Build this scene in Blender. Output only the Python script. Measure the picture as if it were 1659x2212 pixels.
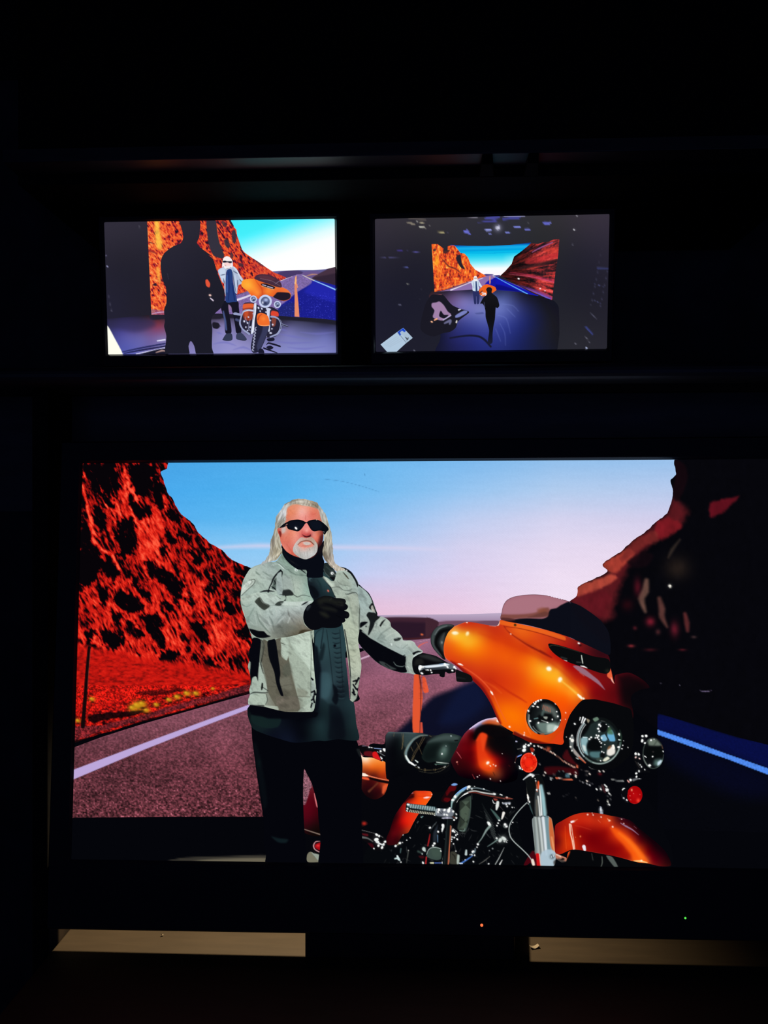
import bpy, math
import numpy as np
from mathutils import Matrix, Vector

# ---------------------------------------------------------------- camera, world, exposure, lamp
for o in list(bpy.data.objects):
    bpy.data.objects.remove(o, do_unlink=True)
SC = bpy.context.scene
C = SC.collection
FPX, CX, CY = 1620.0, 829.5, 1106.0          # focal length and centre of the 1659 x 2212 frame, in pixels
EYE, YAW = 1.6, math.radians(2.2)
cam = bpy.data.objects.new('camera', bpy.data.cameras.new('camera'))
C.objects.link(cam)
cam.location = (0, 0, EYE)
cam.rotation_euler = (math.pi / 2, 0, YAW)
cam.data.sensor_fit = 'VERTICAL'
cam.data.sensor_height = 24.0
cam.data.lens = 24.0 * FPX / 2212
cam.data.clip_start = .05
SC.camera = cam
SC.view_settings.view_transform = 'Standard'
SC.view_settings.look = 'None'
SC.view_settings.exposure = 0.0
SC.view_settings.gamma = 1.0
SC.view_settings.use_curve_mapping = False
world = bpy.data.worlds.new('night')          # dim bluish ambient added for the unseen rest of the room, behind the camera
SC.world = world
world.use_nodes = True
world.node_tree.nodes['Background'].inputs[0].default_value = (.030, .042, .120, 1)
world.node_tree.nodes['Background'].inputs[1].default_value = 1.0

_c, _s = math.cos(YAW), math.sin(YAW)
def W3(p):
    """camera-aligned metres (right, forward, up from the eye) -> room coordinates"""
    p = np.atleast_2d(np.asarray(p, float))
    return np.stack([p[:, 0] * _c - p[:, 1] * _s, p[:, 0] * _s + p[:, 1] * _c, p[:, 2] + EYE], 1)

# the warm work lamp behind the large display; its light falls on the desk under it
ld = bpy.data.lights.new('work_lamp', 'SPOT')
ld.energy = 60.0
ld.color = (1.0, .74, .44)
ld.spot_size = math.radians(92)
ld.spot_blend = .6
ld.shadow_soft_size = .045
lamp = bpy.data.objects.new('work_lamp', ld)
C.objects.link(lamp)
lamp.location = W3([-.20, 1.80, .06])[0]
lamp.rotation_euler = (math.radians(-8), 0, 0)

# ---------------------------------------------------------------- materials
def mat(name, col, rough=.6, metal=0.0, noise=0.0, scale=30.0, spec=.5, stretch=(1, 1, 1)):
    m = bpy.data.materials.new(name)
    m.use_nodes = True
    nt = m.node_tree
    b = nt.nodes['Principled BSDF']
    b.inputs['Base Color'].default_value = (*col, 1)
    b.inputs['Roughness'].default_value = rough
    b.inputs['Metallic'].default_value = metal
    b.inputs['Specular IOR Level'].default_value = spec
    if noise:
        tc = nt.nodes.new('ShaderNodeTexCoord')
        mp = nt.nodes.new('ShaderNodeMapping')
        mp.inputs['Scale'].default_value = stretch
        tx = nt.nodes.new('ShaderNodeTexNoise')
        tx.inputs['Scale'].default_value = scale
        tx.inputs['Detail'].default_value = 6
        rp = nt.nodes.new('ShaderNodeValToRGB')
        rp.color_ramp.elements[0].position = .3
        rp.color_ramp.elements[1].position = .7
        rp.color_ramp.elements[0].color = (*[c * (1 - noise) for c in col], 1)
        rp.color_ramp.elements[1].color = (*[min(1, c * (1 + noise)) for c in col], 1)
        bp = nt.nodes.new('ShaderNodeBump')
        bp.inputs['Strength'].default_value = .15
        bp.inputs['Distance'].default_value = .002
        nt.links.new(tc.outputs['Object'], mp.inputs[0])
        nt.links.new(mp.outputs[0], tx.inputs['Vector'])
        nt.links.new(tx.outputs[0], rp.inputs[0])
        nt.links.new(rp.outputs[0], b.inputs['Base Color'])
        nt.links.new(tx.outputs[0], bp.inputs['Height'])
        nt.links.new(bp.outputs[0], b.inputs['Normal'])
    return m

def glow(name, col, k):
    m = bpy.data.materials.new(name)
    m.use_nodes = True
    b = m.node_tree.nodes['Principled BSDF']
    b.inputs['Base Color'].default_value = (0.01, 0.01, 0.01, 1)
    b.inputs['Emission Color'].default_value = (*col, 1)
    b.inputs['Emission Strength'].default_value = k
    return m

def picture_mat():
    """what a lit screen gives off: the colour stored at each point of the picture"""
    m = bpy.data.materials.new('lit_picture')
    m.use_nodes = True
    nt = m.node_tree
    nt.nodes.clear()
    at = nt.nodes.new('ShaderNodeAttribute')
    at.attribute_name = 'Col'
    em = nt.nodes.new('ShaderNodeEmission')
    out = nt.nodes.new('ShaderNodeOutputMaterial')
    nt.links.new(at.outputs['Color'], em.inputs['Color'])
    nt.links.new(em.outputs[0], out.inputs['Surface'])
    m.cycles.emission_sampling = 'NONE'
    return m

M_WALL = mat('dark_wall_paint', (.045, .048, .055), .9, noise=.25, scale=12, spec=.2)
M_FLOOR = mat('dark_carpet', (.012, .012, .014), .95, noise=.4, scale=200)
M_SHELF = mat('dark_laminate', (.030, .031, .034), .5, noise=.35, scale=40, stretch=(.2, 1, 1))
M_CAB = mat('matt_black_laminate', (.006, .0062, .007), .9, noise=.3, scale=40, spec=.15)
M_DESK = mat('tan_laminate', (.062, .046, .028), .6, noise=.12, scale=60, stretch=(.15, 1, 1))
M_PANEL = mat('brown_panel', (.028, .019, .013), .7, noise=.3, scale=30, stretch=(1, 1, .1))
M_PLASTIC = mat('black_plastic', (.010, .010, .012), .5, noise=.2, scale=300, spec=.3)
M_LIP = mat('glossy_black_lip', (.04, .04, .045), .22)
M_METAL = mat('dark_steel', (.05, .05, .055), .4, metal=.8, noise=.2, scale=120)
M_PAPER = mat('pale_scrap', (.40, .35, .26), .7, noise=.1, scale=90)

# ---------------------------------------------------------------- mesh helpers
def link(name, verts, faces, m, parent=None, loc=None, smooth=False):
    me = bpy.data.meshes.new(name)
    v = np.asarray(verts, float)
    base = np.zeros(3)
    if parent is not None:
        q = parent
        while q is not None:
            base = base + np.array(q.location)
            q = q.parent
    elif loc is not None:
        base = np.asarray(loc, float)
    me.from_pydata([tuple(p) for p in v - base], [], faces)
    me.validate()
    me.materials.append(m)
    if smooth:
        for p in me.polygons:
            p.use_smooth = True
    o = bpy.data.objects.new(name, me)
    C.objects.link(o)
    if parent is not None:
        o.parent = parent
    elif loc is not None:
        o.location = loc
    return o

BOXF = [(0, 1, 3, 2), (4, 6, 7, 5), (0, 4, 5, 1), (2, 3, 7, 6), (0, 2, 6, 4), (1, 5, 7, 3)]

def boxv(x0, x1, y0, y1, z0, z1):
    return [(x, y, z) for x in (x0, x1) for y in (y0, y1) for z in (z0, z1)]

def bevel(o, w, n=3):
    b = o.modifiers.new('bevel', 'BEVEL')
    b.width = w
    b.segments = n
    b.limit_method = 'ANGLE'
    return o

def empty(name, loc, label, cat, group=None):
    o = bpy.data.objects.new(name, None)
    o.empty_display_size = .1
    C.objects.link(o)
    o.location = loc
    o['label'] = label
    o['category'] = cat
    if group:
        o['group'] = group
    return o

def tag(o, label, cat):
    o['label'] = label
    o['category'] = cat
    return o

def struct(name, verts, faces, m):
    o = link(name, verts, faces, m, loc=(0, 0, 0))
    o['kind'] = 'structure'
    return o

# ---------------------------------------------------------------- the room
RX, RB, RF, RH = 2.4, 2.3, -1.8, 2.95
struct('floor', boxv(-RX, RX, RF, RB, -.05, 0), BOXF, M_FLOOR)
struct('ceiling', boxv(-RX, RX, RF, RB, RH, RH + .05), BOXF, M_WALL)
struct('wall_back', boxv(-RX, RX, RB, RB + .08, 0, RH), BOXF, M_WALL)
struct('wall_left', boxv(-RX - .08, -RX, RF, RB, 0, RH), BOXF, M_WALL)
struct('wall_right', boxv(RX, RX + .08, RF, RB, 0, RH), BOXF, M_WALL)

# ---------------------------------------------------------------- furniture that carries the displays
def slab(name, x0, x1, y0, y1, z0, z1, m, parent, bw=.004):
    return bevel(link(name, boxv(x0, x1, y0, y1, z0, z1), BOXF, m, parent), bw)

# desk
DZ = .70
DX0 = W3([-.681, 1.57, 0])[0][0]
desk = empty('desk', (.1, 1.6, 0), 'tan desk under the large display, warmly lit in two strips', 'desk')
slab('desk_top', DX0, 1.05, 1.18, 2.20, DZ - .03, DZ, M_DESK, desk)
slab('side_panel', DX0 - .024, DX0 - .001, 1.545, 2.16, 0, DZ + .16, M_PANEL, desk)
slab('side_panel', 1.051, 1.075, 1.545, 2.16, 0, DZ + .16, M_PANEL, desk)
slab('back_panel', DX0, 1.05, 2.17, 2.20, .1, DZ - .031, M_PANEL, desk)

# shelf between the large display and the monitors
sh = empty('monitor_shelf', (0, 1.9, 1.85), 'dark shelf board with a rounded front edge above the large display', 'shelf')
v, f = [], []
prof = [(2.28, 1.862), (1.500, 1.862)] + [(1.500 - .016 * math.sin(a), 1.878 - .016 * math.cos(a)) for a in np.linspace(0, math.pi, 9)] + [(2.28, 1.894)]
for x in (-1.0, 1.15):
    v += [(x, y, z) for y, z in prof]
n = len(prof)
f = [(i, (i + 1) % n, n + (i + 1) % n, n + i) for i in range(n)] + [tuple(range(n))[::-1], tuple(range(n, 2 * n))]
link('board', v, f, M_SHELF, sh)
slab('fascia', -1.0, 1.15, 1.66, 1.68, 1.60, 1.8615, M_SHELF, sh, .002)
slab('support', DX0 - .060, DX0 - .026, 1.548, 2.28, 0, 1.8612, M_CAB, sh, .003)  # set close to the desk so it also blocks lamp light off the wall
slab('support', 1.077, 1.11, 1.548, 2.28, 0, 1.8612, M_CAB, sh, .003)

# overhead cabinet above the monitors
oc = empty('overhead_cabinet', (0, 2.0, 2.41), 'dark overhead cabinet with a front lip above the two monitors', 'cabinet')
slab('body', -.95, .95, 1.77, 2.29, 2.387, 2.90, M_CAB, oc, .003)
slab('lip', -.95, .95, 1.700, 1.7695, 2.409, 2.44, M_SHELF, oc, .002)
for xi in (1052, 1150):
    x = W3([(xi - CX) / FPX * 1.72, 1.72, 0])[0][0]
    w = .013
    vv = [(x - w, 1.705, 2.4085), (x + w * .8, 1.705, 2.4085), (x + w * 1.5, 1.7695, 2.4085), (x - w, 1.7695, 2.4085),
          (x - w, 1.715, 2.392), (x + w * .8, 1.715, 2.392), (x + w * 1.5, 1.7695, 2.388), (x - w, 1.7695, 2.388)]
    link('bracket', vv, [(0, 1, 2, 3), (7, 6, 5, 4), (0, 4, 5, 1), (1, 5, 6, 2), (2, 6, 7, 3), (3, 7, 4, 0)], M_CAB, oc)

# ---------------------------------------------------------------- the displays
def rot(rx, ry, rz):
    c, s = np.cos, np.sin
    X = np.array([[1, 0, 0], [0, c(rx), -s(rx)], [0, s(rx), c(rx)]])
    Y = np.array([[c(ry), -s(ry), 0], [s(ry), c(ry), 0], [0, 0, 1]])
    Z = np.array([[c(rz), 0, s(rz)], [0, 1, 0], [-s(rz), 0, c(rz)]])
    return Y @ X @ Z

class Disp:
    """pose of a screen: local x right, y away from the viewer, z up, origin at the picture's centre"""
    def __init__(self, pos, ang, w, h):
        self.R = rot(*[math.radians(a) for a in ang])
        self.t = np.array(pos, float)
        self.w, self.h = w, h
    def world(self, p):
        return W3(np.asarray(p, float) @ self.R.T + self.t)
    def from_photo(self, X, Y, y=0.0):
        """where the picture point seen at photo pixel (X, Y) lies on the screen"""
        d = np.stack([(X - CX) / FPX, np.ones_like(X), -(Y - CY) / FPX], 1)
        nrm = self.R[:, 1]
        k = (self.t @ nrm) / (d @ nrm)
        p = d * k[:, None] - self.t
        q = p @ self.R
        q[:, 1] = y
        return q

def frame_mesh(D, x0, x1, z0, z1, side, top, bottom, lip=.005, front=-.006, back=.03):
    """bezel with a chamfered inner lip round the opening x0..x1, z0..z1"""
    rings = []
    def ring(dx0, dx1, dz0, dz1, y):
        return [(x0 - dx0, y, z0 - dz0), (x1 + dx1, y, z0 - dz0), (x1 + dx1, y, z1 + dz1), (x0 - dx0, y, z1 + dz1)]
    rings.append(ring(0, 0, 0, 0, .001))
    rings.append(ring(0, 0, 0, 0, 0))
    rings.append(ring(lip, lip, lip, lip, front))
    rings.append(ring(side - .003, side - .003, bottom - .003, top - .003, front))
    rings.append(ring(side, side, bottom, top, front + .003))
    rings.append(ring(side, side, bottom, top, back))
    v = [p for r in rings for p in r]
    body, lipf = [], []
    for k in range(len(rings) - 1):
        for i in range(4):
            q = (k * 4 + i, k * 4 + (i + 1) % 4, k * 4 + 4 + (i + 1) % 4, k * 4 + 4 + i)
            (lipf if k == 1 else body).append(q)
    return v, body, lipf

TV = Disp((.0842, 1.5270, -.2986), (-4.21, -2.11, -.22), 1.44, .81)
ML = Disp((-.4235, 1.9381, .5802), (4.61, -2.25, .03), .598, .598 * 9 / 16)
MR = Disp((.2760, 1.9338, .5879), (5.35, -2.24, -.28), .598, .598 * 9 / 16)
SCREENS = {}

def build_display(key, D, name, label, base, side, top, bottom, thick):
    e = empty(name, base, label, 'display')
    w2, h2 = D.w / 2, D.h / 2
    v, body, lipf = frame_mesh(D, -w2, w2, -h2, h2, side, top, bottom, back=thick)
    wv = D.world(v)
    link('bezel', wv, body, M_PLASTIC, e)
    link('inner_lip', wv, lipf, M_LIP, e)
    bv = D.world(boxv(-w2 - side + .004, w2 + side - .004, .002, thick - .001, -h2 - bottom + .004, h2 + top - .004))
    bevel(link('back_housing', bv, BOXF, M_PLASTIC, e), .003)
    SCREENS[key] = (D, e)
    return e

tv = build_display('tv', TV, 'large_display', 'large lit display on the desk showing a bearded man beside an orange motorcycle', W3([.08, 1.56, 0])[0] * [1, 1, 0] + np.array([0, 0, DZ]), .046, .046, .136, .040)
# pedestal of the large display
pc = W3([(-.160, 1.510, 0), (.262, 1.502, 0), (.293, 1.68, 0), (-.071, 1.68, 0)])
pv = [(x, y, z) for z in (DZ + .0005, .7585) for x, y, _ in pc]
bevel(link('pedestal', pv, [(3, 2, 1, 0), (4, 5, 6, 7), (0, 1, 5, 4), (1, 2, 6, 5), (2, 3, 7, 6), (3, 0, 4, 7)], M_PLASTIC, tv), .004)
def led(xi, yi, r, col, k, nm):
    c = TV.from_photo(np.array([xi], float), np.array([yi], float), -.0062)[0]
    n = 14
    v = [(c[0], c[1] - .0010, c[2])] + [(c[0] + r * math.cos(a), c[1] - .0004, c[2] + r * math.sin(a)) for a in np.linspace(0, 2 * math.pi, n, endpoint=False)] \
        + [(c[0] + r * 1.1 * math.cos(a), c[1] + .0002, c[2] + r * 1.1 * math.sin(a)) for a in np.linspace(0, 2 * math.pi, n, endpoint=False)]
    f = [(0, 1 + i, 1 + (i + 1) % n) for i in range(n)] + [(1 + i, 1 + n + i, 1 + n + (i + 1) % n, 1 + (i + 1) % n) for i in range(n)]
    o = link('indicator_light', TV.world(v), f, glow(nm, col, k), tv)
    o['label'] = nm.replace('_', ' ') + ' indicator light'
led(1040, 1995.5, .0026, (1.0, .16, .05), 1.3, 'tiny_orange')
led(1478, 1980, .0019, (.12, 1.0, .10), .9, 'tiny_green')

def monitor(key, D, label, dx):
    b = D.world([(0, .10, 0)])[0]
    e = build_display(key, D, 'monitor', label, (b[0], b[1], 1.8945), .014, .014, .034, .030)
    slab('stand_foot', b[0] - .11, b[0] + .11, b[1] - .09, b[1] + .08, 1.8950, 1.905, M_METAL, e, .003)
    slab('stand_neck', b[0] - .03, b[0] + .03, b[1] + .0, b[1] + .025, 1.9055, 2.20, M_METAL, e, .003)
    m = D.world([(0, .028, 0)])[0]
    slab('mount', b[0] - .04, b[0] + .04, m[1] + .004, b[1] - .0005, 2.12, 2.19, M_METAL, e, .003)
    return e

ml = monitor('ml', ML, 'small lit monitor showing a black figure in front of the red canyon', 0)
mr = monitor('mr', MR, 'small lit monitor showing the wide dark stage with a bright backdrop', 0)
for o in (ml, mr):
    o['group'] = 'monitors on the shelf'
# ---------------------------------------------------------------- picture painter (numpy)
# The lit pictures on the three displays are drawn as flat coloured meshes lying in each screen.
FRAMES = {'P': (0, 0, 1), 'A': (100, 950, 3.318), 'B': (500, 1050, 4.74), 'C': (500, 1380, 4.254), 'D': (850, 1250, 2.7197),
          'E': (1200, 950, 3.6144), 'F': (1250, 1450, 4.0562), 'G': (100, 1450, 3.318), 'H': (210, 450, 6.1444),
          'I': (450, 450, 5.53), 'J': (790, 440, 5.925), 'K': (1050, 440, 5.7207), 'L1': (570, 1065, 9.48),
          'L2': (510, 1190, 8.295), 'L3': (640, 1200, 8.295), 'L4': (520, 1360, 5.925), 'L5': (760, 1240, 6.636),
          'L6': (920, 1280, 5.53), 'L7': (1140, 1270, 5.53), 'L8': (1110, 1480, 6.636), 'M1': (960, 1540, 9.2167),
          'M2': (820, 1560, 8.295), 'M3': (640, 1580, 7.63), 'M4': (760, 1680, 8.295), 'M5': (930, 1680, 8.295),
          'M6': (1080, 1620, 8.295), 'M7': (1180, 1700, 5.925), 'M8': (1280, 1540, 9.2167)}
FR = [0.0, 0.0, 1.0]


def F(k):
    FR[:] = FRAMES[k]


def P(s):
    """'x,y x,y ...' in the current tracing frame -> absolute picture coordinates; an item 'K:' switches the frame."""
    if not isinstance(s, str):
        return np.asarray(s, float)
    out = []
    for t in s.split():
        if t[-1] == ':':
            F(t[:-1])
            continue
        a, b = t.split(',')
        out.append((FR[0] + float(a) / FR[2], FR[1] + float(b) / FR[2]))
    return np.array(out, float)


def smooth(p, closed=True, n=4):
    """Catmull-Rom through the points; a doubled point keeps a corner."""
    m = len(p)
    if m < 3 or n < 2:
        return p
    out = []
    t = np.arange(n) / n
    t = t[:, None]
    for i in range(m if closed else m - 1):
        if closed:
            a, b, c, d = p[i - 1], p[i], p[(i + 1) % m], p[(i + 2) % m]
        else:
            a, b, c, d = p[max(i - 1, 0)], p[i], p[i + 1], p[min(i + 2, m - 1)]
        if np.abs(b - c).max() < 1e-9:
            out.append(b[None])
            continue
        k = 0.42
        m1, m2 = (c - a) * k, (d - b) * k
        L = np.hypot(*(c - b))
        for mm in (m1, m2):
            l = np.hypot(*mm)
            if l > L:
                mm *= L / l
        out.append((2 * t**3 - 3 * t**2 + 1) * b + (t**3 - 2 * t**2 + t) * m1 + (-2 * t**3 + 3 * t**2) * c + (t**3 - t**2) * m2)
    if not closed:
        out.append(p[-1:])
    return np.concatenate(out)


def sdist(X, Y, poly):
    """signed distance to a closed polygon, negative inside."""
    d = np.full(X.shape, 1e18)
    ins = np.zeros(X.shape, bool)
    q = np.roll(poly, -1, 0)
    for (ax, ay), (bx, by) in zip(poly, q):
        ex, ey = bx - ax, by - ay
        l = ex * ex + ey * ey
        if l < 1e-12:
            continue
        wx, wy = X - ax, Y - ay
        t = np.clip((wx * ex + wy * ey) / l, 0, 1)
        d = np.minimum(d, (wx - ex * t)**2 + (wy - ey * t)**2)
        if abs(ey) > 1e-12:
            c = ((ay > Y) != (by > Y)) & (X < ax + ex * (Y - ay) / ey)
            ins ^= c
    d = np.sqrt(d)
    return np.where(ins, -d, d)


def ldist(X, Y, pts, w):
    """distance to a polyline minus its (tapering) half width."""
    d = np.full(X.shape, 1e9)
    n = len(pts) - 1
    for i in range(n):
        ax, ay = pts[i]
        ex, ey = pts[i + 1] - pts[i]
        l = ex * ex + ey * ey
        if l < 1e-12:
            continue
        t = np.clip(((X - ax) * ex + (Y - ay) * ey) / l, 0, 1)
        hw = np.interp((i + t) / n, np.linspace(0, 1, len(w)), w) / 2
        d = np.minimum(d, np.hypot(X - ax - ex * t, Y - ay - ey * t) - hw)
    return d


def _hash(i, j, s):
    h = (i.astype(np.int64) * 374761393 + j.astype(np.int64) * 668265263 + s * 974634777) & 0xffffffff
    h = ((h ^ (h >> 13)) * 1274126177) & 0xffffffff
    return ((h ^ (h >> 16)) & 0xffff) / 65535.0


def noise(x, y, s=0):
    i, j = np.floor(x), np.floor(y)
    u, v = x - i, y - j
    u, v = u * u * (3 - 2 * u), v * v * (3 - 2 * v)
    a, b = _hash(i, j, s), _hash(i + 1, j, s)
    c, d = _hash(i, j + 1, s), _hash(i + 1, j + 1, s)
    return (a * (1 - u) + b * u) * (1 - v) + (c * (1 - u) + d * u) * v


def fbm(x, y, s=0, o=4):
    r, a, t = 0, 1.0, 0.0
    for k in range(o):
        r = r + a * noise(x, y, s + k * 17)
        t += a
        a *= .5
        x, y = x * 2.03 + 5.1, y * 2.03 + 1.7
    return r / t


def ramp(v, stops):
    t = [s[0] for s in stops]
    return np.stack([np.interp(v, t, [s[1][k] for s in stops]) for k in range(3)], -1)


def sst(a):
    a = np.clip(a, 0, 1)
    return a * a * (3 - 2 * a)


LAYERS = []
GROUPS = {}


class Lay:
    """One flat piece of a picture: outline, base colour and the brush strokes on it."""

    def __init__(self, name, parent, outline, base, h=1.5, label=None, sm=True, holes=(), rough=None):
        self.name, self.parent, self.label, self.h = name, parent, label, h
        polys = outline if isinstance(outline, (list, tuple)) else [outline]
        self.polys = [smooth(P(o)) if sm else P(o) for o in polys]
        self.holes = [smooth(P(o)) if sm else P(o) for o in holes]
        self.base = base
        self.rough = rough
        self.ops = []
        LAYERS.append(self)

    # --- brush strokes
    def p(self, pts, col, f=1.2, a=1.0, sm=True, warp=None):
        q = P(pts)
        q = smooth(q) if sm else q
        m = f + 1 + (warp[0] * 1.5 if warp else 0)
        bb = (q[:, 0].min() - m, q[:, 1].min() - m, q[:, 0].max() + m, q[:, 1].max() + m)

        def al(X, Y):
            if warp:
                X = X + (fbm(X / warp[1], Y / warp[1], 3, 3) - .5) * 2 * warp[0]
                Y = Y + (fbm(X / warp[1] + 9, Y / warp[1] + 4, 8, 3) - .5) * 2 * warp[0]
            return a * sst(.5 - sdist(X, Y, q) / f)
        self.ops.append((bb, al, col))
        return self

    def l(self, pts, w, col, f=1.2, a=1.0, sm=True):
        q = P(pts)
        q = smooth(q, False, 3) if sm else q
        w = np.atleast_1d(np.asarray(w, float)) / FR[2]
        m = w.max() + f + 1
        bb = (q[:, 0].min() - m, q[:, 1].min() - m, q[:, 0].max() + m, q[:, 1].max() + m)
        self.ops.append((bb, lambda X, Y: a * sst(.5 - ldist(X, Y, q, w) / f), col))
        return self

    def b(self, x, y, rx, ry, col, a=1.0, rot=0.0, k=2.0):
        (cx, cy), = P('%s,%s' % (x, y))
        rx, ry = rx / FR[2], ry / FR[2]
        m = max(rx, ry) * 1.6
        c, s = math.cos(math.radians(rot)), math.sin(math.radians(rot))

        def al(X, Y):
            u, v = X - cx, Y - cy
            return a * np.exp(-k * (((u * c + v * s) / rx)**2 + ((v * c - u * s) / ry)**2))
        self.ops.append(((cx - m, cy - m, cx + m, cy + m), al, col))
        return self

    def d(self, s, col=(255, 255, 255), f=1.0, a=1.0):
        """dots 'x,y,r ...'"""
        for t in s.split():
            if t[-1] == ':':
                F(t[:-1])
                continue
            x, y, r = map(float, t.split(','))
            (cx, cy), = P('%s,%s' % (x, y))
            r *= .8 / FR[2]
            f = max(f, 1.3)
            k = math.sin(cx * 12.9898 + cy * 78.233) * 43758.5453
            k -= math.floor(k)
            asp, th = (.72 + .5 * k, k * 9.0) if r < 6 and col[0] > 190 else (1.0, 0.0)
            m = r * 1.6 + f + 1
            if r < 6 and col[0] > 200:        # sparkle: a faint halo
                self.ops.append(((cx - r * 4, cy - r * 4, cx + r * 4, cy + r * 4),
                                 (lambda cx, cy, r: lambda X, Y: .22 * a * np.exp(-((X - cx)**2 + (Y - cy)**2) / (2.2 * r * r)))(cx, cy, r), col))
            self.ops.append(((cx - m, cy - m, cx + m, cy + m),
                             (lambda cx, cy, r, s, c, q: lambda X, Y: a * sst(.5 - (np.hypot(((X - cx) * c + (Y - cy) * s) * q, ((Y - cy) * c - (X - cx) * s) / q) - r) / f))(cx, cy, r, math.sin(th), math.cos(th), asp), col))
        return self

    def g(self, pts, stops, a=1.0):
        (x0, y0), (x1, y1) = P(pts)

        def col(X, Y):
            t = ((X - x0) * (x1 - x0) + (Y - y0) * (y1 - y0)) / ((x1 - x0)**2 + (y1 - y0)**2)
            return ramp(t, stops)
        self.ops.append((None, lambda X, Y: np.full(X.shape, a), col))
        return self

    def field(self, samples, e=None, a=1.0, pw=None):
        """smooth colour field through sample points [(x, y, colour), ...] (multiquadric interpolation)"""
        q = P(' '.join('%s,%s' % (s[0], s[1]) for s in samples))
        cs = np.array([s[2] for s in samples], float)
        n = len(q)
        m = cs.mean(0)
        dd = np.sqrt(((q[:, None] - q[None])**2).sum(-1)) + np.eye(n) * 1e9
        nn = float(np.median(dd.min(1)))
        e = .55 * nn
        K = -np.sqrt(((q[:, None] - q[None])**2).sum(-1) + e * e)
        A = np.zeros((n + 1, n + 1))
        A[:n, :n] = K + np.eye(n) * .12 * nn
        A[n, :n] = A[:n, n] = 1
        w = np.linalg.solve(A, np.concatenate([cs - m, np.zeros((1, 3))]))
        lo, hi = cs.min(0) - 4, cs.max(0) + 4

        def col(X, Y):
            acc = np.zeros(X.shape + (3,)) + m + w[n]
            for (x, y), c in zip(q, w[:n]):
                acc -= np.sqrt((X - x)**2 + (Y - y)**2 + e * e)[..., None] * c
            return np.clip(acc, np.maximum(lo, 0), hi)
        self.ops.append((None, lambda X, Y: np.full(X.shape, a), col))
        return self

    def fn(self, f, bb=None):
        self.ops.append((bb, None, f))
        return self

    # --- evaluation
    def bounds(self):
        q = np.concatenate(self.polys)
        m = 2 + (self.rough[0] if self.rough else 0)
        return q[:, 0].min() - m, q[:, 1].min() - m, q[:, 0].max() + m, q[:, 1].max() + m

    def sdf(self, X, Y):
        if self.rough:
            am, sc = self.rough
            X, Y = (X + (fbm(X / sc, Y / sc, 21, 3) - .5) * 2 * am, Y + (fbm(X / sc + 7, Y / sc + 3, 29, 3) - .5) * 2 * am)
        d = sdist(X, Y, self.polys[0])
        for q in self.polys[1:]:
            d = np.minimum(d, sdist(X, Y, q))
        for q in self.holes:
            d = np.maximum(d, -sdist(X, Y, q))
        return d

    def color(self, X, Y):
        c = np.empty(X.shape + (3,))
        c[:] = self.base
        for bb, al, col in self.ops:
            if bb is None:
                idx = slice(None)
                x, y = X, Y
            else:
                idx = np.nonzero((X > bb[0]) & (X < bb[2]) & (Y > bb[1]) & (Y < bb[3]))[0]
                if not len(idx):
                    continue
                x, y = X[idx], Y[idx]
            if al is None:
                c[idx] = col(x, y, c[idx])
                continue
            w = al(x, y)[:, None]
            k = col(x, y) if callable(col) else np.asarray(col, float)
            c[idx] = c[idx] * (1 - w) + w * k
        return np.clip(c, 0, 255)


def group(name, parent, label=None):
    key = name + '|' + parent
    GROUPS[key] = (parent, label)
    return key


def speckle(amt, sc, seed=5, lo=0.0):
    def f(X, Y, c):
        n = noise(X / sc, Y / sc, seed) - .5
        return c * (1 + amt * 2 * n[:, None]) + lo
    return f
# ---------------------------------------------------------------- picture on the large display
TVQ = [(179, 1001), (1679.8, 991.6), (1715.2, 1876.7), (154.5, 1855.8)]
MLQ = [(225, 480), (723, 472.6), (726, 762), (234, 765.5)]
MRQ = [(810, 473), (1316.6, 462.4), (1311, 753.4), (811.5, 760.5)]

F('P')
L = Lay('screen', 'tv', '150,985 1725,985 1725,1880 150,1880', (4, 5, 10), h=12, sm=False, label='dark glass screen')

# sky
L = Lay('pictured_sky', 'tv', '330,985 1465,985 1465,1345 330,1345', (120, 185, 238), h=2.2, sm=False, label='blue to pink evening sky in the big picture')
_sx = [330, 600, 800, 1000, 1200, 1465]
_sy = [1000, 1060, 1120, 1180, 1240, 1300, 1340]
_sc = [[(70, 163, 230), (84, 174, 236), (108, 183, 238), (126, 186, 238), (148, 192, 236), (156, 194, 236)],
       [(72, 169, 236), (82, 177, 238), (115, 187, 240), (150, 196, 240), (178, 204, 238), (184, 202, 236)],
       [(84, 176, 239), (96, 184, 240), (140, 192, 241), (188, 205, 240), (211, 210, 238), (210, 206, 235)],
       [(126, 195, 242), (138, 199, 244), (176, 202, 241), (211, 208, 238), (228, 216, 240), (230, 215, 237)],
       [(150, 202, 243), (160, 206, 245), (198, 205, 241), (221, 208, 238), (237, 221, 242), (238, 220, 240)],
       [(190, 200, 235), (208, 197, 230), (224, 194, 222), (231, 203, 229), (240, 224, 243), (240, 224, 241)],
       [(226, 190, 214), (232, 190, 214), (234, 192, 214), (237, 203, 226), (240, 220, 240), (240, 220, 240)]]


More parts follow.
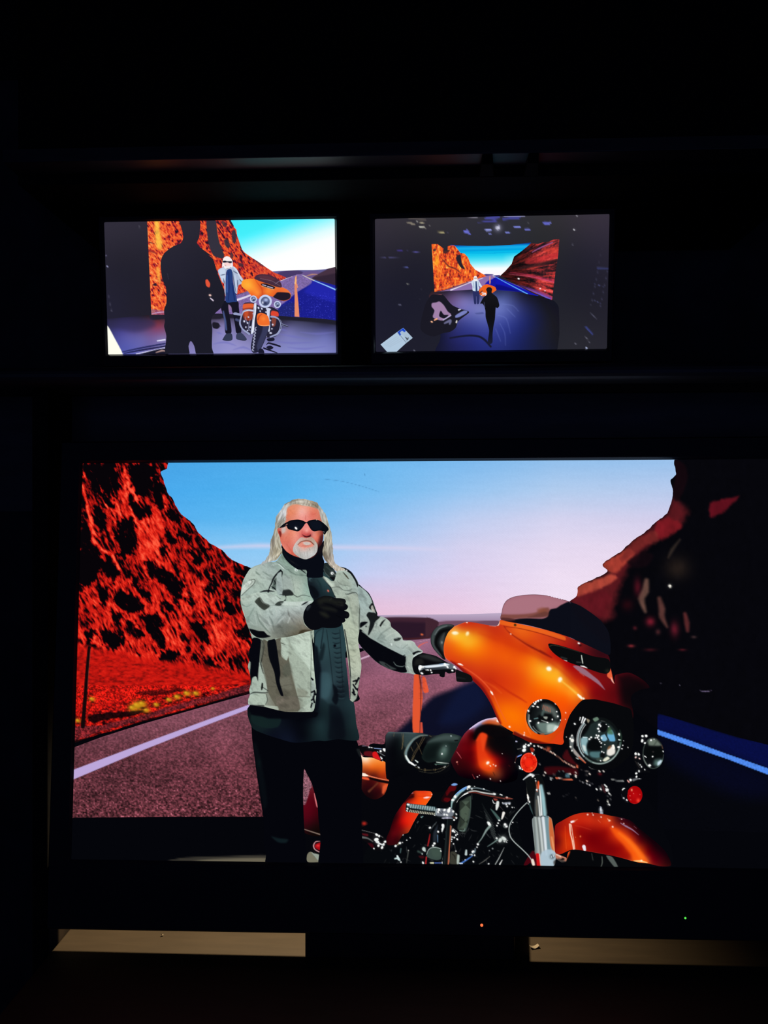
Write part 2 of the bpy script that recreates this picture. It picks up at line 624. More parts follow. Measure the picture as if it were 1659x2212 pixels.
def _sky(X, Y, c):
    a = np.array(_sc, float)
    i = np.clip(np.searchsorted(_sx, X) - 1, 0, 4)
    j = np.clip(np.searchsorted(_sy, Y) - 1, 0, 5)
    sx, sy = np.array(_sx, float), np.array(_sy, float)
    u = np.clip((X - sx[i]) / (sx[i + 1] - sx[i]), 0, 1)[:, None]
    v = np.clip((Y - sy[j]) / (sy[j + 1] - sy[j]), 0, 1)[:, None]
    k = (a[j, i] * (1 - u) + a[j, i + 1] * u) * (1 - v) + (a[j + 1, i] * (1 - u) + a[j + 1, i + 1] * u) * v
    weave = np.sin(X * 2 * np.pi / 6.3) * np.sin(Y * 2 * np.pi / 5.1) * np.clip((X - 700) / 300, 0, 1) * np.clip((Y - 1100) / 80, 0, 1)
    return k + weave[:, None] * 5 + (fbm(X / 60, Y / 7, 4, 2) - .5)[:, None] * 3.5 + (noise(X / 1.7, Y / 1.7, 14) - .5)[:, None] * 5


L.fn(_sky)
L.l('470,1183 560,1179 700,1182 860,1184 960,1188', [4, 9, 8, 7, 1], (216, 210, 238), f=13, a=.8)
L.l('700,1035 740,1040 780,1050 818,1062', [1, 1, 1, 1], (60, 120, 170), f=1.2, a=.45)
L.l('787,1022 789,1030', 1, (60, 120, 170), f=1.2, a=.6)

# far hills
L = Lay('pictured_hills', 'tv', 'L5: 380,590 900,582 1659,575 P: 1300,1322 1300,1380 760,1400 770,1330', (172, 156, 186), h=2.2, label='purple hills on the horizon of the big picture')
L.g('P: 1000,1327 1000,1350', [(0, (186, 168, 196)), (1, (150, 122, 152))])
L.p('L5: 380,640 460,620 700,616 1080,622 1180,650 1250,700 1270,760 1200,880 1100,930 720,945 500,760', (62, 34, 48), f=2)
L.p('L5: 540,700 900,690 1240,720 1180,860 720,930', (40, 22, 38), f=9, a=.9)
L.p('L5: 1240,690 1659,676 1659,760 1250,760', (116, 80, 100), f=2)
L.p('L6: 0,300 60,315 130,335 160,370 120,420 0,540', (64, 36, 48), f=2)
L.p('L6: 160,345 600,340 860,335 900,390 500,400 200,420', (112, 76, 96), f=2)
F('L5')
L.b(1005, 868, 26, 18, (255, 120, 70), 1.0)
L.l('720,930 900,925 1120,905', [14, 20, 8], (70, 28, 30), f=3, a=.8)

# lit canyon wall
L = Lay('pictured_canyon', 'tv',
        'A: 255,100 880,100 868,178 862,210 822,230 840,290 865,370 915,440 965,530 1050,600 1085,660 1130,700 1180,745 1260,790 1320,850 1390,890 1460,915 1500,930 '
        '1560,1500 G: 1500,120 1300,190 1000,280 700,360 400,450 200,512 150,512 A: 180,1825 190,900',
        (200, 30, 20), h=1.45, label='sunlit red canyon wall in the big picture', rough=(2.0, 14))


_HOLES = ['250,190 290,180 330,250 390,330 430,420 500,470 440,500 360,400 300,290 262,240', '300,180 500,180 490,240 530,320 500,420 470,400 460,260 400,330 340,260',
          '620,180 780,180 800,240 730,300 700,400 640,390 590,250', '350,470 430,520 420,640 360,600 330,520', '560,340 620,400 680,480 720,540 660,560 600,470',
          '520,575 610,560 640,640 655,740 620,800 550,850 505,830 540,780 500,700', '255,560 300,600 320,720 380,800 380,860 470,850 520,960 480,1010 400,920 340,1010 255,1060 220,1000 230,700',
          '700,880 770,890 830,920 900,960 990,1040 970,1130 900,1110 820,1020 740,970', '520,1080 620,1100 700,1180 680,1230 560,1230 480,1160', '820,730 850,780 865,850 820,830',
          '860,640 920,720 900,780 860,700', '880,500 950,560 930,590 880,540', '950,640 1030,700 1010,740 950,680', '1040,790 1110,870 1110,910 1050,860', '1150,780 1165,830 1120,790',
          '1250,930 1330,980 1310,1010 1250,980', '1150,1050 1200,1070 1190,1130 1140,1080', '700,1270 800,1250 850,1320 800,1350 870,1480 820,1500 750,1400', '380,1390 430,1370 500,1410 580,1430 560,1480 440,1490',
          '560,1280 620,1300 700,1390 680,1420 600,1370', '1030,1310 1130,1300 1150,1400 1190,1470 1140,1460 1060,1370', '830,1150 900,1190 890,1230 840,1180', '1110,1560 1180,1570 1260,1640 1180,1620',
          '820,1530 900,1500 950,1540 900,1590 820,1580', '270,1380 360,1370 360,1400 300,1420 380,1500 290,1510', '640,1050 740,1100 750,1160 690,1110', '380,1060 430,1090 420,1200 390,1180',
          '1280,1150 1330,1170 1330,1260 1290,1220', '1360,1380 1440,1330 1470,1420 1400,1420', '1420,920 1480,930 1460,990 1400,960', '690,420 740,480 760,560 700,540', '780,260 830,330 840,500 790,470 760,380',
          '420,220 480,300 450,420 400,360', '1190,1000 1230,1040 1200,1060', '600,960 650,990 640,1020 590,990', '1000,1140 1080,1160 1060,1200', '460,1240 540,1260 520,1330']
_BRIGHT = ['310,560 350,570 370,650 400,690 350,690 315,640', '690,580 760,550 850,580 850,650 720,660', '690,680 800,690 800,740 830,850 760,800 700,740', '540,210 590,210 600,290 640,400 560,350 530,290',
           '770,180 865,180 858,208 800,225', '505,180 610,180 600,210 500,215', '262,180 285,180 275,212 262,205', '840,1130 1000,1190 1100,1260 980,1250', '1160,1320 1310,1330 1330,1420 1300,1470 1200,1400',
           '880,1380 1000,1430 1060,1470 900,1490', '240,1080 290,1110 260,1240 240,1200', '230,1330 280,1370 270,1480 230,1480', '740,260 770,270 750,330 715,310', '780,1060 900,1150 860,1190 770,1150']
F('A')
_VEINS = [(P(q), w) for q, w in (('262,190 280,260 330,330 400,420 440,480 500,540', 4), ('262,330 285,440 315,540 330,640 380,720', 6), ('480,330 500,420 540,540', 3), ('570,220 590,330 640,400 690,520', 5),
          ('560,330 590,440 640,570 680,640', 4), ('330,720 400,790 480,850 520,920', 5), ('450,270 470,350 500,400', 2), ('380,330 420,430 440,490', 3), ('790,300 830,390 850,480', 3))]
_HOLES, _BRIGHT = [P(q) for q in _HOLES], [P(q) for q in _BRIGHT]


def _mask(X, Y, polys, f):
    m = np.zeros(X.shape)
    for q in polys:
        k = np.nonzero((X > q[:, 0].min() - f) & (X < q[:, 0].max() + f) & (Y > q[:, 1].min() - f) & (Y < q[:, 1].max() + f))[0]
        if len(k):
            m[k] = np.maximum(m[k], np.clip(.5 - sdist(X[k], Y[k], q) / f, 0, 1))
    return m


def _rock(X, Y, c):
    ca, sa = math.cos(1.08), math.sin(1.08)
    wx = X + 6 * (fbm(X / 30, Y / 30, 41, 2) - .5)
    wy = Y + 6 * (fbm(X / 30 + 3, Y / 30 + 8, 47, 2) - .5)
    u, v = wx * ca + wy * sa, -wx * sa + wy * ca
    mx = X + 17 * (fbm(u / 12, v / 6, 43, 3) - .5)
    my = Y + 22 * (fbm(u / 12 + 4, v / 6 + 9, 49, 3) - .5)
    n = fbm(u / 25, v / 7.2, 1, 4)
    r = 1 - np.abs(2 * n - 1) * 1.7
    n2 = fbm(u / 10, v / 4.4, 11, 4)
    big = fbm(u / 60, v / 36, 13, 3)
    low = np.clip((Y - 1395 - (X - 165) * .16) / 18, 0, 1)
    v_ = .50 * r + .56 * n2 + .45 * (big - .5) - .03
    v_ = v_ + .10 * _mask(wx, wy, _BRIGHT, 8) - .52 * _mask(mx, my, _HOLES, 8)
    for q, w in _VEINS:
        k = np.nonzero((X > q[:, 0].min() - 12) & (X < q[:, 0].max() + 12) & (Y > q[:, 1].min() - 12) & (Y < q[:, 1].max() + 12))[0]
        if len(k):
            v_[k] += .40 * sst(.5 - ldist(wx[k], wy[k], q, np.array([w, w])) / 7) * (.1 + 1.7 * n2[k])
    v_ = v_ - .10 * np.clip((X - 330 - (Y - 1130) * .9) / 60, 0, 1)
    v_ = v_ - .07 * np.clip((1240 - Y) / 160, 0, 1) * np.clip((330 - X) / 100, 0, 1)
    v_ = v_ * (1 - low) + low * (.55 + .34 * (fbm(X / 8, Y / 4, 61, 4) - .5) * 2)
    return ramp(v_, [(.30, (7, 4, 8)), (.39, (46, 6, 10)), (.48, (122, 13, 13)), (.61, (190, 24, 17)), (.77, (232, 42, 27)), (.97, (255, 92, 62))])


L.fn(_rock)
# slope, brush and verge under the rock
L.p('A: 215,1500 420,1500 800,1580 1080,1600 1470,1700 G: 1470,60 1200,130 900,170 500,240 200,320', (206, 24, 16), f=10, a=.55, warp=(4, 12))
L.p('G: 640,150 900,130 1000,130 900,160 760,175', (50, 8, 10), f=4, a=.8, warp=(3, 8))
L.p('G: 300,330 420,295 600,290 700,275 640,315 420,350 330,370', (20, 5, 8), f=3, a=.95, warp=(3, 8))
L.p('G: 200,400 420,380 700,310 1000,220 1300,140 1480,90 1480,150 1250,195 1000,260 700,345 400,430 200,500', (96, 34, 42), f=4, a=.8, warp=(3, 9))
L.fn(lambda X, Y, c: c * (.45 + 1.1 * noise(X / 2.2, Y / 2.2, 71))[:, None], (161, 1480, 545, 1610))
L.l('G: 200,515 420,460 700,365 1000,285 1300,195 1480,140', [34, 30, 26, 24, 20, 14], (14, 5, 8), f=3.5, a=.9)
for x, y, w in ((660, 250, 62), (720, 280, 34), (880, 205, 30), (940, 185, 36), (1010, 160, 38), (1075, 160, 34), (790, 240, 30), (330, 200, 30), (1195, 125, 20), (228, 355, 28), (620, 265, 40), (690, 235, 40)):
    L.b(x, y, w, w * .75, (196, 146, 24), .95)
    L.b(x - w * .3, y - w * .2, w * .4, w * .3, (226, 180, 40), .9)
    L.b(x + w * .1, y + w * .7, w * .7, w * .25, (30, 8, 8), .8)
L.l('A: 308,1490 294,1640 281,1825 G: 262,395', [22, 24, 26, 30], (18, 8, 10), f=1.5)
L.l('A: 318,1500 306,1640 296,1800', [4, 4, 4], (150, 60, 50), f=1.5, a=.7)

# road
L = Lay('pictured_road', 'tv',
        'P: 140,1612 162,1609 G: 200,545 400,470 700,375 1000,290 1300,205 1500,150 P: 700,1440 800,1400 L5: 560,1100 720,960 900,945 1120,925 1300,920 P: 1120,1385 1120,1560 1000,1768 140,1768',
        (120, 66, 78), h=1.5, label='mauve asphalt road in the big picture', sm=False)


def _road(X, Y, c):
    t = np.clip((Y - 1380) / 385, 0, 1)
    base = ramp(t, [(0, (140, 96, 122)), (.2, (136, 84, 104)), (.45, (128, 74, 88)), (.7, (104, 54, 64)), (1, (94, 46, 54))])
    left = np.clip((560 - X) / 300, 0, 1)[:, None]
    base = base * (1 - .06 * left)
    n = (noise(X / 3.4, Y / 2.9, 91) * .6 + noise(X / 1.9, Y / 1.7, 95) * .4) * t + (noise(X / 2.1, Y / 1.5, 92) * .5 + .25) * (1 - t)
    am = .06 + .95 * t
    pat = fbm(X / 70, Y / 40, 97, 2) - .5
    v = 1 + am * 2.1 * (n - .5) + .35 * pat
    k = base * v[:, None]
    hi = np.clip((n - .74) * 4, 0, 1) * t
    return k + hi[:, None] * np.array([70, 58, 66])


L.fn(_road)
L.p('P: 850,1590 880,1560 905,1535 935,1506 975,1490 1027,1470 1100,1440 1100,1800 780,1800 830,1640', (9, 13, 34), f=16, a=.97)
L.p('P: 990,1488 1030,1474 1050,1520 1000,1560 950,1560', (16, 26, 62), f=30, a=.6)
L.p('G: 195,706 700,515 1100,368 1460,236 1460,268 1100,404 700,562 195,775', (188, 166, 218), f=1.6, sm=False)
L.p('L5: 115,1208 180,1185 255,1158 260,1180 120,1232', (208, 170, 196), f=1.5, sm=False)
L.l('L5: 950,1052 985,1015 1050,985 1085,975', [14, 12, 8, 4], (236, 96, 66), f=1.5)
L.l('L5: 940,975 1020,960 1110,935', [6, 6, 5], (200, 160, 180), f=1.5, a=.8)
L.p('D: 120,560 160,560 172,700 M2: 720,0 720,190 600,190 D: 110,840', (226, 86, 48), f=1.3, sm=False)
L.p('L5: 1010,1470 1055,1490 1095,1640 1100,1690 1035,1700 1010,1600', (232, 88, 54), f=1.3)
L.p('M2: 722,0 768,0 776,190 722,190', (206, 78, 58), f=1.2, sm=False)
L.l('L5: 968,1450 985,1560 990,1659 M2: 725,100 712,190', [22, 26, 14, 6, 5], (62, 24, 34), f=2.5, a=.85)
for k in range(14):
    F('P')
    L.l('%f,%f %f,%f' % (906 - k * .1, 1464 + k * 3.4, 916 + (k % 3) * 2, 1464 + k * 3.4), 1.0, (70, 26, 34), f=1.2, a=.3)

# shadowed canyon and road on the far side
L = Lay('pictured_canyon_shadow', 'tv',
        'E: 930,100 930,155 925,200 940,270 895,320 915,400 905,480 870,570 785,640 700,720 600,790 500,880 365,970 405,1030 290,1090 180,1145 165,1220 100,1270 60,1350 P: 1240,1380 1400,1560 1725,1680 1725,980',
        (6, 6, 11), h=2.2, label='canyon wall in deep shade in the big picture', rough=(1.6, 9))
RED = (120, 34, 34)
L.p('E: 920,470 860,590 780,650 700,730 600,800 500,890 370,975 410,1030 300,1100 180,1150 110,1270 330,1400 440,1380 470,1200 560,1020 700,850 850,740 1000,640 1020,560', (92, 24, 30), f=22, a=.95, warp=(6, 14))
L.p('E: 370,970 480,900 560,850 620,880 540,980 470,1040 410,1030', (178, 66, 50), f=8, a=.8, warp=(3, 9))
L.p('E: 180,1145 330,1090 420,1050 480,1080 380,1150 260,1200 170,1220', (186, 76, 58), f=8, a=.8, warp=(3, 9))
L.p('E: 800,640 880,610 960,640 990,680 850,770 800,780 770,710', (120, 24, 32), f=9, a=.9, warp=(4, 9))
L.p('E: 600,800 700,740 780,720 800,790 700,830 600,900 520,960 500,920', (122, 40, 38), f=10, a=.75, warp=(4, 9))
L.p('E: 170,1240 300,1180 420,1200 400,1330 350,1400 250,1330', (96, 20, 30), f=16, a=.6, warp=(4, 12))
L.p('E: 1210,500 1290,470 1380,450 1430,440 1380,500 1320,560 1210,610', (96, 16, 28), f=8, a=.9, warp=(3, 10))
L.p('E: 930,160 1010,200 1030,300 990,420 940,480 905,400 930,320', (22, 8, 14), f=8, a=.8)
L.p('E: 560,950 680,880 760,900 720,980 620,1000', (18, 8, 14), f=9, a=.8)
L.l('E: 710,1100 700,1180 670,1240 700,1340', [34, 56, 50, 22], (120, 84, 72), f=9, a=.8)
L.l('E: 810,1240 830,1320 830,1380 870,1460', [30, 50, 44, 14], (104, 62, 56), f=9, a=.8)
L.l('E: 1010,1360 1025,1430 1030,1490', [26, 40, 24], (110, 48, 48), f=8, a=.75)
L.l('E: 970,780 910,860 880,920', [10, 26, 10], (66, 54, 46), f=8, a=.7)
L.b(950, 1000, 130, 120, (44, 34, 28), .75)
L.b(740, 1420, 48, 48, (120, 26, 42), .9)
L.b(930, 1480, 44, 80, (96, 24, 38), .9)
L.b(640, 1150, 40, 90, (76, 16, 28), .9)
L.b(800, 1500, 26, 30, (84, 40, 44), .7)
L.b(590, 1610, 34, 16, (130, 40, 46), .9)
L.b(740, 1640, 60, 16, (70, 20, 28), .7)
L.b(990, 1640, 40, 12, (96, 26, 36), .7)
L.b(620, 1470, 22, 20, (100, 30, 40), .7)
L.b(1080, 1540, 28, 14, (90, 60, 60), .6)
L.b(560, 1290, 60, 60, (50, 10, 18), .7)
L.fn(lambda X, Y, c: c * (.86 + .28 * fbm(X / 11, Y / 16, 31, 3))[:, None])
L.d('893,1142,15', (236, 232, 220), f=2)
L.d('822,1903,5 1168,1965,5 1195,1962,6 968,1918,4', (150, 140, 170), f=2, a=.7)
L.l('1125,1958 1165,1966 1215,1958', [5, 9, 4], (110, 96, 130), f=1.5, a=.8)

L = Lay('pictured_road_shadow', 'tv', 'F: 690,360 720,375 1100,490 1400,580 1659,645 P: 1725,1628 1725,1850 1420,1850 1420,1560', (5, 6, 12), h=2.4, label='blue shaded road edge in the big picture', sm=False)
L.p('F: 706,376 1100,492 1400,580 1700,655 1700,860 1659,850 1250,706 690,512', (8, 14, 66), f=8)
L.p('F: 700,560 1000,640 1659,900 1659,1100 1300,1060 800,800', (6, 8, 28), f=50)
L.p('F: 658,542 690,511 1000,615 1300,725 1720,872 1720,928 1659,906 1300,768 1000,665', (78, 136, 236), f=1.4, sm=False)
L.fn(speckle(.10, 1.8, 44))

# stage floor in front of the wall
L = Lay('pictured_stage_floor', 'tv', 'P: 140,1766 400,1764 1000,1764 1400,1790 1725,1800 1725,1885 140,1885', (4, 5, 10), h=3, sm=False, label='black stage floor in the big picture')
L.p('G: 850,1362 1000,1335 1300,1325 1590,1318 1590,1375 850,1375', (92, 86, 72), f=3, a=.55)
L.p('G: 1050,1362 1200,1346 1590,1338 1590,1375 1050,1375', (122, 114, 94), f=5, a=.75)
# ---------------------------------------------------------------- the pictured motorcycle
BIKE = group('pictured_motorcycle', 'tv', 'glossy orange touring motorcycle with chrome fork and headlamps, pictured in the big picture')
W = (250, 252, 250)

L = Lay('frame', BIKE, 'P: 836,1584 900,1583 990,1600 1050,1565 1150,1580 1240,1500 1330,1530 1385,1600 1380,1700 1420,1760 1440,1885 660,1885 660,1720 690,1700 780,1640 800,1607 830,1607', (5, 6, 11), h=3)
F('F')
L.d('460,565,6 390,607,8 430,667,7 376,680,8 384,648,7', W, f=1.2)
L.l('285,945 330,958 385,958', [3, 6, 8], (120, 124, 124), f=1.6)
L.d('M8: 595,1345,14', (210, 214, 214), f=1.4)
L.d('210,1155,14 130,1168,14', (236, 236, 232), f=1.4)
L.l('410,1165 440,1172', [4, 3], (60, 60, 64), f=1.6)
L.b(145, 1215, 50, 36, (120, 22, 30), .8)
L.l('720,120 755,90 780,180 745,290', [3, 20, 40, 6], (112, 24, 34), f=3, a=.9)
L.d('1160,1510,6 1300,1805,6 1370,1250,4', (60, 60, 70), f=1.4)
# clamp with the highlights between the lamps
L.d('150,1478,18 158,1525,24 240,1436,12 290,1528,34 268,1465,16 185,1448,14 82,1520,14 290,1645,12', W, f=1.2)
L.l('200,1450 240,1560', [30, 40], (84, 40, 44), f=3, a=.9)
L.l('320,1590 350,1630', [24, 14], W, f=1.3)
L.l('340,1620 370,1670 350,1740', [6, 10, 6], (110, 112, 116), f=1.6)
L.l('118,1705 116,1740', [10, 14], (240, 216, 190), f=1.3)
L.l('295,1740 305,1780', [12, 8], (220, 220, 210), f=1.3)
L.d('320,1825,22', W, f=1.2)
L.l('160,1890 170,2000', [40, 60], (176, 186, 200), f=2.5)
L.d('165,1925,30', (240, 244, 250), f=2)
# cables below the fairing
F('L8')
L.l('350,870 520,955 600,1000 710,1090 880,1180', [10, 16, 12, 14, 18], (150, 92, 76), f=1.6)
L.l('350,875 420,905', 10, (226, 222, 216), f=1.3)
L.l('530,955 600,1000', [8, 12], (236, 220, 206), f=1.3)
L.b(495, 910, 40, 34, (206, 84, 52), .9)
L.l('700,1080 780,1130 880,1185', [8, 10, 16], (206, 170, 156), f=1.4, a=.9)
L.d('905,1165,20', (226, 110, 76), f=2)
L.p('700,1040 760,920 800,1000 880,1110 940,1150 840,1130', (70, 12, 18), f=4, a=.9)
L.p('440,1180 620,1165 760,1180 900,1200 910,1290 760,1260 480,1280', (60, 8, 14), f=6, a=.95)
L.p('600,1290 620,1230 690,1215 740,1260 730,1300', (8, 9, 14), f=2)
L.l('640,1240 680,1220 720,1240', [6, 8, 6], (110, 112, 112), f=1.6, a=.8)
L.p('730,1310 760,1260 790,1275 800,1315', (70, 100, 112), f=2)
L.d('450,1250,14 430,1285,13 578,1283,13 800,1268,14 885,1300,20 880,1250,13 366,1125,10 1040,1283,13 1085,1275,14 1053,1374,14 1220,1238,12 1278,1228,11 1305,1190,10', (240, 226, 216), f=1.2)
L.l('600,1330 700,1345 840,1352', [10, 14, 10], (214, 104, 74), f=1.5)
L.l('640,1333 780,1345', [6, 8], (246, 206, 190), f=1.3)
L.p('510,1315 550,1330 530,1360', (160, 164, 166), f=1.5)
L.l('950,1375 1020,1405', [8, 10], (130, 130, 134), f=1.5)
L.l('1040,1405 1095,1440', [8, 14], (190, 190, 194), f=1.5)
L.l('1090,1395 1130,1420', [6, 10], (110, 110, 116), f=1.5)
L.l('960,1215 1040,1232 1095,1245', [6, 10, 12], (90, 84, 84), f=1.8)
L.l('1085,1150 1100,1185 1200,1185 1320,1180', [14, 14, 10, 8], (120, 122, 120), f=1.6, a=.9)
L.l('1400,1350 1480,1360 1560,1368', [4, 7, 10], (140, 142, 140), f=1.5)
L.d('500,1555,12', W, f=1.2)
L.d('502,1530,6', W, f=1.2, a=.6)
L.l('680,1605 740,1580 790,1555', [6, 8, 5], (52, 52, 56), f=1.6)
L.l('890,1600 900,1659', [8, 10], (150, 140, 130), f=1.6, a=.8)

# engine
L = Lay('engine', BIKE, 'M5: -1150,1300 -900,1050 -700,1100 -400,500 -100,700 0,300 150,250 500,250 900,300 1500,400 1560,800 1659,1250 1659,1640 -1200,1640', (6, 8, 12), h=1.25)
F('M5')
L.p('520,430 580,400 720,330 715,600 690,750 640,900 610,975 540,960 480,900 520,700', (52, 62, 54), f=4, a=.95)
L.p('610,430 700,440 690,600 640,860 570,930 550,760 540,560', (64, 76, 64), f=8, a=.8)
L.fn(lambda X, Y, c: c * (.78 + .44 * ((np.sin((X + Y) * 2.6) > 0) ^ (np.sin((X - Y) * 2.6) > 0)))[:, None], (992, 1730, 1016, 1790))
L.l('715,330 718,520 690,740 630,950', [14, 12, 12, 16], (70, 90, 84), f=3, a=.8)
L.l('520,945 600,950 620,900', [10, 14, 6], (130, 156, 148), f=1.8)
L.l('500,985 610,1000', [6, 14], (60, 64, 64), f=2)
L.l('740,300 745,380', [10, 6], (70, 76, 74), f=2.5, a=.7)
# the clutter of tubes and castings behind
_rs = np.random.RandomState(8)
for k in range(170):
    x, y = _rs.uniform(-900, 1600), _rs.uniform(420, 1540)
    if x < -350 and y < 1050:
        continue
    t_, l_ = _rs.choice([1.9, 2.2, .9, 1.45, .3]) + _rs.uniform(-.2, .2), _rs.uniform(20, 130)
    g_ = _rs.uniform(18, 84)
    L.l('%.0f,%.0f %.0f,%.0f' % (x, y, x + l_ * math.cos(t_), y + l_ * math.sin(t_)), [4, _rs.uniform(5, 16), 3], (g_, g_ * 1.04, g_ * 1.06), f=2, a=.7)
# cylinder fins
for k in range(9):
    y = 460 + k * 66
    x = 920 + k * 20
    L.l('%d,%d %d,%d %d,%d' % (x, y, x + 90, y + 150, x + 190 - k * 8, y + 300 - k * 14), [4, 9, 8], (92, 100, 98) if k > 1 else (40, 46, 46), f=1.8, a=.8)
L.p('1070,555 1140,600 1220,690 1255,740 1220,770 1160,690', (66, 92, 88), f=2.5)
L.d('1230,762,17 1210,812,17 1190,856,17', W, f=1.3)
L.l('1110,400 1130,450 1160,455', [10, 16, 10], (210, 214, 214), f=1.6)
L.p('1130,370 1200,380 1180,410 1140,400', (150, 60, 50), f=2)
L.l('1205,440 1195,500 1180,570', [50, 60, 24], (226, 230, 226), f=2.5)
L.l('1240,510 1300,580', [8, 6], (70, 60, 64), f=2)
L.l('1310,630 1290,700 1275,740', [50, 36, 16], (240, 236, 230), f=1.8)
L.d('1290,447,12 1355,468,24 1372,512,17 1410,462,22 1463,530,12 1500,533,7 1572,545,16 1472,798,13 1445,826,6', W, f=1.3)
L.l('1300,460 1420,450', [30, 34], (170, 176, 190), f=2, a=.8)
L.d('1340,860,52', (84, 90, 90), f=3)
L.d('1335,835,28 1360,872,24', (240, 240, 240), f=2)
L.d('1250,1115,44 1315,1090,48', W, f=4)
L.d('1185,1083,22 1360,1150,14 1320,1140,16 1375,1120,8', (236, 238, 236), f=1.6)
L.b(1280, 1100, 120, 90, (120, 140, 130), .35)
L.l('1200,1110 1100,1180 1020,1230', [22, 16, 8], (110, 134, 130), f=2)
L.d('1112,1268,18 1055,1305,13', (130, 136, 138), f=2)
# pushrod tubes
L.l('1070,860 1000,940 920,1080 860,1160', [40, 36, 16, 14], (130, 148, 144), f=1.8)
L.l('1060,840 1030,800', [50, 40], (206, 212, 210), f=2)
L.d('1045,820,28', W, f=1.6)
L.d('848,1190,23 832,1243,14 765,1325,32 790,1388,16 740,1380,15 710,1378,10 625,1472,16 768,1502,17', W, f=1.3)
L.l('800,1270 790,1330 700,1380', [20, 26, 12], (120, 140, 150), f=2, a=.8)
L.l('640,1300 635,1370', [30, 44], (190, 206, 206), f=2.2)
L.l('540,1535 600,1500 690,1440 760,1390', [30, 24, 22, 8], (70, 120, 206), f=2.5)
L.l('515,1530 570,1535', [20, 16], (226, 240, 255), f=1.6)
L.l('870,1545 960,1490 1060,1410', [6, 12, 6], (110, 110, 104), f=1.8)
L.l('1160,1550 1230,1430 1320,1250', [14, 14, 5], (170, 176, 174), f=1.6)
L.l('1240,1550 1285,1470', [24, 10], (226, 228, 226), f=1.6)
L.d('1040,1540,15', W, f=1.5)
# lower left details
L.l('220,850 225,880 205,960', [50, 44, 18], (226, 230, 228), f=2)
L.d('225,850,24 210,918,16 135,965,22 70,1175,25 45,1215,22 0,890,10', W, f=1.5)
L.l('125,1030 128,1150', [18, 12], (90, 120, 150), f=2.5)
L.p('60,960 130,840 110,1000 100,1140 50,1140 45,1040', (40, 48, 58), f=5, a=.8)
L.p('10,1265 80,1245 185,1270 190,1440 120,1475 30,1460 -60,1420 -70,1370', (58, 74, 68), f=2)
L.l('-70,1370 -40,1300 10,1255 90,1245 185,1272', [8, 10, 12, 12, 8], (190, 206, 200), f=1.8)
L.p('10,1290 80,1275 170,1300 165,1400 60,1420', (66, 84, 74), f=8, a=.6)
L.d('185,1312,14', W, f=1.4)
L.l('0,1525 50,1525', [22, 26], (236, 236, 196), f=1.8)
L.l('80,1525 190,1525', [18, 12], (90, 120, 206), f=2)
L.d('230,1520,32', W, f=1.5)
L.l('250,1380 230,1460', [20, 30], (150, 176, 166), f=2.5, a=.8)
L.p('360,1330 430,1320 480,1370 510,1400 500,1540 350,1540 350,1420', (64, 64, 54), f=4, a=.9)
L.p('480,1380 520,1390 505,1540 470,1540', (170, 184, 176), f=2.5)
L.l('385,1360 430,1400 440,1450', [12, 20, 10], (30, 30, 26), f=3)
L.d('400,950,28 430,970,18 455,1028,18 480,1010,14 425,1070,18 385,1060,15 378,1100,15 478,1100,19 412,1183,14 376,1138,9', W, f=1.3)
L.l('400,910 440,940 480,975', [8, 8, 8], (210, 214, 210), f=1.5)
L.l('430,1200 440,1260 460,1310', [8, 8, 6], (90, 90, 90), f=2, a=.8)
L.d('455,1315,14', (210, 210, 206), f=1.6)
F('M4')
L.l('1400,1010 1380,1130 1360,1220', [14, 26, 20], (160, 30, 34), f=2)
L.l('1335,1420 1325,1540', [20, 20], (206, 40, 44), f=2)
L.p('1200,1400 1290,1400 1290,1440 1230,1440', (60, 12, 18), f=4)
L.d('1398,895,22 785,1220,24 860,1170,28 908,1158,10 985,1118,12 1045,1075,10 1290,1280,34 1260,1360,15 1275,1523,24 915,1018,15 880,1510,13 1245,705,10 1285,670,8', W, f=1.4)
L.l('840,1180 820,1200', 14, (200, 190, 150), f=2)
L.l('1290,1270 1310,1310', [60, 30], (190, 206, 200), f=2.5)
L.l('1190,1320 1260,1350', [40, 24], (60, 80, 74), f=4, a=.8)
L.l('815,1400 840,1460', [30, 40], (226, 236, 236), f=2)
L.l('770,1450 830,1440 860,1480', [20, 40, 20], (200, 220, 220), f=2.5)
L.l('880,1270 870,1340', [20, 16], (90, 120, 120), f=2.5, a=.8)
L.l('1015,1300 1000,1400 980,1520', [16, 18, 8], (80, 84, 80), f=2.5, a=.9)
L.d('1015,1300,12', (180, 180, 176), f=1.6)
L.l('1520,790 1460,860 1430,910', [6, 14, 8], (100, 110, 114), f=2, a=.8)
L.l('1280,680 1250,710', [16, 14], (110, 150, 150), f=1.8)
L.l('1190,780 1170,810', [14, 10], (120, 124, 124), f=2, a=.8)

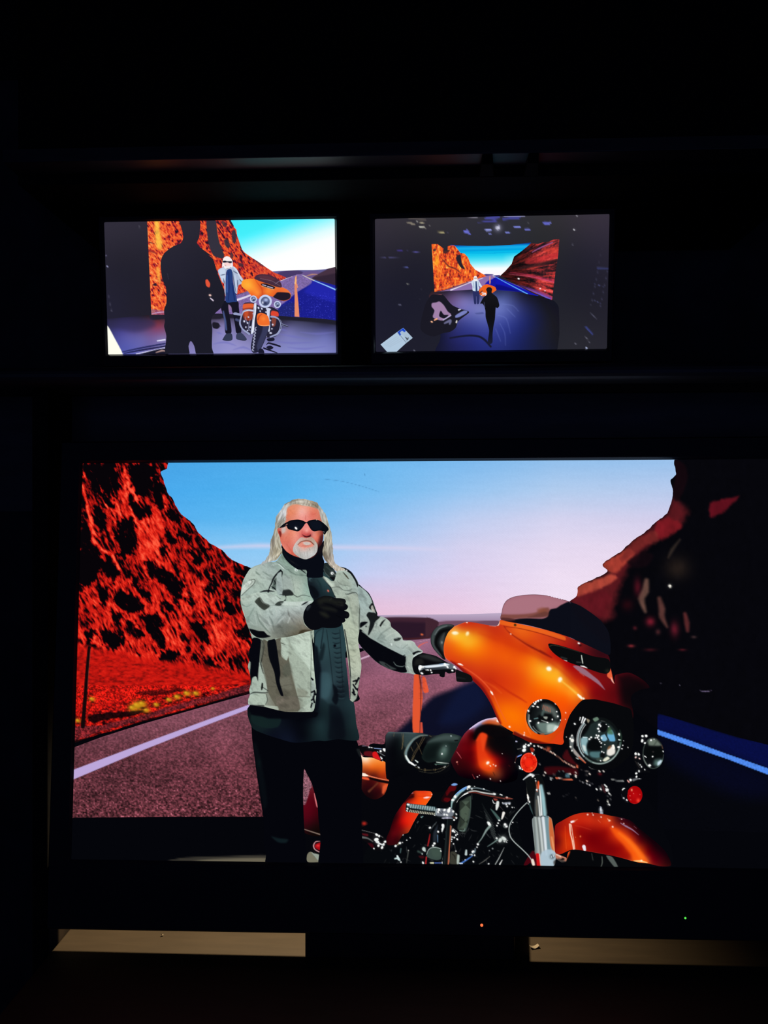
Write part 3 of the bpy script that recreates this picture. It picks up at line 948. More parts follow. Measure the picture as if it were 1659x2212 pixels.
# saddlebag and tail, seen past the man's legs
L = Lay('saddlebag', BIKE, ['M3: 1020,330 1100,420 1250,430 1400,470 1470,510 1500,590 1520,700 1526,830 1510,880 1450,1040 1300,1120 1150,1060 1060,900 1040,600', 'M3: 100,640 150,625 300,930 420,1500 420,1720 100,1620'], (70, 10, 14), h=1.3)
F('M3')
L.field([(1150, 470, (252, 226, 200)), (1230, 480, (246, 160, 90)), (1120, 540, (236, 130, 60)), (1300, 520, (240, 130, 50)), (1400, 560, (236, 112, 30)), (1250, 600, (228, 96, 24)), (1480, 620, (220, 90, 30)), (1150, 650, (150, 56, 26)), (1400, 690, (190, 62, 16)), (1300, 710, (100, 30, 18)), (1480, 740, (150, 44, 16)),
         (1200, 820, (60, 10, 12)), (1300, 960, (54, 10, 14)), (1400, 960, (64, 12, 14)), (1200, 1050, (22, 6, 10)), (1470, 900, (220, 86, 40)), (200, 1300, (84, 5, 20)), (200, 1450, (70, 5, 18)), (300, 1550, (30, 8, 10)), (250, 1650, (20, 8, 8)), (250, 1100, (84, 6, 20))], e=3)
L.l('1080,705 1150,720 1300,760 1430,790 1526,808', [44, 24, 16, 14, 12], (240, 130, 90), f=1.6)
L.l('1080,705 1130,715 1180,728', [50, 50, 14], (255, 236, 220), f=1.8)
L.p('1085,750 1180,760 1200,800 1085,780', (236, 90, 52), f=3)
L.l('1220,770 1360,810 1520,840', [30, 40, 44], (12, 6, 10), f=2.5)
L.p('1430,900 1510,875 1440,1030 1415,1010', (226, 92, 50), f=5, a=.9)
L.l('1340,850 1270,920 1200,985', [30, 26, 40], (104, 54, 34), f=3.5, a=.8)
L.p('100,640 150,628 215,770 265,890 225,960 200,1060 150,1200 110,1200', (128, 84, 96), f=3)
L.fn(lambda X, Y, c: np.where((sdist(X, Y, np.array([(653, 1664), (660, 1662), (675, 1698), (666, 1722), (659, 1738), (654, 1738)])) < 0)[:, None], c * (.5 + noise(X / 1.6, Y / 1.6, 7))[:, None], c), (650, 1660, 680, 1740))
L.l('300,1020 320,1120 345,1240', [14, 30, 20], (206, 110, 116), f=1.6)
L.l('130,1610 250,1650 405,1700', [12, 16, 18], (140, 120, 108), f=1.8)

L = Lay('tail_lamp', BIKE, ['M3: 1020,235 1110,225 1200,250 1300,270 1480,280 1495,310 1470,340 1480,400 1420,410 1430,490 1380,480 1250,430 1110,400 1040,300', 'M3: 390,1800 330,1800 270,1840 240,1900 250,1960 320,2010 420,2020 420,1800', 'M3: 180,2010 240,1980 300,2010 420,2020 420,2160 190,2150',
        'M3: 1060,1470 1130,1465 1190,1520 1110,1565 1060,1560', 'M3: 1060,1620 1100,1615 1250,1660 1340,1680 1430,1720 1490,1800 1470,1890 1440,1940 1340,1960 1280,1950 1160,1830 1060,1760'], (10, 8, 12), h=1.25)
F('M3')
L.p('1130,330 1250,330 1250,410 1120,390', (92, 14, 24), f=3)
L.p('1260,345 1320,335 1370,420 1390,475 1270,430', (214, 24, 28), f=2)
L.l('1090,240 1180,235 1300,270', [10, 12, 10], (120, 110, 130), f=1.6)
L.d('1205,250,22 1250,245,30 1455,300,36 1390,325,20 1410,445,16 1395,425,14 1425,490,9 1340,335,9', W, f=1.2)
L.l('1290,272 1400,285', [18, 12], (150, 176, 226), f=1.5)
L.l('1340,335 1380,355 1470,410', [8, 10, 12], (120, 124, 128), f=1.6)
L.p('330,1850 420,1830 420,1960 330,1930 300,1890', (160, 10, 20), f=3)
L.b(360, 1880, 40, 30, (240, 60, 60), .8)
L.l('390,1805 320,1815 285,1880 310,1945 400,1995', [8, 14, 18, 16, 14], (206, 150, 156), f=1.8)
L.p('240,1975 300,2060 390,2140 390,2150 185,2150 180,2030', (118, 116, 98), f=2)
L.p('250,1985 320,2010 390,2040 390,2145 300,2060', (150, 160, 148), f=2.5)
L.b(1120, 1515, 56, 44, (190, 40, 30), .95)
L.l('1080,1625 1250,1665 1330,1690 1430,1745', [8, 8, 8, 8], (110, 110, 110), f=1.6)
L.p('1080,1680 1180,1690 1180,1720 1110,1710', (110, 20, 30), f=3, a=.8)
L.l('1075,1740 1180,1760 1260,1810', [40, 24, 14], (120, 124, 122), f=3, a=.8)
L.p('1180,1840 1260,1850 1280,1920 1220,1900', (60, 8, 18), f=4)
L.d('1320,1780,40 1325,1700,26 1365,1722,20 1340,1820,30 1465,1815,24 1440,1855,20 1415,1910,26 1355,1880,24 1280,1928,14', W, f=1.3)
L.l('1320,1810 1380,1850 1440,1870', [30, 26, 24], (226, 230, 230), f=1.8)
L.d('1395,1770,34', (5, 6, 8), f=2)
L.d('1100,2122,14', (110, 110, 106), f=2)

# seat with the stitched rim and the pad
L = Lay('seat', BIKE, 'M2: 160,172 300,178 460,178 700,188 860,215 1000,235 1150,198 1280,200 1420,235 1480,280 1420,500 1300,680 1250,860 1100,930 900,930 700,900 600,840 300,1000 120,1000 110,260', (6, 8, 13), h=1.25)
F('M2')
L.field([(200, 190, (60, 72, 76)), (600, 200, (70, 86, 90)), (300, 300, (12, 16, 20)), (500, 260, (44, 60, 62)), (460, 400, (30, 42, 42)), (250, 500, (5, 6, 11)), (300, 800, (5, 6, 11)), (400, 700, (8, 10, 14)), (700, 700, (6, 8, 12)), (1000, 850, (7, 8, 12)), (700, 300, (12, 14, 18)), (620, 500, (9, 11, 15))], e=4)
L.p('440,215 700,195 850,225 700,240 560,330 480,450 440,420 440,300', (52, 70, 72), f=6, a=.75)
L.l('160,182 300,188 460,186 640,192', [14, 14, 14, 10], (88, 104, 108), f=2.5, a=.8)
L.l('860,235 740,240 620,300 520,420 470,540 480,640 540,720', [10, 24, 40, 48, 48, 44, 34], (120, 146, 148), f=3.5, a=.9)
L.l('740,270 640,340 570,450 545,600 580,680', [30, 50, 50, 44, 30], (10, 12, 16), f=3)
L.l('820,232 680,262 540,360 470,480 440,560 470,650', [5, 6, 6, 6, 6, 5], (110, 96, 64), f=1.6, a=.9)
L.l('470,600 500,660 540,720', [26, 34, 30], (226, 236, 232), f=2)
L.l('530,710 580,740 630,775', [30, 36, 20], W, f=1.5)
L.l('640,680 680,712', [14, 26], (220, 232, 226), f=1.6)
L.d('650,765,12 705,812,14 690,800,9', (206, 214, 212), f=1.4)
L.l('640,800 760,850 900,855 1050,840 1180,790', [8, 6, 6, 6, 8], (104, 94, 66), f=1.6, a=.9)
L.l('700,870 820,900 960,905 1100,870 1240,770', [4, 6, 6, 6, 6], (96, 92, 74), f=1.6, a=.8)
for s in ('780,260 700,420 610,560 570,690', '810,270 720,430 640,560 590,690', '660,360 720,480 760,580', '560,440 600,520', '400,200 410,330 400,480', '425,205 430,330 400,480', '260,190 255,250', '570,690 620,600', '800,830 800,875', '820,830 825,875', '970,840 975,870', '1000,835 1000,870', '890,240 930,260'):
    L.l(s, 7, (128, 108, 74), f=1.6, a=.8)
L.d('1155,805,10 1175,793,10 1010,755,10', (236, 238, 230), f=1.3)
# pad
L.p('780,520 820,420 900,320 1010,250 1150,202 1280,205 1420,240 1490,290 1400,520 1290,640 1240,720 1040,700 860,720 760,640', (24, 36, 34), f=2)
L.p('860,360 1000,265 1150,215 1280,215 1420,260 1380,330 1180,330 1000,350', (76, 92, 90), f=12, a=.75)
L.p('780,520 900,420 1050,400 1100,480 1020,640 860,700 770,640', (10, 16, 17), f=20, a=.8)
L.b(1150, 520, 90, 150, (104, 128, 122), .95, 20)
L.b(1130, 560, 130, 130, (60, 84, 74), .5)
L.d('1118,566,17', W, f=1.5)
L.d('1190,425,9 1280,245,14', (190, 206, 204), f=2.5)
L.p('1340,320 1410,315 1400,335 1345,338', (8, 9, 12), f=1.8)
L.l('1020,715 1100,725 1240,738', [14, 20, 8], (190, 206, 196), f=1.8)
L.l('990,750 1100,755 1200,765', [12, 10, 6], (60, 96, 84), f=2.2)

# tank
L = Lay('tank', BIKE, 'M1: 1045,95 940,100 820,120 700,170 590,240 490,320 400,410 320,540 250,690 160,860 130,960 200,1120 300,1250 480,1310 700,1320 900,1350 1100,1400 1300,1380 1450,1300 1450,950 1400,700 1390,460 1200,300', (90, 6, 10), h=1.2)
F('M1')
L.field([(950, 110, (226, 190, 210)), (760, 160, (220, 190, 220)), (600, 250, (180, 170, 220)), (900, 170, (190, 80, 40)), (1030, 200, (210, 100, 50)), (800, 240, (40, 10, 12)), (1000, 320, (8, 6, 9)), (720, 330, (14, 6, 9)), (1200, 400, (6, 6, 9)), (1000, 500, (10, 7, 9)), (1250, 700, (8, 6, 10)), (1000, 620, (30, 6, 10)),
         (540, 360, (90, 14, 22)), (620, 480, (20, 6, 10)), (440, 500, (110, 16, 22)), (400, 700, (104, 6, 14)), (340, 600, (96, 8, 18)), (520, 640, (90, 4, 10)), (560, 800, (96, 4, 8)), (400, 900, (76, 4, 10)), (500, 1000, (70, 4, 10)), (640, 700, (190, 24, 8)), (720, 500, (226, 60, 20)), (760, 700, (216, 44, 14)), (700, 880, (214, 50, 10)),
         (620, 950, (130, 10, 8)), (800, 960, (240, 84, 16)), (860, 1060, (244, 92, 20)), (760, 1060, (228, 64, 10)), (960, 1080, (226, 66, 14)), (920, 900, (206, 34, 10)), (1000, 820, (120, 12, 12)), (1050, 1000, (150, 18, 12)), (1000, 1180, (150, 60, 26)), (900, 1160, (214, 70, 16)), (1150, 1050, (60, 8, 12)), (1200, 1200, (40, 6, 10)),
         (1080, 1260, (96, 40, 26)), (700, 1160, (90, 10, 10)), (600, 1200, (46, 6, 10)), (300, 1100, (40, 5, 10)), (250, 950, (50, 6, 12)), (850, 1280, (36, 6, 9)), (1100, 1340, (24, 4, 8)), (1350, 1100, (16, 5, 9))], e=2.5, pw=1.9)
L.p('820,600 850,440 760,390 700,420 640,530 640,560 720,560 800,700', (228, 62, 22), f=3, a=.85)
L.p('760,395 850,440 810,600 800,740 860,860 940,960 1000,940 900,800 860,640 900,480 1000,420 800,330 700,370 590,520 640,520 700,420', (16, 7, 9), f=5, a=.0)
L.p('860,450 1390,460 1400,800 1200,860 1000,800 860,700 820,640', (8, 6, 9), f=26, a=.9)
L.p('640,300 800,230 1100,250 1380,440 1000,480 860,440 760,388 700,410 620,520 580,520 590,420', (9, 6, 9), f=7, a=.95)
L.p('700,420 760,390 855,440 822,600 802,740 860,880 950,1010 930,1120 820,1140 700,1060 660,860 640,640 640,540', (226, 58, 18), f=7, a=.85)
L.p('720,430 770,410 835,450 800,600 770,760 740,640', (236, 74, 28), f=6, a=.7)
L.b(850, 1010, 150, 120, (250, 100, 24), .85)
L.l('1040,100 940,104 820,124 700,176 590,248 500,316', [14, 26, 40, 52, 56, 30], (206, 190, 226), f=2.5)
L.l('760,210 900,180 1060,200', [10, 44, 60], (206, 92, 44), f=8, a=.9)
L.d('1062,158,32', (255, 240, 226), f=2)
L.d('862,992,36', (255, 246, 236), f=3.5)
L.d('913,1052,16 974,1027,13 1020,1050,18', (255, 220, 200), f=2)
L.l('245,770 290,830 335,900', [8, 14, 6], (206, 90, 100), f=2)
L.d('250,975,17', (240, 150, 130), f=2)
L.l('262,1000 268,1030', 8, (150, 50, 50), f=2)
L.l('555,1220 600,1305', [8, 14], (190, 60, 60), f=2.5, a=.8)
L.d('655,1270,15 913,1310,15 1115,1352,12 695,1240,7 1150,808,9', (250, 230, 224), f=1.5)
L.l('970,1180 1000,1240', [10, 10], (40, 14, 12), f=3, a=.7)
L.l('1280,1040 1300,1060', 12, (90, 20, 24), f=3, a=.7)
L.l('310,540 250,690', [5, 6], (150, 110, 120), f=2, a=.6)

# side cover behind the peg
L = Lay('side_cover', BIKE, ['M4: 1110,240 1200,232 1400,238 1445,290 1420,350 1330,480 1200,640 1110,790 1010,980 920,1010 860,1100 800,1190 640,1200 620,1080 680,940 760,700 860,540 950,420 1010,350', 'M2: 1280,1110 1340,1085 1400,1105 1370,1200 1260,1400 1180,1440 1100,1400 1180,1250'], (170, 20, 10), h=1.25)
F('M4')
L.field([(1150, 270, (206, 60, 20)), (1300, 270, (228, 60, 24)), (1400, 280, (244, 84, 30)), (1200, 340, (238, 66, 14)), (1300, 420, (246, 88, 14)), (1100, 420, (220, 50, 14)), (1000, 480, (190, 34, 16)), (1050, 660, (226, 44, 18)), (1150, 640, (220, 54, 24)), (980, 720, (224, 34, 14)), (900, 760, (190, 14, 10)), (1000, 860, (206, 34, 14)),
         (1010, 940, (170, 54, 24)), (880, 900, (120, 10, 12)), (860, 640, (110, 8, 14)), (800, 700, (50, 5, 10)), (740, 1000, (90, 6, 14)), (700, 1120, (60, 4, 12)), (820, 1100, (50, 5, 10)), (660, 980, (40, 4, 8)), (1070, 330, (60, 8, 10))], e=3)
L.p('1010,350 1110,290 1110,350 1020,380 950,450 930,430', (44, 6, 10), f=4, a=.9)
L.l('1110,320 1250,330 1420,310', [4, 8, 6], (200, 44, 18), f=3, a=.7)
L.l('940,285 1000,280 1100,270', [18, 20, 8], (206, 150, 170), f=1.8)
L.l('1290,360 1340,352 1390,345', [12, 34, 14], (250, 220, 226), f=2)
L.d('1435,295,9 1420,350,10', (255, 226, 210), f=1.5)
L.l('1440,330 1330,480 1200,650 1110,790', [6, 8, 10, 8], (246, 130, 80), f=2, a=.6)
L.p('M2: 1080,1070 1430,1070 1430,1460 1080,1460', (26, 7, 11), f=2, sm=False)
L.p('M2: 1290,1110 1340,1088 1400,1108 1350,1135 1290,1130', (120, 166, 230), f=1.8)
L.p('M2: 1190,1170 1280,1140 1370,1150 1350,1220 1270,1240 1200,1320', (84, 8, 14), f=2.5)
L.l('M2: 1230,1150 1200,1250', 12, (16, 6, 10), f=2, a=.8)
L.p('M2: 1170,1350 1260,1360 1290,1400 1220,1430 1150,1400', (84, 8, 14), f=3)

# crash bar tube
L = Lay('crash_bar', BIKE, 'M5: 330,620 360,520 370,400 420,320 500,240 600,170 700,130 800,150 920,180 1050,220 1200,270 1400,340 1490,375 1400,390 1250,375 1100,345 900,300 800,275 700,275 600,310 510,380 460,480 430,600 420,700 390,850 360,1100 345,1300 330,1545 215,1545 240,1300 270,1000 300,720', (14, 18, 20), h=1.2)
F('M5')
L.p('320,290 380,250 460,240 540,190 640,150 660,170 600,230 520,270 440,310 370,340 330,330', (110, 160, 226), f=2.5)
L.p('330,285 400,260 440,270 420,320 350,335', (170, 200, 240), f=3, a=.8)
L.l('370,540 380,440 430,360 520,270 600,210', [24, 40, 50, 36, 16], (150, 186, 186), f=3, a=.9)
L.d('440,335,32 395,395,30 685,160,36 740,195,18 660,200,16 790,145,14 955,195,20 605,342,17 640,325,13', W, f=1.6)
L.d('1140,288,28 1275,298,20 1250,292,14 1368,352,20 1315,373,12 1175,196,11 1235,212,12', W, f=1.4)
L.l('470,440 540,360 620,300 700,250 800,235 960,270 1120,290', [10, 24, 34, 26, 18, 24, 22], (206, 206, 202), f=2)
L.l('570,330 620,295 670,270', [16, 34, 16], W, f=1.6)
L.l('680,265 800,262 950,300 1150,340 1350,375 1470,380', [12, 24, 22, 24, 20, 6], (110, 44, 36), f=2.2, a=.95)
L.l('700,190 830,180 960,210 1060,240', [16, 20, 16, 8], (150, 170, 180), f=2.2, a=.7)
L.l('760,215 900,215 1050,245', [14, 16, 12], (5, 6, 9), f=2, a=.9)
L.l('1340,350 1420,365 1475,378', [16, 12, 6], (200, 96, 76), f=1.8, a=.9)
L.p('950,140 1010,150 1050,185 980,175', (160, 50, 54), f=2)
L.l('360,860 350,1100 335,1300 320,1545', [20, 24, 26, 28], (176, 92, 64), f=2.2)
L.l('375,870 365,1100 352,1300 338,1545', [5, 6, 6, 8], (226, 190, 170), f=1.8, a=.7)
L.l('300,760 285,1000 265,1300 250,1540', [14, 18, 18, 14], (36, 48, 50), f=4, a=.8)

# footpeg
L = Lay('foot_peg', BIKE, 'M2: 490,1430 520,1450 990,1505 1040,1535 1160,1540 1260,1520 1345,1590 1390,1640 M5: 480,640 480,720 430,770 350,740 220,740 100,690 M2: 1000,1680 960,1659 480,1600 470,1500', (16, 22, 24), h=1.15)
F('M4')
L.p('1000,460 1490,520 1500,570 1400,590 1010,520', (70, 110, 116), f=4, a=.9)
for k in range(15):
    x, y = 1040 + k * 31, 470 + k * 4.2
    L.l('%d,%d %d,%d' % (x, y, x + 12, y + 62), [13, 13], (206, 226, 228), f=1.5, a=.9)
    L.l('%d,%d %d,%d' % (x + 8, y + 104, x - 8, y + 142), [11, 12], (230, 226, 200), f=1.3)
    L.l('%d,%d %d,%d' % (x + 17, y, x + 27, y + 90), [9, 9], (14, 20, 24), f=1.6, a=.9)
L.d('1007,478,24 997,550,20 990,590,16', W, f=1.4)
F('M5')
L.p('100,560 160,540 300,560 360,540 420,600 400,680 340,700 200,690 100,670', (110, 116, 126), f=3)
L.l('100,560 95,660', [14, 14], (190, 210, 210), f=2)
L.d('150,570,30 135,612,20 250,575,26 325,585,40 345,540,20 245,655,19 292,662,22 405,600,22 462,650,18 462,718,22 422,755,20 298,716,18 230,722,12 70,675,16', W, f=1.5)
L.l('160,600 190,640 215,610 195,590', 9, (36, 40, 46), f=1.8)
L.l('210,720 300,715 390,720', [20, 30, 14], (176, 176, 196), f=2, a=.9)
L.l('400,690 440,720', 14, (110, 60, 50), f=2)

# speaker cable and fork
L = Lay('fork', BIKE, ['M6: 400,530 470,450 540,410 620,420 720,440 800,620 850,1050 870,1180 930,1230 970,1500 1010,1830 1080,1880 1190,1930 1190,2000 1100,2010 1000,1960 965,2075 600,2080 545,2020 480,2060 420,2060 560,1800 620,1800 600,1560 570,1250 600,1190 560,1100 500,960 480,800 460,560',
                       'M6: 480,930 500,950 380,1060 290,1160 200,1300 175,1420 200,1540 280,1640 400,1760 520,1880 570,1960 545,1975 480,1880 380,1780 250,1660 170,1560 145,1420 170,1290 260,1150 370,1030'], (12, 14, 16), h=1.2)
F('M6')
L.p('600,1190 720,1180 860,1180 920,1230 960,1440 1000,1830 960,2075 720,2075 640,1860 590,1500 572,1250', (150, 162, 166), f=2)
L.p('640,720 690,600 740,640 790,800 820,1000 840,1150 640,1180 620,900', (60, 66, 68), f=4)
L.l('735,640 770,860 800,1160', [50, 70, 60], (150, 190, 196), f=6)
L.l('705,640 725,860 745,1160', [14, 26, 30], (236, 240, 240), f=3)
L.l('680,830 700,1000 715,1170', [24, 24, 30], (226, 230, 226), f=3)
L.l('655,900 660,1050 660,1180', [30, 34, 26], (104, 100, 90), f=5, a=.9)
L.p('670,570 690,550 705,590 690,700 670,680', (232, 84, 40), f=3)
L.l('640,560 660,680 665,740', [6, 14, 20], (196, 110, 84), f=2.5)
L.d('657,712,18 640,550,13 628,512,9', W, f=1.4)
L.l('600,1185 720,1200 770,1185 850,1200', [6, 8, 8, 20], (8, 10, 12), f=1.8)
# lower leg bands
for x0, x1, w, k in ((600, 640, 40, (120, 128, 124)), (640, 700, 30, (176, 184, 178)), (665, 730, 24, (110, 116, 112)), (700, 770, 34, (206, 212, 208)), (735, 800, 20, (120, 126, 128)), (770, 830, 50, (226, 234, 240)), (830, 880, 60, (110, 142, 152))):
    L.l('%d,1210 %d,1500 %d,1860' % (x0, (x0 + x1) / 2, x1), [w, w, w], k, f=4, a=.9)
L.p('880,1200 925,1250 965,1480 1000,1810 960,1830 905,1700 880,1450', (206, 104, 56), f=4)
L.l('925,1560 950,1700 975,1820', [20, 34, 20], (240, 170, 120), f=5, a=.8)
L.p('640,1860 700,1860 730,2070 660,2075', (206, 20, 24), f=2)
L.l('705,1870 730,2070', [14, 14], (250, 206, 180), f=2)
L.p('730,1860 840,1780 960,1800 1000,1860 960,2075 740,2075', (176, 198, 212), f=4, a=.9)
L.d('930,1910,72', (150, 170, 180), f=3)
L.d('935,1905,46', (90, 106, 114), f=2.5)
L.d('938,1900,36', (196, 212, 220), f=2.5)
L.l('930,1880 940,1920', [16, 16], (60, 70, 76), f=2)
L.p('1000,1850 1090,1890 1190,1920 1185,1990 1080,1990 1000,1930', (190, 120, 96), f=3)
L.p('960,1990 1050,1940 1170,1990 1100,2020 980,2060', (60, 56, 54), f=5, a=.9)
L.p('1080,1960 1120,1930 1160,1950 1130,1970', (30, 24, 24), f=2)
L.l('1010,1870 1080,1900', [20, 30], (250, 214, 196), f=3, a=.8)
L.p('420,2060 560,1830 600,1800 640,1900 640,2075', (70, 5, 16), f=3)
L.l('580,1970 590,2010 600,2050', [50, 56, 50], (236, 224, 210), f=2.5)
L.l('480,940 375,1045 280,1160 190,1300 160,1420 185,1550 260,1650 390,1770 500,1880 560,1960', 17, (176, 186, 184), f=1.8)
L.l('415,530 470,485 540,440 600,450', [16, 22, 40, 40], (206, 212, 214), f=2)
L.d('545,440,24 585,470,22', W, f=1.6)
L.l('600,440 700,435', [8, 6], (84, 84, 90), f=2)
L.l('455,560 470,680 490,800', [5, 6, 8], (84, 84, 76), f=2)
L.l('490,800 500,850 510,900', [26, 40, 14], (240, 236, 230), f=1.8)
L.d('500,850,20 525,925,20 500,965,14 490,910,10', W, f=1.4)
L.l('525,960 560,1080 590,1200', [20, 30, 20], (54, 76, 78), f=3)
F('M6')
L.d('465,1540,17 228,1298,11', (230, 230, 226), f=1.5)

# front fender
L = Lay('fender', BIKE, 'M7: 110,500 200,430 320,365 440,330 580,325 700,340 820,365 960,390 1080,430 1180,520 1300,620 1420,720 1520,820 1580,930 1590,1005 1450,1010 1300,975 1150,958 1000,915 850,878 700,850 500,815 380,798 300,805 200,850 160,858 110,830', (150, 14, 10), h=1.25)
F('M7')
L.field([(180, 520, (150, 20, 12)), (150, 700, (110, 10, 12)), (240, 600, (206, 44, 10)), (260, 720, (216, 56, 10)), (220, 800, (190, 40, 10)), (360, 400, (196, 44, 18)), (420, 440, (196, 34, 14)), (560, 400, (206, 48, 20)), (600, 340, (150, 30, 18)), (700, 450, (196, 44, 16)), (800, 430, (214, 60, 20)), (420, 560, (140, 8, 8)),
         (600, 600, (120, 4, 8)), (500, 700, (130, 6, 8)), (700, 700, (122, 4, 8)), (850, 760, (130, 6, 8)), (950, 880, (150, 16, 10)), (760, 560, (150, 12, 8)), (860, 560, (206, 50, 16)), (950, 600, (232, 70, 16)), (1040, 680, (246, 92, 20)), (1120, 780, (252, 100, 20)), (1200, 880, (255, 120, 20)), (1250, 940, (255, 150, 50)),
         (1060, 880, (160, 20, 8)), (980, 740, (170, 24, 8)), (1100, 600, (120, 10, 12)), (1180, 700, (110, 8, 12)), (1280, 860, (140, 14, 12)), (1350, 950, (120, 8, 14)), (1000, 480, (90, 10, 16)), (900, 420, (90, 16, 16)), (1080, 460, (40, 6, 12)), (1250, 660, (46, 6, 10)), (1400, 800, (36, 4, 10)), (1450, 930, (70, 5, 14)),
         (1540, 960, (40, 4, 9)), (1200, 560, (24, 5, 9))], e=3.5, pw=1.8)
L.p('820,520 900,530 1000,610 1100,700 1180,790 1300,965 1130,955 1080,850 980,730 880,620', (250, 92, 16), f=10, a=.8)
L.l('930,590 1040,680 1130,780 1220,900', [20, 40, 50, 50], (255, 118, 28), f=10, a=.8)
L.l('1120,945 1200,945 1290,965', [10, 22, 8], (255, 214, 140), f=2.5)
L.d('1215,940,14', (255, 240, 200), f=2.5)
L.l('300,475 305,580 330,680 350,795', [22, 14, 16, 16], (250, 206, 180), f=2)
L.l('318,480 335,600 350,690 362,790', [10, 8, 10, 10], (250, 226, 206), f=1.8, a=.9)
L.l('320,445 355,435', [26, 22], (250, 240, 246), f=2)
L.l('355,435 400,410', [12, 4], (226, 130, 90), f=2)
L.l('240,500 245,650 255,790', [4, 6, 6], (236, 90, 30), f=2, a=.7)
L.l('370,490 460,510 570,545', [6, 10, 4], (190, 50, 34), f=3.5, a=.7)
L.d('435,630,11 372,640,5', (236, 120, 70), f=2)
L.d('528,350,12 598,355,9 700,382,10 805,427,13 848,507,13 585,330,6 962,408,8 990,465,8', (255, 220, 206), f=1.6)
L.l('780,405 820,430', 8, (250, 170, 130), f=1.8)
L.l('660,420 690,450', [6, 4], (236, 120, 90), f=2, a=.8)
L.l('950,460 1020,500 1100,545 1180,610', [10, 22, 16, 5], (150, 120, 150), f=2, a=.9)
L.l('930,398 1000,405', [6, 6], (90, 60, 76), f=2, a=.8)
L.l('1120,500 1150,525', [6, 8], (120, 70, 80), f=2, a=.8)
L.l('380,800 500,818 700,852 1000,917 1150,960', [4, 5, 5, 5, 5], (226, 110, 80), f=1.8, a=.6)
L.l('480,760 490,800', [44, 34], (236, 232, 240), f=2)

L = Lay('wheel', BIKE, 'M7: 300,812 500,822 700,856 1000,925 1200,975 1200,1100 260,1100 260,930', (6, 7, 10), h=1.4)
F('M7')
L.p('765,880 840,890 915,1015 870,1020', (84, 92, 88), f=2.5)
L.l('710,890 715,960 700,1015', [10, 12, 10], (84, 90, 84), f=2)
L.l('580,850 595,930', [8, 10], (56, 60, 58), f=2.5)
L.p('160,855 300,815 270,900 250,920 180,890', (206, 70, 26), f=3)
L.l('200,1070 300,1075 500,1082', [6, 6, 3], (50, 52, 52), f=2, a=.6)

# turn signals
for fr, cx, cy, rx, ry, k in (('L8', 212, 1108, 122, 142, (226, 34, 14)), ('M8', 835, 1630, 152, 178, (166, 4, 8))):
    F(fr)
    t = np.linspace(0, 2 * np.pi, 25)[:-1]
    pts = ' '.join('%.1f,%.1f' % (cx + rx * math.cos(a), cy + ry * math.sin(a)) for a in t)
    L = Lay('turn_signal', BIKE, pts, k, h=1.1)
    L.b(cx, cy, rx * .7, ry * .7, tuple(min(255, v * 1.1 + 8) for v in k), .7)
    if fr == 'L8':
        L.l(' '.join('%.1f,%.1f' % (cx + rx * .93 * math.cos(a), cy + ry * .93 * math.sin(a)) for a in t), 12, (250, 110, 80), f=2, a=.7)
        L.l(' '.join('%.1f,%.1f' % (cx + rx * .55 * math.cos(a), cy + ry * .55 * math.sin(a)) for a in t), 8, (190, 12, 8), f=3, a=.8)
        for a in range(0, 360, 30):
            c, s = math.cos(math.radians(a)), math.sin(math.radians(a))
            L.l('%.1f,%.1f %.1f,%.1f' % (cx + rx * .58 * c, cy + ry * .58 * s, cx + rx * .88 * c, cy + ry * .88 * s), [10, 6], (250, 84, 40) if a % 60 else (180, 12, 8), f=3, a=.6)
        L.b(250, 1185, 30, 30, (255, 110, 40), .8)
        L.b(160, 1040, 26, 34, (255, 130, 110), .6)
    else:
        L.b(775, 1530, 24, 34, (250, 170, 130), .95)
        L.b(905, 1740, 50, 60, (250, 70, 50), .9)
        L.d('742,1645,10 810,1600,10 690,1590,9 938,1620,7 755,1725,8', (236, 120, 110), f=2)
        L.l('690,1760 760,1800 860,1812', [4, 8, 6], (120, 90, 90), f=2, a=.8)
L = Lay('lamp_bracket', BIKE, ['L8: 30,760 100,740 240,720 330,740 330,860 300,900 310,1000 270,1000 240,960 130,980 100,1010 40,1040 20,1110 60,1140 130,1210 60,1220 10,1120 30,1000 60,940 20,880', 'M8: 560,1480 660,1470 700,1560 680,1700 740,1780 640,1780 570,1660', 'M8: 680,1330 720,1280 850,1250 830,1190 880,1100 820,950 830,800 880,760 960,850 1000,1000 1080,1120 1150,1180 1000,1180 900,1200 900,1290 1000,1310 900,1330 780,1400 700,1390'], (9, 10, 14), h=1.2)
F('L8')
L.d('150,880,30 145,930,32 210,860,20 240,835,16 290,870,14 280,925,16 258,975,22 170,845,12 290,1000,10 85,1155,20 88,1188,18 122,1205,14', W, f=1.4)
L.p('230,900 270,895 290,940 250,960', (150, 36, 24), f=2.5)
L.l('45,1030 80,1015 120,1000', [14, 30, 20], (120, 150, 220), f=2)
L.l('5,800 40,805', [14, 18], (190, 190, 220), f=2)
L.l('50,915 100,905', [10, 8], (110, 110, 104), f=2)
L.l('20,1100 40,1020', [12, 16], (84, 34, 28), f=3)
L.d('15,1105,9', (230, 220, 210), f=1.5)
F('M8')
L.l('590,1530 610,1505 640,1495', [20, 22, 8], W, f=1.5)
L.d('615,1692,18 678,1730,20', W, f=1.4)
L.l('570,1620 600,1690 700,1770', [4, 6, 6], (70, 76, 90), f=2, a=.8)
L.d('852,808,32 917,818,30 865,1200,25 870,1265,24 752,1330,30 920,1155,22 970,1068,18 945,1030,13 1035,1125,14', W, f=1.5)
L.d('855,880,22 930,905,18', (250, 214, 206), f=1.8)
L.l('690,1340 720,1370', [24, 30], (226, 160, 150), f=2.5)
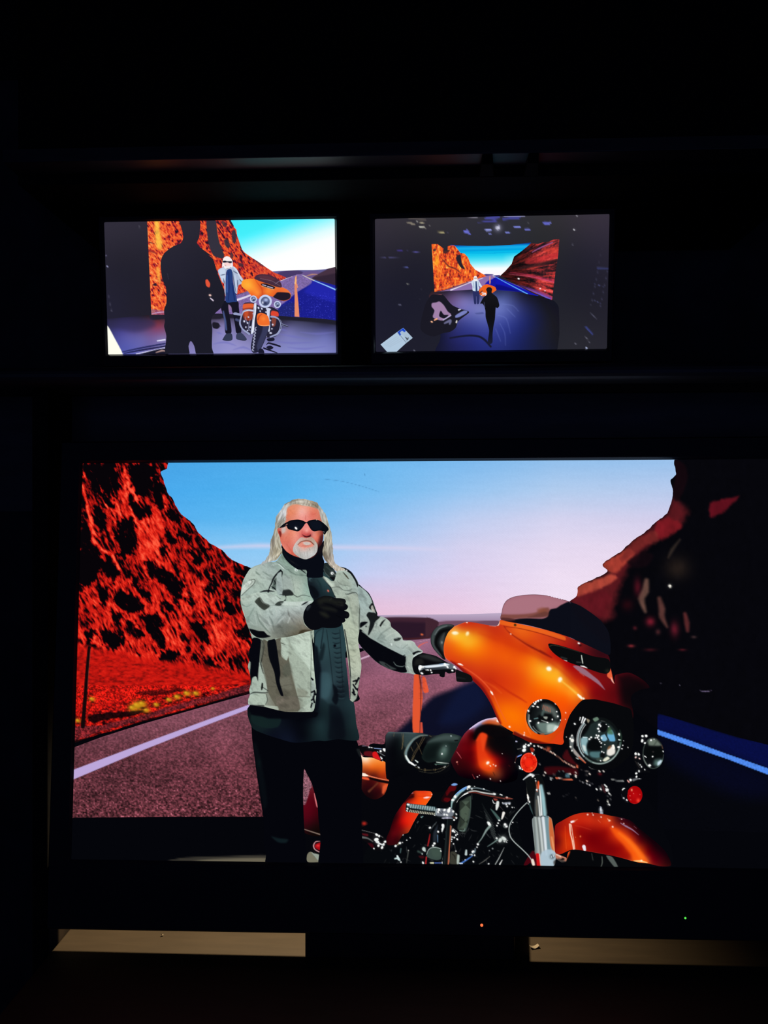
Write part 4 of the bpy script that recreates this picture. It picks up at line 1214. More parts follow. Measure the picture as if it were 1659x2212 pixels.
L.l('810,1330 900,1305 990,1312', [50, 30, 8], (104, 106, 110), f=2.5)
L.d('930,1302,14', (220, 222, 224), f=1.6)
L.l('900,990 940,1040', 8, (160, 160, 156), f=2)
L.l('850,960 930,1080', [6, 12], (60, 54, 50), f=3)

# fairing
L = Lay('fairing', BIKE, 'L6: 892,325 870,370 840,398 740,388 600,362 490,350 400,378 330,410 270,470 230,550 210,640 213,730 240,790 300,830 370,880 480,980 580,1070 660,1150 730,1250 790,1360 840,1480 880,1560 960,1620 1040,1665 D: 700,912 750,935 800,960 870,968 940,968 985,975 1000,960 L8: 712,700 740,580 800,425 880,312 950,235 1010,203 '
        'L7: 690,1332 800,1328 900,1350 1010,1375 1100,1412 1215,1470 1240,1600 1260,1500 1230,1300 1330,1220 1450,1190 1400,1120 1300,1050 1200,1010 1100,1025 1040,1045 1030,1140 1000,1000 985,950 950,790 700,680 380,545 0,450 L6: 1100,370', (230, 84, 14), h=1.3)
L.field([('L6: 350', 485, (255, 190, 60)), (480, 540, (246, 172, 34)), (600, 560, (246, 150, 24)), (420, 640, (248, 134, 12)), (300, 600, (240, 110, 20)), (250, 700, (226, 80, 20)), (350, 780, (222, 72, 16)), (420, 400, (206, 64, 26)), (600, 400, (206, 62, 22)), (740, 430, (202, 56, 20)), (800, 520, (206, 58, 16)), (900, 480, (204, 54, 18)), (550, 470, (222, 100, 20)),
         (600, 720, (244, 112, 10)), (760, 620, (238, 92, 12)), (900, 620, (226, 74, 12)), (1000, 560, (208, 56, 14)), (800, 820, (228, 78, 14)), (950, 760, (238, 90, 10)), (1000, 900, (228, 76, 14)), (1150, 800, (240, 96, 10)), (1150, 1000, (232, 82, 12)), (1200, 640, (206, 54, 14)), (1300, 800, (244, 120, 14)), (1400, 900, (250, 166, 34)), (1350, 980, (250, 150, 22)),
         (1580, 930, (250, 170, 40)), (1500, 1080, (252, 150, 20)), (1620, 1120, (252, 140, 24)), (1350, 1100, (250, 112, 6)), (1550, 1200, (252, 110, 4)), (1100, 1150, (224, 70, 12)), (900, 1100, (212, 54, 14)), (1000, 1250, (226, 74, 12)), (1150, 1300, (240, 90, 10)), (950, 1400, (248, 110, 4)), (1050, 1500, (252, 116, 2)), (900, 1300, (232, 84, 10)), (1000, 1600, (246, 100, 8)),
         (600, 960, (206, 54, 20)), (760, 1060, (196, 44, 16)), (480, 890, (206, 56, 22)), (1150, 1500, (250, 108, 4)), (1250, 1350, (240, 84, 8)), (1300, 480, (226, 80, 20)), (1100, 440, (236, 100, 26)), (1450, 560, (206, 60, 22)), (1200, 540, (222, 82, 18)), (1400, 680, (206, 62, 16)), (1450, 760, (196, 44, 14)), (1580, 850, (206, 64, 14)),
         ('L7: 100', 560, (222, 76, 24)), (250, 640, (206, 66, 24)), (420, 620, (176, 40, 22)), (560, 680, (140, 26, 22)), (700, 740, (90, 16, 22)), (850, 800, (50, 10, 18)), (330, 860, (200, 40, 14)), (440, 960, (190, 34, 14)), (560, 1050, (176, 28, 14)), (620, 1000, (160, 24, 16)), (700, 1150, (172, 24, 14)), (800, 1080, (136, 16, 16)), (900, 1150, (120, 12, 16)), (760, 1270, (136, 16, 14)),
         (900, 1280, (110, 10, 14)), (1000, 1250, (90, 8, 14)), (1100, 1330, (84, 8, 16)), (1180, 1420, (60, 8, 14)), (1000, 1130, (110, 12, 18)), (1150, 1100, (84, 8, 18)), (1220, 1080, (84, 8, 18)), (1330, 1140, (44, 6, 12)), (1200, 1230, (36, 6, 10)), (300, 1000, (248, 160, 30)), (420, 1130, (248, 160, 30)), (540, 1220, (250, 160, 34)), (600, 1180, (230, 90, 16)), (560, 1120, (206, 60, 14)),
         (300, 1200, (254, 118, 4)), (150, 1150, (254, 120, 4)), (450, 1300, (250, 100, 6)), (300, 1300, (248, 92, 6)), (500, 1400, (240, 84, 8)), (420, 1500, (236, 78, 12)), (480, 1600, (206, 60, 16)), (640, 1230, (232, 110, 26))], e=5, pw=1.9)
F('L6')
L.p('890,330 1100,375 1400,440 1659,525 1659,570 1400,490 1150,425 870,375', (238, 104, 30), f=3, a=.8)
L.l('940,405 1100,425 1300,470 1500,530 1659,585', [4, 7, 7, 7, 6], (130, 28, 14), f=1.8, a=.9)
L.l('930,400 1000,480 1120,560 1250,640 1400,720 1500,775', [4, 10, 20, 30, 30, 8], (128, 20, 14), f=5, a=.85)
L.l('960,430 1060,510 1200,600 1350,680', [6, 12, 12, 6], (236, 92, 24), f=5, a=.6)
L.l('1010,500 1120,590 1260,680 1420,770', [4, 8, 8, 4], (216, 70, 30), f=3, a=.7)
L.d('1012,494,9', (255, 214, 190), f=1.6)
L.l('640,480 800,540 960,600 1100,660 1250,720 1400,800', [12, 40, 50, 50, 40, 20], (206, 52, 12), f=14, a=.35)
L.d('350,484,34', (255, 255, 240), f=5)
L.d('494,492,26', (255, 255, 236), f=5)
L.b(430, 520, 150, 70, (250, 190, 40), .6)
L.b(500, 590, 110, 90, (246, 180, 50), .45)
L.d('1468,910,28', (255, 252, 230), f=6)
L.d('1600,1040,26', (255, 252, 226), f=6)
L.b(1450, 960, 110, 70, (250, 176, 30), .6, 40)
L.d('487,352,13', (255, 236, 220), f=2)
L.l('480,352 420,368 350,400 280,460', [5, 6, 6, 6], (240, 130, 80), f=2, a=.7)
L.l('215,560 205,650 215,740 250,800 310,835', [10, 12, 12, 12, 8], (244, 120, 80), f=2.5, a=.7)
L.l('300,825 380,880 480,975 600,1075 680,1160 760,1290 830,1450 880,1560', [20, 50, 60, 60, 54, 44, 44, 40], (130, 16, 16), f=7, a=.9)
L.l('370,850 480,910 600,990 700,1080 790,1190 850,1320 900,1430 960,1540', [8, 12, 14, 16, 14, 12, 10, 8], (240, 96, 50), f=3, a=.75)
L.l('385,848 410,855 440,868', [10, 20, 8], (255, 240, 230), f=2)
L.l('770,1175 785,1195 798,1218', [8, 22, 10], (255, 244, 232), f=2)
L.d('998,1602,13', (255, 230, 210), f=2)
L.l('760,1030 880,1110 1000,1190 1120,1260 1200,1310', [4, 14, 22, 20, 6], (192, 40, 12), f=6, a=.75)
L.l('700,1060 820,1130 900,1200', [6, 20, 6], (240, 100, 30), f=7, a=.5)
L.p('840,395 860,375 880,345 870,390', (240, 220, 210), f=2)
L.l('760,395 830,400', [8, 14], (200, 150, 150), f=3, a=.7)
L.d('1065,388,20', (96, 60, 20), f=2)
L.d('1062,383,11', (40, 26, 12), f=2)
F('L7')
L.d('250,966,28', (255, 252, 232), f=6)
L.d('385,1093,26', (255, 250, 226), f=6)
L.l('400,1110 500,1190 580,1260 640,1320', [10, 20, 24, 14], (255, 200, 80), f=6, a=.8)
L.d('620,1295,20 665,1322,15', (255, 250, 236), f=4)
L.l('600,1275 640,1315', [20, 26], (255, 246, 226), f=2.5)
L.l('80,760 260,880 420,1000 560,1120 680,1260 720,1320', [20, 30, 34, 40, 40, 20], (206, 52, 12), f=9, a=.45)
L.p('540,935 600,930 680,970 780,1050 850,1110 920,1215 840,1150 740,1080 640,1020', (150, 120, 140), f=3, a=.85)
L.l('620,1010 670,1050', [8, 6], (190, 120, 120), f=3, a=.7)
L.p('975,960 990,970 1010,1060 1030,1140 1000,1100 945,1050', (232, 100, 60), f=2)
L.p('990,1060 1030,1140 1000,1110', (240, 190, 180), f=2)
L.d('608,660,14', (250, 244, 240), f=1.8)
L.b(625, 685, 24, 18, (40, 6, 10), .9)
L.l('560,605 600,610', [8, 8], (110, 130, 130), f=2)
L.p('1060,1010 1100,1040 1220,1020 1440,1180 1460,1400 1300,1620 1250,1500 1215,1440 1120,1380 1090,1200', (8, 6, 10), f=26, a=.8)
L.l('1210,1500 1225,1560 1218,1640', [10, 30, 10], (96, 14, 24), f=3, a=.9)
L.l('700,1333 900,1352 1100,1413 1210,1465', [6, 10, 10, 10], (60, 8, 12), f=3, a=.8)
F('L8')
L.p('540,800 630,700 712,650 705,850 560,845 480,820', (226, 62, 20), f=5, a=.8)
L.l('0,652 110,702 230,748', [8, 14, 10], (240, 130, 90), f=2.5, a=.8)
L.p('0,660 110,710 240,760 400,810 560,850 540,870 300,860 0,760', (96, 12, 12), f=5, a=.9)
L.d('150,680,11 145,712,14', (255, 226, 210), f=1.8)
L.d('740,393,11 738,488,7', (255, 220, 200), f=1.6)
L.l('170,350 165,470 200,620 240,700', [10, 16, 14, 10], (250, 130, 60), f=3, a=.6)
L.l('660,420 700,560 720,620', [8, 14, 10], (206, 50, 20), f=4, a=.6)

# vent and windshield
L = Lay('air_vent', BIKE, 'L7: 245,665 310,668 450,705 620,760 780,815 960,850 985,945 975,1000 930,1025 850,1010 700,960 520,900 400,845 310,780 255,715', (9, 11, 13), h=1.2)
F('L7')
L.l('255,700 300,680 450,715 620,765', [6, 8, 6, 4], (70, 66, 50), f=2, a=.8)
L.l('640,805 648,860 655,900', [8, 12, 8], (226, 232, 220), f=1.5)
L.l('400,830 460,845', [20, 16], (56, 60, 60), f=4, a=.7)
L.l('585,885 640,890', [16, 14], (60, 64, 62), f=3, a=.7)
L.b(950, 990, 40, 34, (34, 38, 30), .8)
L.l('420,860 465,873', [6, 10], (230, 220, 214), f=1.8)
L.l('630,932 665,938 705,955', [8, 18, 8], (246, 240, 240), f=2)

L = Lay('windshield', BIKE, 'L6: 897,325 903,240 920,160 960,95 1030,55 1150,30 1300,22 1450,35 1560,62 1659,92 L7: 220,90 400,130 490,160 620,210 760,300 880,400 960,520 985,650 985,780 960,800 850,750 700,680 500,590 250,510 0,445', (12, 14, 24), h=1.4)
F('L6')
L.p('895,330 903,240 920,160 960,95 1030,55 1150,30 1300,22 1450,35 1560,62 1720,105 1720,130 1620,145 1560,185 1490,200 1465,240 1450,290 1380,315 1200,310 1080,320', (164, 108, 122), f=3)
L.p('910,190 1000,90 1200,50 1400,60 1560,90 1659,130 1500,180 1440,240 1200,250 930,250', (172, 116, 128), f=12, a=.8)
L.p('900,262 1000,262 1150,258 1300,240 1400,190 1460,180 1480,230 1440,290 1200,305 1050,315 897,325', (122, 68, 58), f=6, a=.85)
L.p('1330,200 1400,180 1450,220 1420,260 1350,250', (136, 76, 56), f=8, a=.7)
L.p('900,300 1000,305 1080,325 1000,345 897,325', (70, 34, 34), f=4, a=.8)
L.p('1060,330 1200,308 1380,314 1450,290 1465,240 1490,200 1560,185 1620,145 1720,120 1720,560 1659,540 1300,430', (11, 13, 23), f=2.5)
L.l('900,300 905,230 925,155 965,95 1035,55 1150,31 1300,23 1450,36 1560,63 1659,93', [5, 6, 6, 6, 6, 6, 6, 6, 6, 5], (120, 84, 92), f=1.8, a=.8)
F('L7')
L.p('500,165 620,212 760,302 880,402 960,520 985,650 900,640 700,480 560,320', (13, 13, 22), f=16, a=.8)
L.p('0,350 150,352 240,330 250,300 200,280 60,330', (90, 50, 46), f=5, a=.6)

# fog lamps
for fr, cx, cy, rx, ry, rot in (('L8', 425, 455, 252, 258, 0), ('M8', 1195, 800, 222, 320, -8)):
    F(fr)
    t = np.linspace(0, 2 * np.pi, 33)[:-1]
    pts = ' '.join('%.1f,%.1f' % (cx + rx * math.cos(a), cy + ry * math.sin(a)) for a in t)
    L = Lay('fog_lamp', BIKE, pts, (10, 12, 15), h=1.1)
    if fr == 'L8':
        L.b(480, 470, 200, 240, (64, 78, 74), .9)
        L.p('320,560 400,520 640,540 640,600 560,680 460,700 380,670', (120, 142, 134), f=9, a=.8)
        L.p('480,560 600,570 560,660 480,670', (190, 206, 196), f=7, a=.8)
        L.p('340,440 420,400 560,420 560,520 420,530 350,520', (7, 8, 10), f=7, a=.95)
        L.p('400,290 450,270 540,300 600,360 620,470 560,440 540,400 440,380', (104, 112, 106), f=9, a=.75)
        for k in range(6):
            L.l('%d,%d %d,%d' % (425 + k * 19, 282 + k * 9, 408 + k * 22, 345 + k * 8), [6, 8], (206, 104, 76), f=1.8, a=.85)
        L.l('430,340 405,420', [20, 40], (84, 104, 100), f=6, a=.8)
        L.p('420,450 480,450 470,485 440,480', (150, 156, 146), f=2.5)
        L.l('290,480 340,470', [10, 14], (110, 150, 150), f=2.5)
        L.l('390,500 490,535', [6, 8], (206, 216, 210), f=2)
        L.l(' '.join('%.1f,%.1f' % (450 + 205 * math.cos(a), 480 + 215 * math.sin(a)) for a in np.linspace(.2, 2.6, 16)), 12, (130, 140, 134), f=2.5, a=.8)
        L.l(' '.join('%.1f,%.1f' % (430 + 238 * math.cos(a), 455 + 246 * math.sin(a)) for a in np.linspace(2.0, 3.9, 16)), 12, (110, 116, 112), f=2.5, a=.7)
        L.l('215,420 215,540 260,630 330,690', [16, 20, 14, 12], (180, 190, 186), f=3, a=.8)
        L.l(' '.join('%.1f,%.1f' % (450 + 225 * math.cos(a), 470 + 240 * math.sin(a)) for a in np.linspace(3.4, 6.2, 24)), 26, (8, 9, 11), f=2.5, a=.95)
        L.d('385,205,18 345,220,20 315,235,18 300,265,18 275,300,16 205,365,18 340,310,16 598,265,14 232,512,17 350,538,16 548,490,13 478,532,12 612,378,11 628,445,16 640,610,20 666,500,12 625,640,13 280,245,12', (255, 255, 252), f=1.4)
        L.p('590,580 645,590 630,640 560,660', (226, 236, 232), f=4, a=.8)
        L.p('370,700 430,690 440,740 380,735', (150, 84, 56), f=3)
    else:
        L.p('1100,540 1180,505 1260,520 1340,600 1360,640 1280,660 1120,640', (120, 134, 120), f=7, a=.85)
        L.l('1270,560 1210,650', [30, 20], (60, 70, 62), f=4, a=.6)
        L.p('1060,700 1200,660 1360,680 1400,800 1300,900 1100,900 1030,800', (6, 9, 10), f=9, a=.9)
        L.p('1240,940 1330,920 1410,940 1380,1010 1300,1060 1220,1020', (104, 140, 132), f=12, a=.8)
        L.p('1290,980 1350,935 1385,960 1340,1020 1290,1040', (206, 226, 240), f=5, a=.95)
        L.l(' '.join('%.1f,%.1f' % (1205 + 205 * math.cos(a), 800 + 300 * math.sin(a)) for a in np.linspace(.1, 4.4, 30)), 13, (84, 100, 92), f=2.5, a=.75)
        L.l('1000,830 1020,930 1080,1030 1140,1080', [10, 22, 26, 12], (120, 130, 124), f=3, a=.8)
        L.d('1158,540,22 1400,762,16 1190,865,18 1130,1040,32 1218,520,10', W, f=1.6)
        L.l('1030,855 1065,880', [18, 14], W, f=1.6)
        L.b(1200, 770, 26, 22, (60, 54, 54), .8)
        L.l('1370,640 1390,700', [14, 20], (110, 80, 66), f=3, a=.8)
L = Lay('lamp_glints', BIKE, 'M8: 960,440 1000,425 1100,430 1100,480 1060,500 1060,600 1010,620 950,580 955,500', (7, 8, 12), h=1.1)
L.d('M8: 988,458,28 1062,453,32 982,550,34 1038,595,24', W, f=1.4)  # cluster of white glints painted on a dark patch

# headlamp with its dark nacelle
L = Lay('headlamp', BIKE, 'L8: 720,640 740,580 800,425 880,312 950,235 1010,203 1200,215 1400,250 1560,300 1680,360 1720,700 1680,950 1560,1100 1400,1200 1150,1200 1000,1110 900,1060 800,950 740,860 705,760', (7, 8, 11), h=1.1)
F('L8')
t = np.linspace(0, 2 * np.pi, 41)[:-1]
ell = lambda cx, cy, rx, ry, a0=0, a1=2 * math.pi, n=36: ' '.join('%.1f,%.1f' % (cx + rx * math.cos(a), cy + ry * math.sin(a)) for a in np.linspace(a0, a1, n))
L.p(ell(1220, 790, 300, 330), (14, 18, 19), f=3)
L.p(ell(1230, 800, 255, 285), (30, 42, 42), f=5)
L.p('960,760 1040,740 1060,800 1040,900 1060,1000 1000,960 960,860', (150, 190, 196), f=5, a=.9)
L.p('1000,560 1040,470 1100,500 1060,640 980,720', (7, 8, 10), f=6, a=.95)
L.p('1130,480 1190,455 1215,490 1160,520', (104, 130, 112), f=3)
L.p('1040,480 1085,500 1060,540', (150, 140, 120), f=3)
L.p('1240,730 1310,700 1340,760 1310,800 1260,790', (130, 180, 206), f=3.5)
L.p('1340,680 1400,640 1440,730 1445,800 1350,790', (104, 170, 206), f=3.5)
L.p('1360,590 1400,640 1420,700 1340,690', (70, 104, 70), f=5, a=.8)
L.l('1310,700 1360,790', [14, 14], (16, 22, 26), f=2.5)
L.p('1100,950 1200,930 1240,960 1220,1040 1120,1030 1080,990', (84, 126, 130), f=6, a=.85)
L.p('1050,830 1120,760 1220,770 1260,860 1230,940 1110,940 1050,900', (6, 8, 10), f=8, a=.95)
L.p('1340,920 1420,870 1450,930 1440,980 1380,1010 1330,990', (246, 240, 230), f=5, a=.95)
L.p('1400,860 1430,850 1445,900 1420,915', (255, 250, 240), f=2.5)
L.p('1350,880 1390,860 1380,900 1340,920', (150, 96, 60), f=4, a=.8)
L.p('1290,1050 1340,1020 1370,1050 1310,1090 1270,1080', (240, 240, 216), f=4, a=.95)
L.p('980,860 1020,870 1030,940 1000,930', (226, 232, 226), f=5, a=.8)
L.p('1230,980 1290,960 1300,1020 1250,1060', (8, 9, 10), f=5, a=.9)
L.p('1180,1050 1260,1030 1270,1070 1200,1085', (60, 76, 68), f=4, a=.8)
L.p(ell(1275, 600, 62, 72), (10, 12, 15), f=3)
L.l(ell(1275, 600, 66, 76, 2.2, 4.2, 12), 10, (110, 120, 124), f=2.5, a=.7)
L.l('1250,510 1300,520', [16, 10], (60, 64, 64), f=2.5)
L.d('1222,565,20 1240,585,14 1205,622,18 1220,660,15 1180,715,14 1212,722,16 1195,748,18 1165,752,12 1215,775,13 1228,805,12 1250,826,13 1255,755,13 1300,848,9 1247,882,9 1258,950,12 1285,962,11 1240,1080,11 1355,592,9 1105,745,16 1080,770,16 1320,560,7', W, f=1.4)
L.l('990,745 1050,748', [14, 10], (206, 226, 230), f=1.8)
# rims
L.l(ell(1215, 785, 300, 330, 2.35, 3.95, 24), 20, (186, 206, 208), f=3, a=.9)
L.l(ell(1215, 785, 272, 305, 2.5, 3.95, 24), 9, (236, 240, 240), f=2, a=.85)
L.l(ell(1215, 785, 318, 345, 2.9, 3.9, 20), 8, (236, 236, 236), f=2, a=.8)
L.l(ell(1225, 790, 300, 330, .1, 2.3, 30), 26, (110, 132, 126), f=3.5, a=.85)
L.l(ell(1225, 790, 302, 334, .4, 1.9, 24), 8, (206, 220, 214), f=2.5, a=.8)
L.l('950,460 940,500', [14, 10], W, f=2)
L.l('990,460 965,540', [24, 12], (250, 252, 252), f=2)
L.l('1020,480 990,540', [24, 16], (250, 252, 252), f=2.5)
L.d('870,552,16 1505,700,18 1498,885,20 1558,860,9 1545,908,11 1570,795,6 1632,890,8', W, f=1.4)
L.l('1505,690 1512,720', [14, 12], (240, 250, 244), f=2)
L.l('1500,780 1530,785', [16, 14], (230, 250, 240), f=1.8)
L.l('1515,640 1535,740 1530,840', [8, 24, 14], (36, 60, 46), f=4, a=.8)
# chrome ring at the lower left of the nacelle
L.p('800,760 830,700 860,760 850,880 900,960 1000,1080 940,1060 850,970 800,880', (110, 116, 116), f=3.5, a=.9)
L.d('835,790,30 805,765,16 830,720,13 810,880,16 830,935,13 750,740,7', (250, 248, 240), f=2)
L.p('850,900 920,980 990,1060 1030,1110 930,1040 860,970', (160, 150, 146), f=3)
L.l('930,1030 1020,1110', [14, 18], (196, 84, 50), f=3)
L.l('890,1040 920,1055', [12, 16], (180, 176, 170), f=2)

# mirror pod, behind the fairing edge but in front of the road
L = Lay('mirror', BIKE, 'L6: 340,395 260,375 170,390 100,440 60,520 58,600 90,670 150,740 200,790 235,800 215,730 212,640 232,550 270,470', (22, 26, 28), h=1.2)
F('L6')
L.l('320,395 230,390 140,430 90,510 85,600 130,690 190,760', [16, 36, 44, 44, 40, 30, 16], (70, 80, 80), f=5, a=.85)
L.l('250,398 160,430 110,500', [8, 12, 8], (130, 142, 142), f=4, a=.7)
L.l('280,440 180,470 130,540 120,620 170,700 205,760', [20, 36, 36, 34, 24, 12], (8, 9, 11), f=4, a=.95)
L.p('225,480 180,530 160,600 190,680 212,700 212,620', (64, 70, 70), f=6, a=.85)
L.b(190, 595, 18, 24, (150, 156, 154), .8)
# ---------------------------------------------------------------- the pictured man
MAN = group('pictured_person', 'tv', 'long haired bearded man in grey riding jacket and sunglasses, pictured standing beside the motorcycle')


def cloth(seed):
    """soft creases of a heavy woven cloth"""
    def f(X, Y, c):
        a = X + 8 * (fbm(X / 22, Y / 22, seed, 2) - .5)
        b = Y + 8 * (fbm(X / 22 + 5, Y / 22, seed + 2, 2) - .5)
        n = fbm((a * .8 + b * .6) / 16, (b * .8 - a * .6) / 7, seed + 4, 3)
        r = (1 - np.abs(2 * n - 1) * 2) * .5 + (n - .5) * 1.2
        k = np.where(c.mean(-1) > 70, .20, .05)
        return c * (1 + k * r)[:, None]
    return f


# trousers
L = Lay('trousers', MAN, 'C: 170,600 180,640 190,900 210,1060 235,1250 270,1480 300,1700 300,1900 322,1960 322,2200 700,2200 692,2030 690,1950 668,1700 660,1400 668,1195 '
        '690,1230 740,1330 790,1520 800,1650 820,1850 815,2200 1190,2200 1195,1700 1195,1400 1205,1170 1190,1060 1150,930 1100,880 1000,700 800,600', (4, 5, 11), h=2.2)
F('C')
L.p('200,960 230,960 290,1200 330,1500 300,1560 250,1300', (8, 13, 18), f=8, a=.8)
L.p('370,1815 440,1830 520,1840 500,1870 430,1865', (16, 30, 34), f=5, a=.9)
L.b(255, 1140, 26, 60, (10, 20, 22), .8)
L.p('1150,1010 1210,1020 1210,1080 1180,1080', (26, 30, 32), f=3, a=.9)

# shirt
L = Lay('shirt', MAN, 'L3: 190,200 530,200 640,380 720,470 690,740 830,1230 920,1659 L4: 1340,300 1380,700 1400,900 1450,930 1480,1200 1510,1412 1250,1400 1080,1425 1000,1418 700,1445 480,1390 300,1330 140,1240 125,960 '
        '900,960 940,600 940,0', (36, 58, 64), h=1.4)
L.field([('L3: 250', 420, (24, 34, 40)), (330, 600, (14, 20, 28)), (420, 480, (40, 62, 66)), (560, 640, (34, 54, 60)), (600, 720, (26, 42, 46)), (400, 1400, (44, 70, 76)), (650, 1450, (40, 64, 70)), (820, 1500, (40, 64, 70)),
         ('L4: 1000', 300, (46, 70, 76)), (1080, 700, (56, 84, 92)), (1090, 850, (52, 78, 86)), (1060, 1000, (24, 40, 44)), (1020, 1200, (28, 48, 52)), (1050, 1350, (24, 42, 46)), (1220, 400, (36, 56, 62)), (1240, 800, (16, 22, 30)),
         (1230, 1150, (10, 14, 22)), (1250, 1350, (12, 18, 24)), (1360, 900, (30, 48, 54)), (1400, 1200, (24, 40, 44)), (1440, 1350, (20, 34, 38)), (1330, 400, (40, 62, 68)), (980, 700, (12, 16, 26)), (970, 1000, (8, 10, 18)),
         (900, 1100, (6, 8, 16)), (700, 1150, (5, 7, 14)), (500, 1200, (12, 18, 28)), (300, 1180, (18, 32, 34)), (200, 1120, (14, 24, 26)), (400, 1340, (10, 14, 26)), (620, 1400, (14, 20, 36)), (250, 1060, (5, 7, 13)), (800, 1350, (5, 7, 14))], e=4, pw=1.8)
F('L4')
L.p('140,1090 260,1100 360,1140 470,1105 520,1150 480,1240 350,1260 200,1220 140,1170', (19, 36, 36), f=4, a=.8)
L.p('130,960 500,1030 900,1050 990,1060 960,1120 700,1140 380,1135 280,1110 140,1080', (5, 6, 13), f=5, a=.95)
L.p('940,200 985,230 1010,380 1030,520 1020,800 1000,1000 960,900 945,600', (8, 12, 20), f=7, a=.85)
L.p('1060,170 1080,220 1050,380 1000,390 1010,300', (16, 26, 32), f=6, a=.8)
L.p('1030,560 1130,560 1160,680 1150,800 1100,880 1030,860', (58, 88, 96), f=10, a=.6)
L.p('1030,880 1110,940 1180,1000 1140,1180 1060,1090 1000,1000', (20, 34, 38), f=6, a=.5)
L.p('1180,700 1240,760 1250,900 1220,960 1170,900 1190,820', (7, 9, 17), f=5, a=.8)
L.p('1140,960 1260,1000 1320,1180 1330,1390 1130,1400 1140,1200', (8, 11, 19), f=10, a=.6)
for i in range(14):  # gathered button placket
    y = 40 + i * 62
    x = 1150 + i * 6
    L.l('%d,%d %d,%d %d,%d' % (x + 20, y, x + 60, y + 14, x + 110, y + 2), [6, 14, 8], (12, 18, 26), f=2.2, a=.75)
    L.l('%d,%d %d,%d %d,%d' % (x + 20, y + 28, x + 60, y + 38, x + 105, y + 28), [4, 8, 4], (52, 76, 82), f=2, a=.55)
L.l('1100,0 1150,400 1190,760', [6, 8, 8], (14, 22, 28), f=2.5, a=.8)
L.l('1270,0 1290,400 1310,800', [6, 8, 8], (16, 24, 30), f=2.5, a=.8)
L.d('1205,205,22', (6, 8, 16), f=2)
L.l('L3: 320,1659 350,1400 470,1300', [20, 14, 6], (16, 28, 34), f=3, a=.8)
L.l('L3: 440,1659 470,1450 490,1300', [18, 14, 8], (14, 22, 30), f=3, a=.9)
L.p('L3: 230,540 320,560 400,660 400,740 320,780 300,680', (10, 14, 20), f=5, a=.9)
L.l('L3: 380,440 430,520 460,700', [18, 30, 30], (22, 40, 44), f=5, a=.7)
L.d('L3: 265,430,58', (30, 44, 50), f=3, a=.9)
L.d('L3: 258,425,34', (70, 96, 102), f=4, a=.8)
L.d('L3: 270,435,22', (24, 34, 40), f=3, a=.9)
L.d('L3: 573,632,20', (226, 112, 92), f=2)

# jacket: body left half
G0 = (160, 172, 162)
L = Lay('jacket', MAN, ['L1: 400,1210 540,1420 700,1530 880,1540 890,1659 L2: 1275,420 1290,600 1340,800 1390,880 1395,1659 L4: 905,0 925,300 950,600 970,760 960,900 935,1035 870,1050 600,1050 480,1030 300,985 110,960 98,900 120,830 112,770 130,700 '
        '120,570 95,470 110,400 105,290 150,150 130,50 L2: 250,1440 100,1000 85,800 120,560 200,400 270,310 400,250 600,200 720,185 800,80 830,30',
        'L3: 465,360 560,400 660,460 720,300 740,200 880,222 970,275 1020,330 1100,460 1140,550 1230,640 1330,780 1400,960 1300,1300 1150,1450 1110,1659 L4: 1510,200 1545,450 1530,600 1500,800 1525,880 1500,910 1440,925 1400,890 1395,600 1360,300 1320,0 L3: 900,1659 830,1230 690,740 600,560 480,410'],
        G0, h=1.25)
L.field([('L2: 400', 300, (158, 172, 164)), (600, 300, (150, 164, 160)), (300, 500, (166, 180, 168)), (200, 700, (150, 166, 158)), (450, 600, (158, 174, 164)), (900, 500, (150, 164, 156)), (1150, 600, (158, 172, 160)), (1150, 750, (160, 176, 164)),
         (850, 150, (128, 150, 138)), (1000, 300, (130, 152, 140)), (1200, 400, (122, 140, 130)), (1330, 650, (120, 150, 140)), (1000, 880, (150, 168, 154)), (150, 900, (160, 176, 166)),
         ('L4: 780', 200, (172, 186, 172)), (850, 400, (176, 190, 176)), (700, 300, (160, 174, 160)), (740, 550, (150, 162, 148)), (800, 800, (150, 162, 148)), (560, 200, (168, 182, 168)), (570, 700, (92, 90, 78)), (500, 900, (96, 92, 80)),
         (640, 950, (92, 88, 76)), (380, 500, (98, 100, 88)), (200, 900, (156, 170, 158)), (200, 720, (150, 166, 154)), (850, 970, (150, 164, 150)),
         ('L3: 560', 450, (168, 182, 168)), (700, 650, (158, 170, 158)), (850, 420, (158, 172, 162)), (1000, 600, (150, 164, 156)), (900, 900, (158, 170, 154)), (1050, 900, (150, 162, 150)), (1000, 1300, (166, 176, 156)), (950, 1500, (168, 178, 158)),
         (1200, 800, (152, 170, 166)), (1250, 1000, (150, 168, 164)), ('L4: 1430', 300, (164, 172, 152)), (1470, 500, (170, 178, 160)), (1440, 700, (150, 160, 146))], e=5, pw=1.7)
F('L2')
DK = (8, 10, 16)
L.l('270,310 400,255 600,205 720,190', [10, 8, 6, 4], (120, 134, 126), f=3, a=.6)
L.l('360,370 380,400 430,430', [12, 26, 10], (92, 108, 98), f=4, a=.8)
L.l('480,370 540,410 600,450', [8, 18, 8], (96, 112, 104), f=4, a=.7)
L.l('640,260 700,240 760,240', [10, 16, 10], (190, 202, 196), f=5, a=.6)
L.l('770,240 850,310 890,330', [10, 24, 8], (196, 208, 202), f=3, a=.9)
L.l('720,190 800,240 880,320 940,340', [6, 8, 10, 8], (70, 86, 82), f=2, a=.8)
L.l('860,60 900,170 960,240 1100,300 1230,390', [8, 10, 10, 10, 8], (86, 108, 98), f=2.5, a=.6)
L.l('940,340 1000,390 1100,430 1270,445', [8, 10, 10, 8], (78, 98, 90), f=2, a=.7)
L.l('1150,320 1210,370 1260,410', [20, 16, 4], DK, f=1.5)
